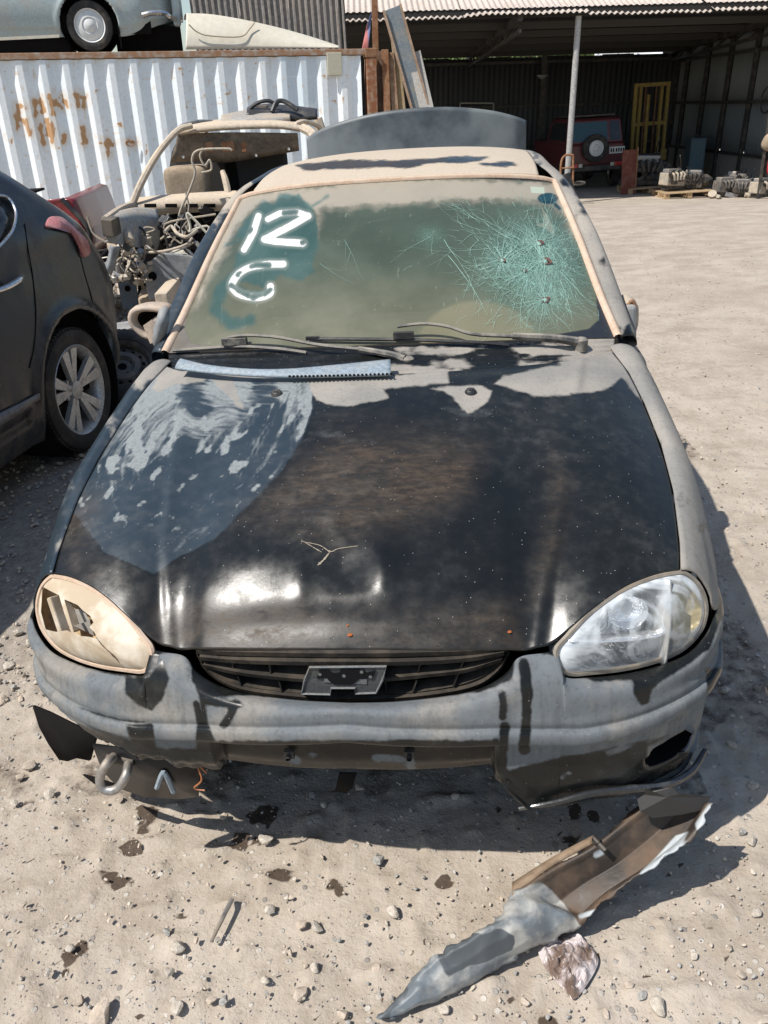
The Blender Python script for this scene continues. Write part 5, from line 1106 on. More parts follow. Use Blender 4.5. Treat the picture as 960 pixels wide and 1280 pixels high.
def mirror_left():
    M = empty('door_mirror', (0, 0, 0)); M.parent = sedan
    v = 1.52; q = lambda x, y, d=0.: sloc(x, y, (0, v+d, 0), (0, 1, 0))
    ring = cr(np.array([q(160, 396), q(166, 385), (q(185, 382)), q(205, 385), q(211, 396), q(206, 412), q(198, 424), q(186, 424), q(176, 420), q(164, 408)]), 40, True)
    c = ring.mean(0); G = np.array([c+(ring-c)*f+np.array([0, d, 0]) for f, d in ((.60, .02), (.66, .0), (.82, -.016), (1.0, -.004), (1.02, .03), (.93, .08), (.7, .11), (.05, .12))])
    sm = grimy('grey_mirror_plastic', (.34, .28, .23), (.50, .40, .31), .5, .6, sc=22, settle=.3)
    gmesh('mirror_shell', G, sm, M, wrap=True)
    G = np.array([c+(ring-c)*f+np.array([0, d, 0]) for f, d in ((.62, .015), (.55, .02), (.50, .05), (.05, .055))]); gmesh('mirror_cavity', G, K['dark'], M, wrap=True)
    b = MB(); a = [q(180, 408, -.02), q(190, 401, -.05), q(200, 406, -.06), q(198, 424, -.05), q(188, 428, -.03)]; b.add(a+[p+np.array([0, .05, 0]) for p in a], [(0, 1, 2, 3, 4), (9, 8, 7, 6, 5)]+[(i, (i+1) % 5, 5+(i+1) % 5, 5+i) for i in range(5)]); b.build('motor_block', sm, M, bevel=.004)
    pts = np.array([q(200, 387, -.20), q(207, 382, -.20), q(212, 388, -.20), q(210, 404, -.2), q(206, 422, -.2), q(197, 440, -.22), q(191, 428, -.22), (q(193, 410, -.22))]); c2 = pts.mean(0)+np.array([.0, -.02, 0])
    _sol(mesh('mirror_triangle', list(pts)+[c2], [(i, (i+1) % 8, 8) for i in range(8)], K['grey_dust'], M, True), .008)
mirror_left()
# ================================================================ interior
b = MB(); b.box((0, 1.50, .90), (1.30, .50, .10)); b.build('dashboard', grimy('dashboard_plastic', (.04, .038, .035), (.22, .18, .13), .5, .8), sedan, bevel=.04)
sw = MB(); sw.tube([(.36+.18*math.cos(a), 1.80+.08*math.sin(a), .95+.165*math.sin(a)) for a in np.linspace(0, 2*math.pi, 24, endpoint=False)], .014, 8, closed=True); sw.tube([(.36, 1.62, .88), (.36, 1.80, .95)], .03); sw.bar((.20, 1.79, .95), (.52, 1.79, .95), .03, .02); sw.build('steering_wheel', K['interior'], sedan, True)
for x in (-.36, .36):
    S = empty('seat', (0, 0, 0)); S.parent = sedan
    b = MB(); b.box((x, 2.0, .55), (.50, .50, .16)); b.build('cushion', K['interior'], S, bevel=.05)
    b = MB(); b.box((x, 2.32, .83), (.48, .14, .60), rot=(-.25, 0, 0)); b.build('backrest', K['interior'], S, bevel=.05)
    b = MB(); b.box((x, 2.42, 1.18), (.26, .09, .16), rot=(-.2, 0, 0)); b.build('headrest', K['interior'], S, bevel=.04)
b = MB(); b.box((0, 2.9, .55), (1.2, .45, .16)); b.box((0, 3.14, .83), (1.2, .14, .55), rot=(-.3, 0, 0)); b.build('rear_seat', K['interior'], sedan, bevel=.05)
b = MB(); b.box((0, 1.84, 1.30), (.18, .02, .055)); b.build('rear_view_mirror', K['black_plastic'], sedan, bevel=.01)
# ================================================================ torn-off sill of the bumper lying in front
frag = empty('torn_bumper_section', (0.30, 1.15, 0), 0, 'long torn bumper section, rusty brown and dusty grey, on the dirt before the black sedan', 'car part')
UL = [(475, 1278), (506, 1236), (530, 1206), (572, 1180), (620, 1150), (640, 1118), (690, 1085), (740, 1058), (800, 1010), (828, 988)]
LR = [(484, 1277), (545, 1252), (600, 1224), (650, 1196), (690, 1176), (726, 1156), (765, 1120), (820, 1082), (866, 1045), (888, 1006)]
zU = [.004, .02, .05, .08, .10, .10, .12, .15, .20, .235]; zL = [.0, .004, .008, .015, .03, .05, .10, .15, .20, .25]
A = np.array([atZ(x, y, z) for (x, y), z in zip(UL, zU)]); B = np.array([atZ(x, y, z) for (x, y), z in zip(LR, zL)])
A, B = cr(A, 120), cr(B, 120); f = np.linspace(0, 1, 34)[None, :, None]; t = np.linspace(0, 1, 120)[:, None]
G = A[:, None]*(1-f)+B[:, None]*f; ff = f[..., 0]
grey = sstep(.60, .545, t)                                 # the near half is folded convex, the far half is open and hollow
prof = np.interp(ff, [0, .15, .5, .85, 1], [0, .022, .030, .020, 0]); hol = np.interp(ff, [0, .08, .12, .45, .85, .92, 1], [0, .012, -.008, -.045, -.030, .0, .012])
lift = grey*prof*np.clip(t*6, 0, 1)+(1-grey)*hol
G = G+lift[..., None]*np.array([-.15, -.35, .93])
G[..., 2] += (np.abs(fbm(G[..., 0], G[..., 1], 14, 3, 44)-.5)*.06-.006)*grey; G[..., 2] = np.maximum(G[..., 2], .003)
P = topx(G.reshape(-1, 3)); wig = (fbm(P[:, 0], P[:, 1], .06, 4, 45)-.5)*9
jag = G.copy()
ed = .026*(fbm(t*40, t*0, 1, 3, 46)-.5); G[:, 0] += np.concatenate([-ed, ed*.6, ed*0], 1); G[:, -1] += np.concatenate([ed, -ed*.6, ed*0], 1)
dkp = union(poly_sd(P, [(548, 1192), (565, 1180), (592, 1168), (628, 1160), (642, 1170), (638, 1188), (600, 1206), (572, 1214), (560, 1222), (552, 1210)])+wig*1.2, stroke_sd(P, [(505, 1238), (480, 1272)], 9)+wig)
greyp = poly_sd(P, [(460, 1290), (470, 1260), (520, 1190), (630, 1120), (675, 1102), (690, 1112), (712, 1140), (728, 1160), (640, 1230)])+wig*.5
blue = union(poly_sd(P, [(818, 1075), (845, 1045), (862, 1040), (850, 1060), (805, 1095), (800, 1092)]), poly_sd(P, [(870, 1030), (888, 1003), (884, 1030), (872, 1045)]), stroke_sd(P, [(745, 1068), (752, 1064)], 8), stroke_sd(P, [(725, 1146), (744, 1140)], 5))
m = Mt('rust_brown_inner_plastic', .7); n1 = m.noise(9, 6, .6); n2 = m.noise(45, 5)
c = m.mix(m.mr(n1, .35, .65), (.035, .028, .023), m.mix(n2, (.085, .050, .028), (.145, .10, .068)))
c = m.mix(m.mr(m.attr('grey'), -1.5, 1.5), c, m.mix(m.mr(n1, .38, .6), (.125, .145, .16), (.40, .385, .35)))
c = m.mix(m.mr(m.attr('dkp'), -1.2, 1.2), c, (.075, .085, .092)); c = m.mix(m.mr(m.attr('blue'), -1.5, 1.5), c, m.mix(n2, (.28, .33, .37), (.45, .46, .45)))
m.set('Base Color', c); m.set('Roughness', m.mr(n1, .3, .7, .45, .85)); m.bump(n2, .4, .003)
gmesh('bumper_skin', G-np.array([.30, 1.15, 0]), m.m, frag, attrs=dict(grey=greyp, dkp=dkp, blue=blue), thick=.004)
O_ = np.array([.30, 1.15, 0])
a = cr(np.array([atZ(640, 1120, .10), atZ(690, 1083, .125), atZ(742, 1054, .155)]), 20); b_ = cr(np.array([atZ(640, 1104, .10), atZ(690, 1072, .13), atZ(742, 1044, .16)]), 20)
gmesh('edge_flange', np.stack([a, b_], 1)-O_, grimy('dull_brown_flange', (.15, .10, .06), (.30, .22, .15), .5, .85, sc=14), frag, thick=.004)
b = MB(); b.tube([atZ(742, 1048, .17)-O_, atZ(757, 1064, .165)-O_], .006, 8, 6); b.lathe([(0, .009), (.006, .009)], 'z', atZ(745, 1052, .17)-O_, 8); b.build('bolt', K['dark_steel'], frag, True)
pts = [atZ(x, y, z)-O_ for (x, y), z in zip([(795, 992), (800, 984), (815, 990), (840, 984), (848, 992), (888, 996), (880, 1012), (850, 1018), (815, 1022), (800, 1014)], [.26, .28, .27, .28, .27, .255, .235, .225, .22, .235])]
c = np.mean(pts, 0)+[0, 0, .01]; _sol(mesh('torn_end_flap', pts+[c], [(i, (i+1) % 10, 10) for i in range(10)], plain('black_torn_plastic', (.02, .018, .016), .5), frag), .004)
def pill(nm, c_, d, m_, par, rot=(0, 0, 0), e=.35):
    u_ = np.linspace(-np.pi/2, np.pi/2, 18); v_ = np.linspace(-np.pi, np.pi, 33); pw = lambda s_, k: np.sign(s_)*np.abs(s_)**k
    U, V_ = np.meshgrid(u_, v_, indexing='ij'); G = np.stack([d[0]/2*pw(np.cos(U), e)*pw(np.cos(V_), e), d[1]/2*pw(np.cos(U), e)*pw(np.sin(V_), e), d[2]/2*pw(np.sin(U), e)], -1)
    G = G@np.array(Euler(rot).to_matrix()).T+np.array(c_); return gmesh(nm, G, m_, par)
# ================================================================ dark SUV on the left (rear quarter in view)
UR = -.2007; UO = (-1.592, 4.239, -.003); u_tw, u_fw = frame(*UO, UR)
suv = empty('dark_suv', UO, UR, 'dusty dark blue SUV with a faded pink tail lamp at the left edge', 'car')
uN = u_tw([1, 0, 0])[0]-u_tw([0, 0, 0])[0]
HB = np.array([.20, .26, .32, .42, .60, .78, .92, 1.02, 1.12, 1.20, 1.30, 1.42, 1.52, 1.56]); BX = np.array([-.05, -.02, .0, .015, .02, .015, -.005, -.02, -.025, -.05, -.11, -.19, -.27, -.34])
RX = np.array([.42, .50, .54, .62, .67, .71, .70, .65, .58, .49, .38, .25, .13, .02])
def uS(x, y, lift=0):
    b = 0.
    for _ in range(6):
        p = u_fw(atPlane(x, y, u_tw([b+lift, 0, 0])[0], uN))[0]; b = np.interp(p[2], HB, BX)
    return p
zz = cr(HB[:, None], 84)[:, 0]; bx, rx_ = np.interp(zz, HB, BX), np.interp(zz, HB, RX)
k_ = np.ones(5)/5; bx = np.convolve(np.pad(bx, 2, 'edge'), k_, 'valid'); rx_ = np.convolve(np.pad(rx_, 2, 'edge'), k_, 'valid')
ypath = np.linspace(-3.1, 0, 150); rows = []
for z, b_, r_ in zip(zz, bx, rx_):
    rad = .26; y0 = r_-rad; a = np.linspace(0, np.pi/2, 16)
    pts = [(b_-.004*max(0, -y-1.5)**2*1.0, y) for y in np.linspace(-3.1, y0, 190)[:-1]]+[(b_-rad+rad*math.cos(t_), y0+rad*math.sin(t_)) for t_ in a]+[(b_-rad-x_, r_+.02*math.sin(x_*2)) for x_ in np.linspace(.03, 1.25, 20)]
    rows.append([(x_, y_, z) for x_, y_ in pts])
G = np.array(rows)
# flared lip round the arch
rr_ = np.hypot(G[..., 1], G[..., 2]-.33); G[..., 0] += .022*np.exp(-((rr_-.43)/.035)**2)*(G[..., 1] < .5)*(G[..., 1] > -.6); G[..., 0] -= .02*np.exp(-((G[..., 2]-.36)/.03)**2)*(G[..., 1] < -.5)
A = (G[..., 0] > -.3); keep = snap_circle(A, A, 0.0, .36, .395, G, 1, 2)
P = topx(u_tw(G)); side_ = (G[..., 1] < .45).ravel()
mk = np.maximum.reduce([stroke_sd(P, cr([(48, 325), (58, 311), (72, 320), (79, 342), (72, 357), (58, 350), (48, 325)], 40), .9), stroke_sd(P, [(38, 306), (46, 340), (50, 380), (42, 450), (30, 500)], .9), stroke_sd(P, [(0, 330), (12, 326), (28, 330), (38, 306)], .7)])
m = Mt('dusty_navy_suv_paint', .3, spec=.5); n1 = m.noise(2.5, 6, .62); n2 = m.noise(30, 5, .6)
c = m.mix(m.mr(n1, .3, .7), (.012, .014, .018), (.022, .025, .030)); df = m.math('MULTIPLY', m.mr(m.noise(4, 6, .65, m.co((1, 1, .5))), .38, .75, .04, .62), m.mr(n2, .25, .6, .5, 1))
c = m.mix(df, c, (.145, .13, .115)); c = m.mix(m.mr(m.attr('mark'), -.5, .5, 0, .85), c, (.008, .008, .01)); m.set('Base Color', c); m.set('Roughness', m.mr(df, 0, .6, .22, .75)); m.bump(n2, .06, .002)
gmesh('body', G, m.m, suv, attrs=dict(mark=mk), keep=keep, thick=.004)
# roof and front block so the car closes from other sides
b = MB(); b.box((-1.15, -1.3, 1.555), (1.30, 2.7, .05)); b.build('roof', m.m, suv, bevel=.02)
b = MB(); b.box((-.86, -1.2, .50), (1.55, 3.3, .45)); b.build('dark_underbody', K['dark'], suv)
b = MB(); b.lathe([(.0, .395), (-.30, .39), (-.31, .001)], k=44, c=(-.004, 0, .36)); b.build('wheel_arch_liner', K['dark'], suv, True)
al = grimy('brushed_alloy', (.50, .50, .49), (.30, .27, .23), .35, .4, .45, sc=16, settle=.15)
wheel('wheel', suv, .330, .20, 'alloy', rim_r=.245, loc=(-.100, 0, .330), rimmat=al, seg=72)
wheel('wheel', suv, .330, .20, 'alloy', rim_r=.245, loc=(-.100, -2.54, .330), rimmat=al, tread=False)
wheel('wheel', suv, .330, .20, 'alloy', rim_r=.245, loc=(-1.62, 0, .330), rot=(0, 0, math.pi), rimmat=al, tread=False)
def upatch(nm, poly, m_, par, lift=.008, depth=.02, bulge=.0):
    A = np.array([uS(x, y)+np.array([lift, 0, 0]) for x, y in cr(poly, max(28, 3*len(poly)), True)]); B = A-np.array([depth, 0, 0]); n = len(A); c_ = A.mean(0)+np.array([bulge, 0, 0])
    F = [(i, (i+1) % n, 2*n) for i in range(n)]+[(i, i+n, (i+1) % n+n, (i+1) % n) for i in range(n)]
    return mesh(nm, np.vstack([A, B, [c_]]), F, m_, par, True)
upatch('rear_side_window', [(-12, 250), (3, 249), (12, 257), (16, 270), (13, 285), (3, 298), (-12, 312)], K['glass_dark'], suv, .006)
b = MB(); b.tube([uS(x, y)+np.array([.012, 0, 0]) for x, y in ((-14, 245), (0, 244.5), (9, 249), (15.5, 260), (17, 272), (13, 288), (4, 300), (-6, 310), (-14, 315))], .007, 6, 40); b.build('window_trim', K['chrome'], suv, True)
K['faded_red'] = grimy('sun_faded_red_lens', (.52, .20, .20), (.5, .34, .32), .35, .3, sc=10, settle=.1)
upatch('tail_lamp', [(57, 284), (58, 276), (64, 270.5), (75, 272), (86, 281), (97, 291), (106, 301), (110, 316), (101, 321), (97, 306), (86, 291), (72, 286)], K['faded_red'], suv, .016, .03, .008)
b = MB(); q = [uS(x, y)+np.array([l, 0, 0]) for (x, y), l in zip(((-12, 364), (0, 358), (13, 350), (23, 345.5)), (.03, .045, .045, .02))]; b.tube(q, [.011, .013, .013, .010], 8, 14); b.build('door_handle', K['chrome'], suv, True)
upatch('handle_recess', [(-12, 352), (8, 342), (18, 344), (16, 357), (4, 366), (-12, 372)], K['dark'], suv, .002, .01)
b = MB(); b.tube([uS(x, y)+np.array([.004, 0, 0]) for x, y in ((30, 280), (34, 310), (40, 345), (44, 390), (42, 430), (36, 460))], .0028, 5, 40); b.build('door_gap', K['dark'], suv)
b = MB(); b.tube([uS(x, y)+np.array([.003, 0, 0]) for x, y in ((100, 322), (106, 345), (114, 372), (119, 398))], .0028, 5, 24); b.build('panel_gap', K['dark'], suv)
b = MB(); A = [uS(x, y)+np.array([.012, 0, 0]) for x, y in ((-30, 533), (0, 515), (25, 503), (46, 491))]; B = [uS(x, y)+np.array([.012, 0, 0]) for x, y in ((-30, 550), (0, 530), (25, 514), (46, 499))]
gmesh('sill_trim', np.stack([cr(A, 12), cr(B, 12)], 1), grimy('pale_sill', (.16, .16, .17), TAN, .35, .5), suv, thick=.012)
# ================================================================ red pickup behind it
RPY = 7.1
rp = empty('red_pickup', (-3.0, RPY, -.015), .10, 'dark red tail end of a pickup between the dark SUV and the white container', 'car')
r_tw, r_fw = frame(-3.0, RPY, -.015, .10)
def rS(x, y): return r_fw(atPlane(x, y, (-3.0, RPY, 0), r_tw([0, -1, 0])[0]-r_tw([0, 0, 0])[0]))[0]
K['red'] = grimy('dull_red_paint', (.17, .012, .016), (.18, .06, .06), .08, .35, sc=6, coat=.4, settle=.05)
e = np.array([rS(x, y) for x, y in ((82, 248), (93, 250), (101, 268), (109, 290), (113, 310), (110, 330))]); ez = e[:, 2]; ex = e[:, 0]
z = np.linspace(ez.min(), ez.max(), 30); xr_ = np.interp(z, ez[::-1], ex[::-1]); G = np.array([[(x_, .0+.02*math.sin((z_-z[0])*4), z_) for x_ in np.linspace(-2.2, xq-.05, 20)]+[(xq-.05+.05*math.sin(t_), .05-.05*math.cos(t_), z_) for t_ in np.linspace(.2, 1.57, 5)]+[(xq, yy_, z_) for yy_ in (.3, .8, 1.5)] for z_, xq in zip(z, xr_)])
gmesh('bed_side', G, K['red'], rp, thick=.01)
b = MB(); b.box((-1.1, .8, z[-1]-.01), (2.2, 1.5, .02)); b.box((-.6, .75, z[0]-.12), (2.6, 1.4, .2)); b.build('bed_cover', K['dark'], rp)
b = MB(); b.tube([(xr_[-1]-.03, -.015, z[-1]), (np.interp(.85, z, xr_)+.02, -.02, .85), (xr_[2]+.02, -.02, z[2])], .02, 8, 14); b.build('bumper_edge', K['black_plastic'], rp, True)
for x in (-1.2,): wheel('wheel', rp, .33, .2, 'cap', loc=(x, .12, .33), rot=(0, 0, -math.pi/2), tread=False, seg=32)
for x in (-1.2,): wheel('wheel', rp, .33, .2, 'cap', loc=(x, 1.4, .33), rot=(0, 0, math.pi/2), tread=False, seg=32)
wheel('wheel', rp, .33, .2, 'cap', loc=(.25, 1.4, .33), rot=(0, 0, math.pi/2), tread=False, seg=32); wheel('wheel', rp, .33, .2, 'cap', loc=(.25, .3, .33), rot=(0, 0, -math.pi/2), tread=False, seg=32)
# ================================================================ loose steel wheel lying against the SUV
sw_c = atZ(154, 463, .22)
lw = empty('spare_wheel', sw_c, 0, 'black steel wheel with a flat worn tyre leaning beside the SUV rear wheel', 'wheel')
wq = wheel('wheel_assembly', lw, .285, .18, 'steel', rim_r=.185, rimmat=grimy('black_steel_wheel', (.07, .07, .07), (.26, .22, .17), .45, .5, sc=12), seg=48, tread=True)
ax = (Vector(C0)-Vector(sw_c)).normalized(); ax = Vector((ax.x*.55, ax.y*.55, .80)).normalized(); wq.rotation_euler = ax.to_track_quat('X', 'Z').to_euler()
# ================================================================ stripped beige wreck
WY = 7.6
wr = empty('stripped_wreck', (-1.0, WY, -.03), .04, 'stripped beige car shell without bonnet or windscreen, hoses hanging over its bay', 'car')
w_tw, w_fw = frame(-1.0, WY, -.03, .04)
def wP(x, y, d=0.): return w_fw(atPlane(x, y, w_tw([0, d, 0])[0], w_tw([0, -1, 0])[0]-w_tw([0, 0, 0])[0]))[0]
BW = K['beige_wreck']; GW_ = K['grey_dust']
# A pillar left, roof header, right pillar
def bandp(nm, pts, w, d, m_, par, n=40, closed=False):
    b = MB(); b.tube(pts, w, 8, n); return b.build(nm, m_, par, True)
pl = [wP(163, 262, -.05), wP(175, 232, 0), wP(192, 200, .12), wP(208, 178, .25), wP(224, 162, .35), wP(240, 157, .4)]
bandp('front_pillar', pl, [.032, .030, .028, .026, .024], 0, BW, wr)
pr = [wP(378, 160, .4), wP(392, 170, .3), wP(400, 200, .15), wP(410, 240, 0), wP(420, 262, -.05)]
bandp('front_pillar', pr, [.04, .045, .05, .05], 0, BW, wr)
hdr0 = [wP(x, y, .42) for x, y in ((224, 166), (260, 161), (310, 158), (350, 158), (385, 163))]
hdr1 = [wP(x, y, .55) for x, y in ((230, 158), (262, 153), (310, 151.5), (350, 152), (383, 157))]
a, c_ = cr(hdr0, 50), cr(hdr1, 50); back = c_+np.array([0, 1.9, -.02]); mid = c_+np.array([0, .9, .012])
gmesh('roof', np.stack([a+np.array([0, .02, -.02]), a, (a+c_)/2+[0, -.01, .01], c_, mid, back], 0), BW, wr, thick=.01)
# roof bars
bandp('roof_bar', [wP(220, 166, .5), wP(228, 157, .55), wP(243, 152.5, .6), wP(262, 152, .8), wP(272, 156, 1.2)], .018, 0, GW_, wr, 30)
bandp('roof_bar', [wP(368, 160, .5), wP(372, 154, .5), wP(382, 152, .55), wP(398, 158, .8), wP(404, 166, 1.2)], .02, 0, BW, wr, 30)
# sagging headlining with brackets
a = cr([wP(x, y, .5) for x, y in ((222, 168), (270, 166), (320, 166), (372, 167))], 40); c_ = cr([wP(x, y, .62) for x, y in ((213, 203), (250, 201), (280, 203), (310, 199), (374, 188))], 40)
gmesh('headlining', np.stack([a, a*.6+c_*.4+[0, .03, 0], a*.3+c_*.7+[0, .0, .0], c_], 0), grimy('torn_headlining', (.15, .12, .095), TAN, .4, .9), wr, thick=.01)
b = MB()
for x, y, w_ in ((285, 183, .12), (262, 184, .07), (305, 184, .05)): b.box(wP(x, y, .48), (w_, .02, .09))
b.build('visor_bracket', K['rust'], wr, bevel=.01); 
for x, y in ((229, 196), (320, 194), (361, 186)):
    b = MB(); b.lathe([(0, .012), (.006, .01), (.007, .0001)][::-1], 'y', wP(x, y, .46), 8); b.build('clip', plain('white_clip', (.7, .7, .68), .5), wr)
# cowl / scuttle beam and dark bulkhead
a = cr([wP(x, y, -.05) for x, y in ((160, 258), (220, 252), (290, 248), (400, 244))], 40); c_ = cr([wP(x, y, .12) for x, y in ((165, 248), (220, 243), (290, 239), (400, 236))], 40)
d_ = a-np.array([0, -.02, .10])
gmesh('scuttle', np.stack([d_, a, c_, c_+[0, .12, -.03]], 0), BW, wr, thick=.008)
b = MB()
for x in (188, 214, 240, 262): b.box(wP(x, 257, -.075), (.10, .02, .03), rot=(0, .05, 0))
b.build('scuttle_slot', K['dark'], wr)
b = MB(); A = [wP(165, 262, .0), wP(400, 252, .0), wP(400, 420, .0), wP(175, 400, .0)]; b.add(A+[p+np.array([0, .04, 0]) for p in A], [(0, 1, 2, 3), (7, 6, 5, 4), (0, 4, 5, 1)]); b.build('bulkhead', K['dark'], wr)
bandp('rear_door_frame', [wP(217, 240, 1.0), wP(216, 215, 1.0), wP(220, 190, 1.0), wP(228, 176, 1.0)], .035, 0, K['interior'], wr, 16)
for x, y in ((252, 215), (330, 215)):
    b = MB(); b.box(wP(x, y+8, 1.0), (.50, .14, .55)); b.box(wP(x, y-14, 1.05), (.26, .1, .16)); b.build('seat_back', K['interior'], wr, bevel=.04)
b = MB(); b.box(wP(300, 216, 1.3), (.9, .3, .42)); b.build('load_cover', K['interior'], wr, bevel=.03)
pill('seat', wP(236, 232, .7), (.42, .3, .36), K['tan_fabric'], wr)
bandp('steering_column', [wP(286, 245, .1), wP(282, 226, .15), wP(278, 214, .2)], [.03, .03, .022], 0, BW, wr, 10)
# left inner wing and chassis leg
wing = np.array([[wP(134, 270, -.75), wP(150, 264, -.6), wP(170, 260, -.4), wP(196, 262, -.2)], [wP(131, 276, -.9), wP(150, 273, -.75), wP(175, 272, -.5), wP(199, 275, -.3)], [wP(131, 292, -.92), wP(150, 292, -.8), wP(175, 300, -.55), wP(199, 300, -.3)], [wP(137, 304, -.9), wP(153, 306, -.8), wP(176, 310, -.55), wP(196, 312, -.3)]])
w2 = np.array([cr(r, 20) for r in wing]); w3 = np.array([cr(w2[:, j], 16) for j in range(20)]).transpose(1, 0, 2)
gmesh('inner_wing', w3, grimy('grey_inner_wing', (.25, .27, .28), TAN, .45, .7), wr, thick=.012)
b = MB(); b.box(wP(139, 283, -.9), (.10, .12, .13), rot=(.1, .1, -.3)); b.build('lamp_carrier', K['dark_steel'], wr, bevel=.008)
bandp('wing_edge', [wP(131, 275, -.9), wP(150, 262, -.5), wP(165, 256, -.1)], .03, 0, BW, wr, 20)
g = np.array([cr([wP(x, y, -.95) for x, y in r], 16) for r in (((138, 306), (136, 320), (132, 332), (128, 339)), ((150, 308), (146, 322), (143, 335), (138, 342)))]); g = np.stack([g[0], (g[0]+g[1])/2+np.array([0, -.05, 0]), g[1]], 1)
gmesh('torn_wing_strip', g, GW_, wr, thick=.012)
# struts, gearbox, hoses
K['alu'] = grimy('dusty_cast_alloy', (.33, .30, .25), (.52, .43, .32), .55, .7, .2, sc=14, settle=.3)
for pts, r_, mt, nm in (
    ([(290, 170+18), (283, 186+0), (248, 188), (240, 200), (244, 215), (238, 235), (226, 262), (222, 278), (212, 290), (200, 300)], .016, K['alu'], 'hose'),
    ([(254, 185), (250, 195), (256, 207), (262, 200), (264, 212), (252, 216)], .014, K['alu'], 'pipe'),
    ([(232, 240), (236, 260), (232, 282), (240, 290), (252, 286)], .012, K['alu'], 'hose'),
    ([(152, 318), (175, 316), (205, 314), (232, 306), (240, 298)], .017, K['alu'], 'pipe'),
    ([(168, 330), (180, 324), (182, 308), (190, 312), (205, 318), (225, 312), (245, 302)], .013, K['steel'], 'pipe'),
    ([(142, 332), (152, 322), (162, 328), (158, 340), (170, 346)], .012, K['alu'], 'hose'),
    ([(136, 338), (142, 352), (146, 366), (143, 385)], .005, K['black_plastic'], 'wire'),
    ([(160, 300), (164, 316), (160, 330), (168, 340), (180, 336)], .010, K['alu'], 'hose'),
    ([(146, 302), (155, 315), (150, 330), (160, 345)], .009, K['black_plastic'], 'wire'),
    ([(152, 296), (158, 312), (172, 318), (170, 332)], .006, K['steel'], 'wire'),
    ([(206, 290), (214, 283), (222, 292), (234, 296), (246, 288)], .022, K['alu'], 'hose'),
    ([(135, 350), (160, 348), (190, 350)], .012, BW, 'crossmember')):
    r_ *= .62; bandp(nm, [wP(x, y, -.75+.12*math.sin(i*1.7)) for i, (x, y) in enumerate(pts)] if pts[0][1] > 240 else [wP(x, y, -.15) for x, y in pts], r_, 0, mt, wr, 8*len(pts))
rj = np.random.default_rng(31)
for k in range(70):
    x, y = rj.uniform(140, 190), rj.uniform(296, 352); b = MB(); s_ = rj.uniform(.015, .06)
    if k % 2: b.box(wP(x, y, rj.uniform(-.8, -.3)), (s_*1.3, s_, s_), rot=tuple(rj.uniform(-1, 1, 3)))
    else: b.lathe([(-s_, s_*.5), (-s_*.9, s_*.7), (s_*.5, s_*.7), (s_*.6, s_*.3), (s_, s_*.3), (s_, .0001)], 'x', wP(x, y, rj.uniform(-.8, -.3)), 12, rot=tuple(rj.uniform(-1.5, 1.5, 3)))
    b.build('engine_part', (K['alu'], K['dark_steel'], K['steel'])[k % 3], wr, bevel=.004)
for k in range(26):
    x0_, y0_ = rj.uniform(140, 250), rj.uniform(285, 350); b = MB(); b.tube([wP(x0_+rj.uniform(-14, 14)*j, y0_+rj.uniform(-12, 12)*j, -.55) for j in range(4)], rj.uniform(.004, .012), 5, 16); b.build('wiring_loom', (K['alu'], K['black_plastic'], K['cream'])[k % 3], wr, True)
for k in range(30):
    x, y = rj.uniform(198, 262), rj.uniform(262, 330); b = MB(); s_ = rj.uniform(.02, .085); b.box(wP(x, y, rj.uniform(-.5, -.1)), (s_*1.5, s_, s_), rot=tuple(rj.uniform(-1, 1, 3))); b.build('engine_part', (K['dark_steel'], K['black_plastic'], K['dark'])[k % 3], wr, bevel=.006)
b = MB(); b.prism([(0, 0), (.17, .10), (.38, .07), (.62, -.02), (.66, -.22), (.45, -.14), (.32, -.15), (.15, -.27), (.0, -.27)], wP(178, 334, -.7), (1, 0, 0), (0, 0, 1), (0, .05, 0)); b.build('shock_tower', K['grey_dust'], wr, bevel=.01)
b = MB(); b.lathe([(-.02, .035), (0, .035), (0, .0001)], 'y', wP(191, 345, -.74), 10); b.build('strut_hole', K['dark'], wr)
bandp('insulation_blanket', [wP(212, 327, -.5), wP(222, 322, -.5), wP(234, 325, -.5), wP(240, 336, -.5)], [.05, .09, .08, .03], 0, K['cream'], wr, 14)
b = MB(); b.box((-.65, -.65, .40), (.10, 1.3, .12)); b.build('chassis_leg', BW, wr, bevel=.01); b = MB(); b.box((.65, -.65, .40), (.10, 1.3, .12)); b.build('chassis_leg', BW, wr, bevel=.01)
b = MB(); b.box((0, 1.6, .45), (1.64, 3.0, .5)); b.build('floor_shell', K['dark'], wr)
for sx in (-.82, .82):
    G = np.array([[(sx+.03*math.sin(f*3), y, .25+f*.72) for y in np.linspace(.1, 3.0, 20)] for f in np.linspace(0, 1, 10)]); gmesh('door_side', G, BW, wr, thick=.02)
    b = MB(); b.bar((sx*.96, 1.1, .97), (sx*.78, 1.3, 1.55), .06, .06); b.bar((sx*.96, 2.6, .97), (sx*.78, 2.5, 1.55), .06, .08); b.build('door_pillar', BW, wr)
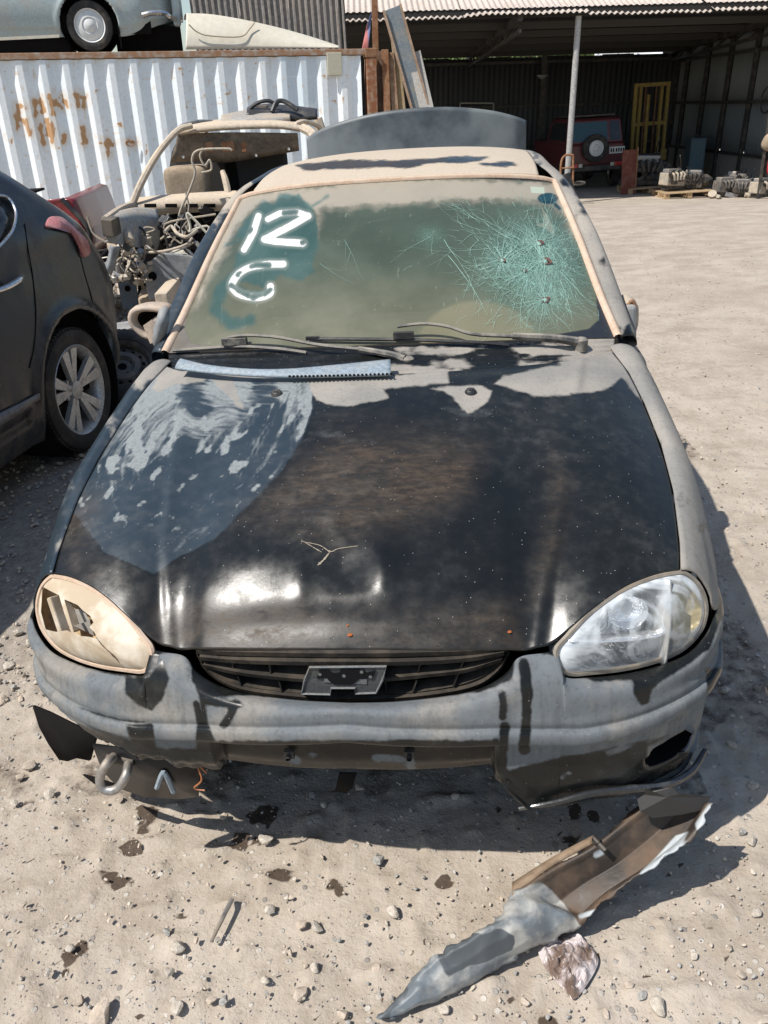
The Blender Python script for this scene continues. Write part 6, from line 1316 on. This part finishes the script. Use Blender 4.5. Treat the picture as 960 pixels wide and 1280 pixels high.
# panels lying on its roof
def px_panel(nm, label, cat, poly, dep, m_, d0, thick_z=.0, hue=None):
    pass
base = w_tw(wP(330, 150, .9))[0]
rk = empty('grey_door_panel', base, .04, 'pale grey door card lying on the roof of the beige wreck', 'car part')
def rp_(x, y, d): return w_tw(wP(x, y, d))[0]-base
def slab(nm, A, B, m_, par, th):
    A, B = cr(A, 30), cr(B, 30); f = np.linspace(0, 1, 6)[:, None, None]; G = A[None]*(1-f)+B[None]*f; G[..., 2] += .02*np.sin(np.pi*f[..., 0]); return gmesh(nm, G, m_, par, thick=th)
slab('panel', [rp_(276, 154, .75), rp_(310, 153, .7), rp_(345, 152, .7), rp_(362, 150, .75)], [rp_(280, 146, 1.1), rp_(312, 140, 1.2), rp_(345, 141, 1.2), rp_(364, 147, 1.1)], grimy('grey_trim_panel', (.27, .27, .26), TAN, .45, .6), rk, .04)
bk = empty('black_plastic_tray', base, .04, 'black plastic bumper tray lying on top of the grey door card', 'car part')
slab('tray', [rp_(308, 145, .85), rp_(340, 149, .85), (rp_(370, 149, .9)), rp_(397, 147, .9)], [rp_(312, 136, 1.2), rp_(335, 132, 1.25), rp_(366, 134, 1.2), rp_(398, 138, 1.15)], K['black_plastic'], bk, .035)
b = MB(); b.tube([rp_(310, 138, 1.0), rp_(322, 129, 1.0), rp_(336, 126, 1.0), rp_(348, 132, 1.0)], .018, 7, 20); b.tube([rp_(340, 140, .9), rp_(346, 128, .95), rp_(356, 127, .95), rp_(372, 137, .9)], .022, 7, 20); b.build('tray_rib', K['black_plastic'], bk, True)
b = MB(); b.box(rp_(325, 136, 1.1), (.18, .1, .06)); b.build('tray_insert', K['dark_steel'], bk, bevel=.02)
# junk on the gravel in front of it
q = atZ(163, 378, .10)
br = empty('perforated_bracket', (q[0], q[1], GZ(q[0], q[1])), .25, 'pale steel bracket plate with two round holes standing on the gravel', 'bracket')
b = MB(); b.box((0, 0, .20), (.155, .02, .26), rot=(-.15, 0, 0)); b.box((.075, .06, .20), (.012, .12, .26), rot=(-.15, 0, 0)); b.build('plate', K['leafscreen'], br, bevel=.003)
for z in (.145, .255): b = MB(); b.lathe([(-.016, .0001), (-.016, .026), (.0, .026)], 'y', (0, -(z-.2)*.15, z), 14); b.build('hole', K['dark'], br)
q = atZ(212, 375, .14)
st = empty('car_seat', (q[0], q[1], 0), .1, 'dusty tan seat cushion lying on the gravel between the wreck and the sedan', 'car seat')
pill('cushion', (0, 0, .16), (.52, .42, .16), K['tan_fabric'], st, (.1, .05, 0)); pill('backrest', (.02, .16, .27), (.54, .20, .22), K['tan_fabric'], st, (.3, 0, 0))
q = atZ(150, 412, .02)
fp = empty('grey_floor_plate', (q[0], q[1], .0), 0, 'flat dark grey plastic plate lying on the gravel above the loose steel wheel', 'car part')
b = MB(); b.prism([(-.30, -.14), (.10, -.10), (.30, .06), (.05, .12), (-.30, .08)], (0, 0, .03), (1, 0, .05), (0, 1, .1), (0, 0, .02)); b.build('plate', K['grey_dust'], fp, bevel=.004)
q = atZ(190, 432, .05)
pg = empty('rubble_lump', (q[0], q[1], .03), 0, 'sandy broken block beside the left mirror of the black sedan', 'rubble')
V, F = rock_mesh(77, 3); mesh('block', V*[.12, .12, .14], F, K['tan_trim'], pg, True)
# ================================================================ small litter in front
q = atZ(276, 1150)
rod = empty('metal_rod', (q[0], q[1], .008), 0, 'short pale grey metal rod lying on the dirt in front of the sedan', 'rod')
b = MB(); b.tube([atZ(290, 1124, .010)-q-[0, 0, .008], atZ(278, 1148, .010)-q-[0, 0, .008], atZ(264, 1177, .008)-q-[0, 0, .008]], [.006, .0055, .004], 8, 10); b.build('rod_shaft', K['steel'], rod, True)
q = atZ(714, 1205)
pb_ = empty('crumpled_rag', (q[0], q[1], 0), 0, 'crumpled brown and white plastic rag beside the torn bumper section', 'rag')
ol = np.array([atZ(x, y, 0)-q for x, y in ((674, 1185), (700, 1172), (722, 1168), (735, 1180), (748, 1200), (738, 1225), (718, 1250), (705, 1238), (690, 1222), (678, 1205))]); oc = cr(ol, 60, True)
G = np.array([oc*f+np.array([0, 0, h_]) for f, h_ in zip(np.linspace(1, .02, 22), .002+.016*np.sin(np.linspace(0, 1.4, 22)))]); w_ = fbm(G[..., 0], G[..., 1], 55, 3, 61); G[..., 2] += (np.abs(w_-.5)*2)*.028*sstep(0, .2, 1-np.linspace(1, .02, 22))[:, None]; P = G
m = Mt('crumpled_film', .35); n = m.noise(18, 4); n2 = m.noise(60, 3); m.set('Base Color', m.mix(m.mr(n, .40, .62), m.mix(n2, (.10, .065, .05), (.20, .14, .11)), (.52, .46, .45))); K['film'] = m.m
gmesh('film', G, K['film'], pb_, wrap=True, smooth=False)
q = atZ(1, 1, 0)
# ================================================================ light blue saloon standing on the container
cn = c_tw([0, -1, 0])[0]-c_tw([0, 0, 0])[0]
bo = c_tw(c_fw(atPlane(117, 63, c_tw([0, .30, CHT])[0], cn))[0])[0]
bc = empty('light_blue_saloon', bo, rot=crot, label='old light blue saloon with chrome hub caps parked on top of the white container', cat='car')
bc_tw, bc_fw = rotframe(bo, crot)
def bP(x, y, d=0.): return bc_fw(atPlane(x, y, bc_tw([0, d, 0])[0], cn))[0]
K['ltblue'] = grimy('chalky_light_blue', (.36, .43, .44), (.42, .38, .32), .4, .55, sc=5, settle=.1, var=.1)
xs_ = np.linspace(-3.4, bP(232, 25)[0], 150); xe = xs_[-1]
G = []
for f in np.linspace(0, 1, 40):
    z = .12+f*.85 if True else 0
    row = []
    for x in xs_:
        tail = sstep(xe-.9, xe, x); zb = .17+.22*tail+.03*math.sin(x*2)*.0; zt = 1.0-.18*tail; zz_ = zb+f*(zt-zb)
        yy_ = .05+.10*abs(f-.45)**2*4+.55*tail**3+.03*(f < .12)-.02*math.exp(-((f-.62)/.05)**2); row.append((x, yy_, zz_))
    G.append(row)
G = np.array(G); rr_ = np.hypot(G[..., 0], G[..., 2]-.29); G[..., 1] -= .02*np.exp(-((rr_-.40)/.03)**2)
A = np.ones(G.shape[:2], bool); keep = snap_circle(A, A, 0, .30, .375, G, 0, 2); gmesh('body_side', G, K['ltblue'], bc, keep=keep, thick=.01)
G2 = G.copy(); G2[..., 1] = 1.5-G2[..., 1]; gmesh('body_side', G2, K['ltblue'], bc, thick=.01)
b = MB(); b.box((-1.2, .75, .95), (4.4, 1.25, .06)); b.box((-1.6, .75, 1.2), (2.0, 1.2, .5), taper=.8); b.box((xe-.1, .75, .55), (.1, 1.0, .5)); b.build('deck', K['ltblue'], bc, bevel=.04)
b = MB(); b.box((-1.5, .75, .32), (4.6, 1.2, .24)); b.box((-1.8, .75, .14), (3.0, 1.1, .28)); b.box((.75, .85, .16), (.9, .9, .32)); b.build('dark_underbody', K['dark'], bc)  # dark blocks widen the underside to paint the shadow beneath the saloon
b = MB(); b.lathe([(.0, .375), (-.25, .37), (-.26, .001)], 'y', (0, .07, .30), 36); o = b.build('wheel_arch_liner', K['dark'], bc, True)
for v in o.data.vertices: v.co.y = .14-v.co.y
for x in (0, -2.5):
    for y, rz in ((.14, -math.pi/2), (1.36, math.pi/2)): wheel('wheel', bc, .295, .16, 'cap', rim_r=.20, loc=(x, y, .295), rot=(0, 0, rz), rimmat=K['white_hub'], tread=False, seg=44)
b = MB(); b.tube([bP(178, 19, -.02), bP(190, 16, -.05), bP(206, 17, -.05), bP(213, 22, .05), bP(226, 24, .5)], .035, 8, 24); b.build('bumper', K['chrome'], bc, True)
b = MB(); b.bar(bP(-30, 50, .03), bP(74, 45, .03), .02, .035); b.build('sill_trim', K['cream'], bc)
b = MB(); b.tube([bP(147, 30, .0), bP(150, 45, -.01), bP(152, 60, -.01)], .008, 5, 8); b.build('mud_flap_edge', K['dark'], bc)
# ================================================================ cream panel lying on the container
po = c_tw(c_fw(atPlane(240, 60, c_tw([0, .12, CHT])[0], cn))[0])[0]; p_tw, p_fw = rotframe(po, crot)
cp = empty('cream_car_panel', po, rot=crot, label='cream coloured car wing lying on the container beside the blue saloon', cat='car part')
def pP(x, y, d=0.): return p_fw(atPlane(x, y, p_tw([0, d, 0])[0], cn))[0]
tp = cr([pP(x, y, .25) for x, y in ((233, 17), (262, 18), (300, 24), (345, 34), (385, 45), (422, 57))], 90); bt_ = cr([pP(x, y, 0) for x, y in ((232, 62), (262, 61.5), (300, 61), (345, 60.5), (385, 60), (424, 59.5))], 90)
fr2 = [bt_]; 
for f in np.linspace(.12, 1, 12): q_ = bt_*(1-f)+tp*f; q_[:, 1] += -.05*math.sin(math.pi*f); fr2.append(q_)
for f in (.3, .6, .9): q_ = tp.copy(); q_[:, 1] += f; q_[:, 2] += .03*math.sin(f*3); fr2.append(q_)
gmesh('panel', np.array(fr2), K['cream'], cp, thick=.008)
b = MB(); b.tube([pP(236, 31, .02)+[0, -.03, 0], pP(246, 40, .02)+[0, -.03, 0], pP(262, 45, .02)+[0, -.035, 0], pP(300, 46, .03)+[0, -.035, 0], pP(312, 36, .1)+[0, -.03, 0], pP(318, 28, .15)+[0, -.03, 0]], .009, 5, 40); b.build('pressed_line', plain('dark_cream_groove', (.33, .28, .2), .8), cp)
# ================================================================ salvage leaning at the container's right end
def leaner(nm, label, cat, px0, px1, Y0, Y1, w_, d_, mt, ext=1.0, extra=None, group=None):
    a, c_ = atY(*px0, Y0), atY(*px1, Y1); dr = a-c_; g = c_-dr*((c_[2]-GZ(c_[0], c_[1]))/dr[2]); o = empty(nm, g, 0, label, cat, group)
    b = MB(); b.bar((0, 0, 0), a-g, w_, d_, up=(0, 1, 0)); b.build('shaft' if 'pole' in nm else 'web', mt, o, bevel=.004)
    if extra:
        for sx in (-1, 1):
            b = MB(); dd = (a-g)/np.linalg.norm(a-g); sd = np.cross(dd, [0, 1, 0]); sd /= np.linalg.norm(sd); b.bar(sd*sx*w_/2, (a-g)+sd*sx*w_/2, .03, .14, up=(0, 1, 0)); b.build('flange', extra, o)
    return o
K['beamweb'] = grimy('blue_grey_steel', (.17, .20, .22), (.30, .26, .2), .4, .6, .2, sc=7)
leaner('rusty_pole', 'thin rusty upright pole behind the right end of the container', 'pole', (468, -12), (471, 130), 13.6, 13.6, .085, .085, K['rust'])
leaner('steel_beam', 'long rusty-edged steel channel beam leaning beside the container end', 'beam', (490, 10), (525, 134), 13.1, 13.0, .24, .02, K['beamweb'], extra=grimy('rusty_flange', (.33, .24, .17), (.20, .11, .06), .5, .85, sc=12))
leaner('grey_board', 'weathered pale grey board leaning right of the steel beam', 'board', (517, 66), (533, 134), 13.1, 12.95, .20, .05, K['grey_wood'])
for i, (p0, p1, mt, lb) in enumerate((((481, 62), (484, 138), K['rust'], 'rust red timber slat nearest the container corner post'), ((488, 66), (494, 138), grimy('peeling_brown_timber', (.26, .15, .09), (.42, .33, .24), .5, .9, sc=14), 'peeling brown timber slat second from the container post'), ((493, 50), (503, 138), grimy('yellowed_timber', (.36, .26, .13), (.42, .33, .24), .5, .9, sc=14), 'yellowed timber slat leaning behind the steel beam'), ((476, 64), (476, 138), grimy('dark_brown_timber', (.14, .085, .05), (.3, .2, .15), .4, .9, sc=14), 'dark brown timber slat touching the container end'))):
    leaner('timber_slat', lb, 'timber', p0, p1, 13.25+.05*i, 13.2+.05*i, .10, .05, mt, group='timber slats stacked at the container end')
q = atY(462, 22, 13.7); fl = empty('small_pennant', q, 0, 'small faded pink and blue cloth tied to the rusty pole', 'cloth')
xg = np.linspace(0, 1, 12); G = np.array([[(-.10*f+.05*g_, .02*math.sin(6*f), -.42*f+.1*g_*(1-f)) for f in xg] for g_ in np.linspace(-1, 1, 7)]); m = Mt('faded_cloth', .9); s_ = m.nd('SeparateXYZ'); m.lk(m.co(), s_.inputs[0]); m.set('Base Color', m.mix(m.mr(s_.outputs[0], -.06, -.02), (.45, .16, .15), (.14, .18, .32))); gmesh('cloth', G, m.m, fl, thick=.004)
# ================================================================ inside and in front of the shed
FL = lambda x, y: GZ(x, y)
def at_obj(nm, label, cat, x, y, Y, rz=0, group=None):
    p = atY(x, y, Y); return empty(nm, (p[0], Y, FL(p[0], Y)), rz, label, cat, group)
# red four by four, rear view
jp = at_obj('red_four_by_four', 'dark red four-by-four with a spare wheel on its back door parked in the shed', 'car', 744, 200, 22.6, .04)
K['dkred'] = grimy('dark_red_paint', (.085, .009, .012), (.12, .06, .05), .25, .45, sc=4, coat=.3)
def loft_box(nm, secs, m_, par, bevel=.04):
    b = MB(); V = []; 
    for (x, y0, y1, z) in secs: V += [(-x, y0, z), (x, y0, z), (x, y1, z), (-x, y1, z)]
    n = len(secs); F = [(3, 2, 1, 0), tuple(range(4*n-4, 4*n))]
    for i in range(n-1):
        for j in range(4): F.append((4*i+j, 4*i+(j+1) % 4, 4*i+4+(j+1) % 4, 4*i+4+j))
    b.add(V, F); return b.build(nm, m_, par, bevel=bevel)
loft_box('body', [(.72, .02, 3.6, .48), (.75, 0, 3.65, .62), (.75, .0, 3.65, 1.05), (.73, .03, 3.6, 1.12)], K['dkred'], jp)
loft_box('cabin', [(.72, .04, 2.3, 1.10), (.71, .06, 2.2, 1.25), (.66, .16, 2.0, 1.66), (.62, .22, 1.95, 1.70)], K['dkred'], jp)
b = MB(); b.add([(-.62, .035, 1.16), (.30, .035, 1.16), (.30, .135, 1.60), (-.57, .135, 1.60)], [(0, 1, 2, 3)]); b.build('rear_window', plain('tinted_teal_glass', (.02, .06, .07), .12), jp)
b = MB(); b.add([(.38, .035, 1.16), (.66, .035, 1.16), (.60, .135, 1.60), (.38, .135, 1.60)], [(0, 1, 2, 3)]); b.build('rear_window', K['glass_dark'], jp)
for s_ in (-1, 1): b = MB(); b.add([(s_*.725, .3, 1.18), (s_*.725, 2.0, 1.18), (s_*.675, 1.8, 1.60), (s_*.675, .4, 1.60)], [(0, 1, 2, 3)]); b.build('side_window', K['glass_dark'], jp)
wq = wheel('spare_wheel', jp, .33, .20, 'cap', rim_r=.19, loc=(-.05, -.12, 1.00), rot=(0, 0, -math.pi/2), rimmat=K['white_hub'], tread=False)
b = MB(); b.box((0, -.05, .52), (1.48, .12, .13)); b.build('rear_bumper', K['dark_steel'], jp, bevel=.02)
for x in (-.62, .62): b = MB(); b.box((x, -.12, .60), (.26, .03, .10)); b.build('tail_lamp', plain('red_lamp', (.5, .05, .04), .3), jp, bevel=.01)
for x in (-.42, .42): b = MB(); b.box((x, -.12, .60), (.10, .03, .09)); b.build('reversing_lamp', plain('pale_lamp', (.6, .55, .45), .3), jp, bevel=.01)
b = MB(); b.box((.55, -.02, .92), (.40, .02, .16)); pn_ = b.build('number_plate', plain('white_plate', (.6, .6, .56), .5), jp)
b = MB()
for i in range(6): b.box((.40+.06*i+(.02 if i > 1 else 0), -.034, .92), (.035, .004, .09))
b.build('plate_character', K['dark'], pn_)
for x in (-.68, .68):
    for y in (.55, 2.9): wheel('wheel', jp, .34, .22, 'cap', loc=(x, y, .34), rot=(0, 0, 0 if x > 0 else math.pi), tread=False, seg=28)
b = MB(); b.box((0, 1.1, 1.75), (1.1, 1.5, .04)); b.build('roof_rack', K['dark_steel'], jp)
# mast of a forklift
ms = at_obj('forklift_mast', 'dusty yellow forklift mast standing against the dark back wall', 'forklift mast', 811, 160, 25.5)
K['yellow'] = grimy('old_yellow_paint', (.42, .29, .07), (.22, .16, .1), .45, .7, sc=9)
for x in (-.46, -.30, .30, .46): b = MB(); b.box((x, 0 if abs(x) > .4 else .07, 1.25), (.085, .12, 2.5)); b.build('mast_rail', K['yellow'], ms, bevel=.008)
for z in (.5, 1.45, 2.45): b = MB(); b.box((0, .04, z), (1.0, .10, .10)); b.build('crossbar', K['yellow'], ms, bevel=.008)
b = MB(); b.tube([(-.08, 0, .4), (-.08, 0, 2.2)], .05, 10, 3); b.build('lift_ram', K['yellow'], ms)
for x in (-.18, .12): b = MB(); b.box((x, -.02, 1.3), (.035, .03, 2.2)); b.build('lift_chain', K['rust'], ms)
b = MB(); b.box((0, -.14, .45), (.9, .08, .45)); b.build('carriage', K['dark_steel'], ms)
for x in (-.42, .42): b = MB(); b.box((x, -.18, .62), (.16, .1, .28)); b.build('bracket', K['yellow'], ms)
# engines
K['scrap'] = grimy('greasy_scrap', (.10, .095, .09), (.26, .22, .18), .5, .7, .2, sc=12, settle=.2)
def engine(nm, label, x, y, Y, s_, seed, rz=0, lift=0., mt=None, group=None):
    e = at_obj(nm, label, 'engine', x, y, Y, rz, group); e.location.z += lift; r_ = np.random.default_rng(seed); A = mt or K['alu']
    b = MB(); b.box((0, 0, .30*s_), (.62*s_, .42*s_, .34*s_), rot=(0, .1, 0)); b.build('block', A, e, bevel=.02)
    b = MB(); b.box((-.02, 0, .52*s_), (.50*s_, .26*s_, .14*s_), rot=(0, .06, .1)); b.build('cylinder_head', K['steel'], e, bevel=.02)
    b = MB(); b.box((0, 0, .10*s_), (.5*s_, .34*s_, .16*s_)); b.build('sump', K['dark_steel'], e, bevel=.02)
    for k in range(4): b = MB(); b.tube([(-.2*s_+k*.13*s_, -.2*s_, .5*s_), (-.2*s_+k*.13*s_, -.34*s_, .46*s_), (-.15*s_+k*.09*s_, -.34*s_, .30*s_)], .032*s_, 8, 8); b.build('manifold_pipe', A, e, True)
    for k in range(3):
        p_ = (r_.uniform(-.3, .3)*s_, -.24*s_, r_.uniform(.12, .5)*s_); b = MB(); b.lathe([(-.05*s_, .0001), (-.05*s_, .09*s_), (-.03*s_, .10*s_), (-.02*s_, .08*s_), (.0, .10*s_), (.02*s_, .1*s_)], 'y', p_, 18); b.build('pulley', K['dark_steel'], e, True)
    for k in range(5):
        p0 = np.array([r_.uniform(-.35, .35), -.25, r_.uniform(.15, .65)])*s_; b = MB(); b.tube([p0, p0+r_.uniform(-.15, .15, 3)*s_, p0+r_.uniform(-.28, .28, 3)*s_+[0, 0, .05]], .014*s_, 6, 9); b.build('hose', K['black_plastic'], e, True)
    b = MB(); b.lathe([(-.16*s_, .18*s_), (0, .20*s_), (.14*s_, .12*s_), (.2*s_, .06*s_), (.2*s_, .0001)], 'x', (.38*s_, 0, .26*s_), 18); b.build('bell_housing', A, e, True)
    return e
def pallet(label, x, y, Y, w_, rz=0):
    e = at_obj('wooden_pallet', label, 'pallet', x, y, Y, rz, 'pallets at the front of the shed')
    for k in range(7): b = MB(); b.box((0, -.45+k*.15, .125), (w_, .095, .02)); b.build('deck_board', K['wood'], e)
    for x_ in (-w_/2+.06, 0, w_/2-.06):
        for y_ in (-.42, 0, .42): b = MB(); b.box((x_, y_, .07), (.11, .11, .085)); b.build('block', K['wood'], e)
        b = MB(); b.box((x_, 0, .014), (.1, 1.0, .02)); b.build('bottom_board', K['wood'], e)
    return e
pallet('wooden pallet carrying two greasy engines at the shed front', 853, 246, 20.3, 1.18); pallet('wooden pallet in the shade with one dark engine block on it', 806, 240, 21.6, 1.15)
engine('salvaged_engine', 'tan dusty engine on the left half of the front pallet', 839, 235, 20.3, .80, 1, .3, .14); engine('salvaged_engine', 'smaller greasy engine on the right half of the front pallet', 866, 235, 20.35, .72, 2, -.4, .14, K['dark_steel'])
engine('salvaged_engine', 'wide dark engine block on the shaded pallet', 806, 235, 21.6, 1.2, 3, 0, .14, K['dark_steel'])
engine('salvaged_engine', 'grey gearbox and engine heap, left one on the ground near the right wall', 905, 238, 19.9, .72, 4, .2, 0, K['scrap']); engine('salvaged_engine', 'oily dark engine on the ground at the right of the heap', 928, 240, 19.7, .66, 5, -.3, 0, K['scrap']); engine('salvaged_engine', 'engine lying tilted behind the heap by the block wall', 916, 232, 20.6, .75, 6, .8, .05, K['scrap'])
# cabinet, red leaf, hand truck, workbench
e = at_obj('blue_cabinet', 'dull blue metal cabinet standing in the shadow of the shed', 'cabinet', 866, 215, 24.0); b = MB(); b.box((0, 0, .55), (.42, .4, 1.1)); b.build('cabinet_body', plain('dull_blue', (.10, .15, .18), .6), e, bevel=.01); b = MB(); b.box((0, -.205, .55), (.36, .01, 1.0)); b.build('cabinet_door', plain('dull_blue_door', (.12, .18, .21), .6), e, bevel=.004); b = MB(); b.box((.13, -.22, .6), (.02, .02, .12)); b.build('handle', K['steel'], e)
e = at_obj('red_oxide_door', 'rust red sheet door leaning beside the red four-by-four', 'door', 785, 225, 21.2, .0); b = MB(); b.box((0, 0, .50), (.34, .03, 1.0), rot=(-.1, 0, 0)); b.build('leaf', grimy('red_oxide', (.14, .035, .02), (.25, .14, .1), .4, .8), e); b = MB(); b.tube([(.19, -.04, 0), (.19, .0, 1.05)], .018, 6, 3); b.build('edge_tube', K['rust'], e)
e = at_obj('hand_truck', 'rust brown hand truck leaning on the shed post', 'hand truck', 711, 215, 19.15, 0); b = MB(); b.tube([(-.16, 0, 0), (-.17, .05, .8), (-.08, .08, 1.0), (.10, .08, 1.0)], .025, 8, 16); b.tube([(.12, 0, 0), (.10, .08, 1.0)], .025, 8, 6); b.build('frame', K['rust'], e, True)
for z in (.25, .5, .75): b = MB(); b.tube([(-.16, .03, z), (.12, .03, z)], .018, 6, 3); b.build('rung', K['rust'], e)
b = MB(); b.tube([(.0, -.1, .42), (.2, -.14, .40), (.36, -.05, .42), (.30, .08, .44), (.05, .08, .44)], .022, 8, 16); b.build('hoop', K['dark_steel'], e, True)
for x in (-.16, .12): b = MB(); b.lathe([(-.03, .001), (-.03, .09), (.03, .09), (.03, .001)], 'x', (x, .08, .09), 16); b.build('small_wheel', K['rubber'], e, True)
e = at_obj('wall_rack', 'small pale wooden rack hung on the dark back wall of the shed', 'rack', 596, 134, 27.7)
a0 = atY(575, 129, 27.7)-np.array(e.location); a1 = atY(617, 129, 27.7)-np.array(e.location); a2 = atY(617, 139, 27.7)-np.array(e.location); a3 = atY(575, 139, 27.7)-np.array(e.location)
for p_, q_ in ((a0, a1), (a1, a2), (a2, a3), (a3, a0)): b = MB(); b.bar(p_, q_, .05, .04); b.build('rail', K['grey_wood'], e)
# things at the right edge
e = at_obj('junk_stand', 'post holding a red cloth and small white sign at the right edge of the yard', 'stand', 957, 220, 18.4, 0)
b = MB(); b.bar((-.10, 0, 0), (-.10, 0, 2.3), .05, .05); b.bar((-.10, 0, 1.2), (.6, 0, 1.2), .05, .05); b.bar((.5, 0, 0), (.5, 0, 2.3), .05, .05); b.build('post_frame', K['dark_steel'], e)
b = MB(); b.box((.10, -.04, 1.65), (.40, .02, .36)); b.build('sign_board', plain('white_board', (.75, .75, .74), .6), e); b = MB(); b.box((.06, -.056, 1.63), (.34, .006, .12)); b.build('red_stripe', plain('red_print', (.55, .04, .04), .6), e)
pill('red_cloth', (.10, -.08, .66), (.26, .14, .42), plain('red_cloth', (.38, .02, .03), .9), e, e=.7); pill('brown_bag', (.0, -.06, 1.10), (.40, .22, .34), K['tan_fabric'], e, (.2, .3, 0), .7)
engine('salvaged_engine', 'half hidden engine under the red cloth at the right edge', 950, 243, 18.6, .7, 7, .5, 0)
rj = np.random.default_rng(8); xsj = sorted(rj.uniform(884, 948, 16))
for k in range(16):
    x = xsj[k]; Y = rj.uniform(19.2, 20.8); p = atY(x, 240, Y); s_ = rj.uniform(.05, .13)
    e = empty('scrap_piece', (p[0], Y, FL(p[0], Y)+s_*.4), rj.uniform(0, 3), 'small %s scrap piece, %s, round the engine heap' % (('pale cast', 'dark iron', 'bare steel')[k % 3], ('first', 'second', 'third', 'fourth', 'fifth', 'sixth', 'seventh', 'eighth', 'ninth', 'tenth', 'eleventh', 'twelfth', 'thirteenth', 'fourteenth', 'fifteenth', 'last')[k]+' from the left'), 'scrap', 'scrap round the engine heap'); b = MB()
    if k % 2: b.box((0, 0, 0), (s_*2.4, s_, s_*.9), rot=tuple(rj.uniform(-.5, .5, 3)))
    else: b.lathe([(-s_*.6, .0001), (-s_*.6, s_), (-s_*.2, s_), (-s_*.1, s_*.6), (s_*.6, s_*.6), (s_*.6, .0001)], 'x', (0, 0, s_*.3), 14, rot=tuple(rj.uniform(-1, 1, 3)))
    b.build('scrap_metal', (K['alu'], K['dark_steel'], K['steel'])[k % 3], e, bevel=.005)
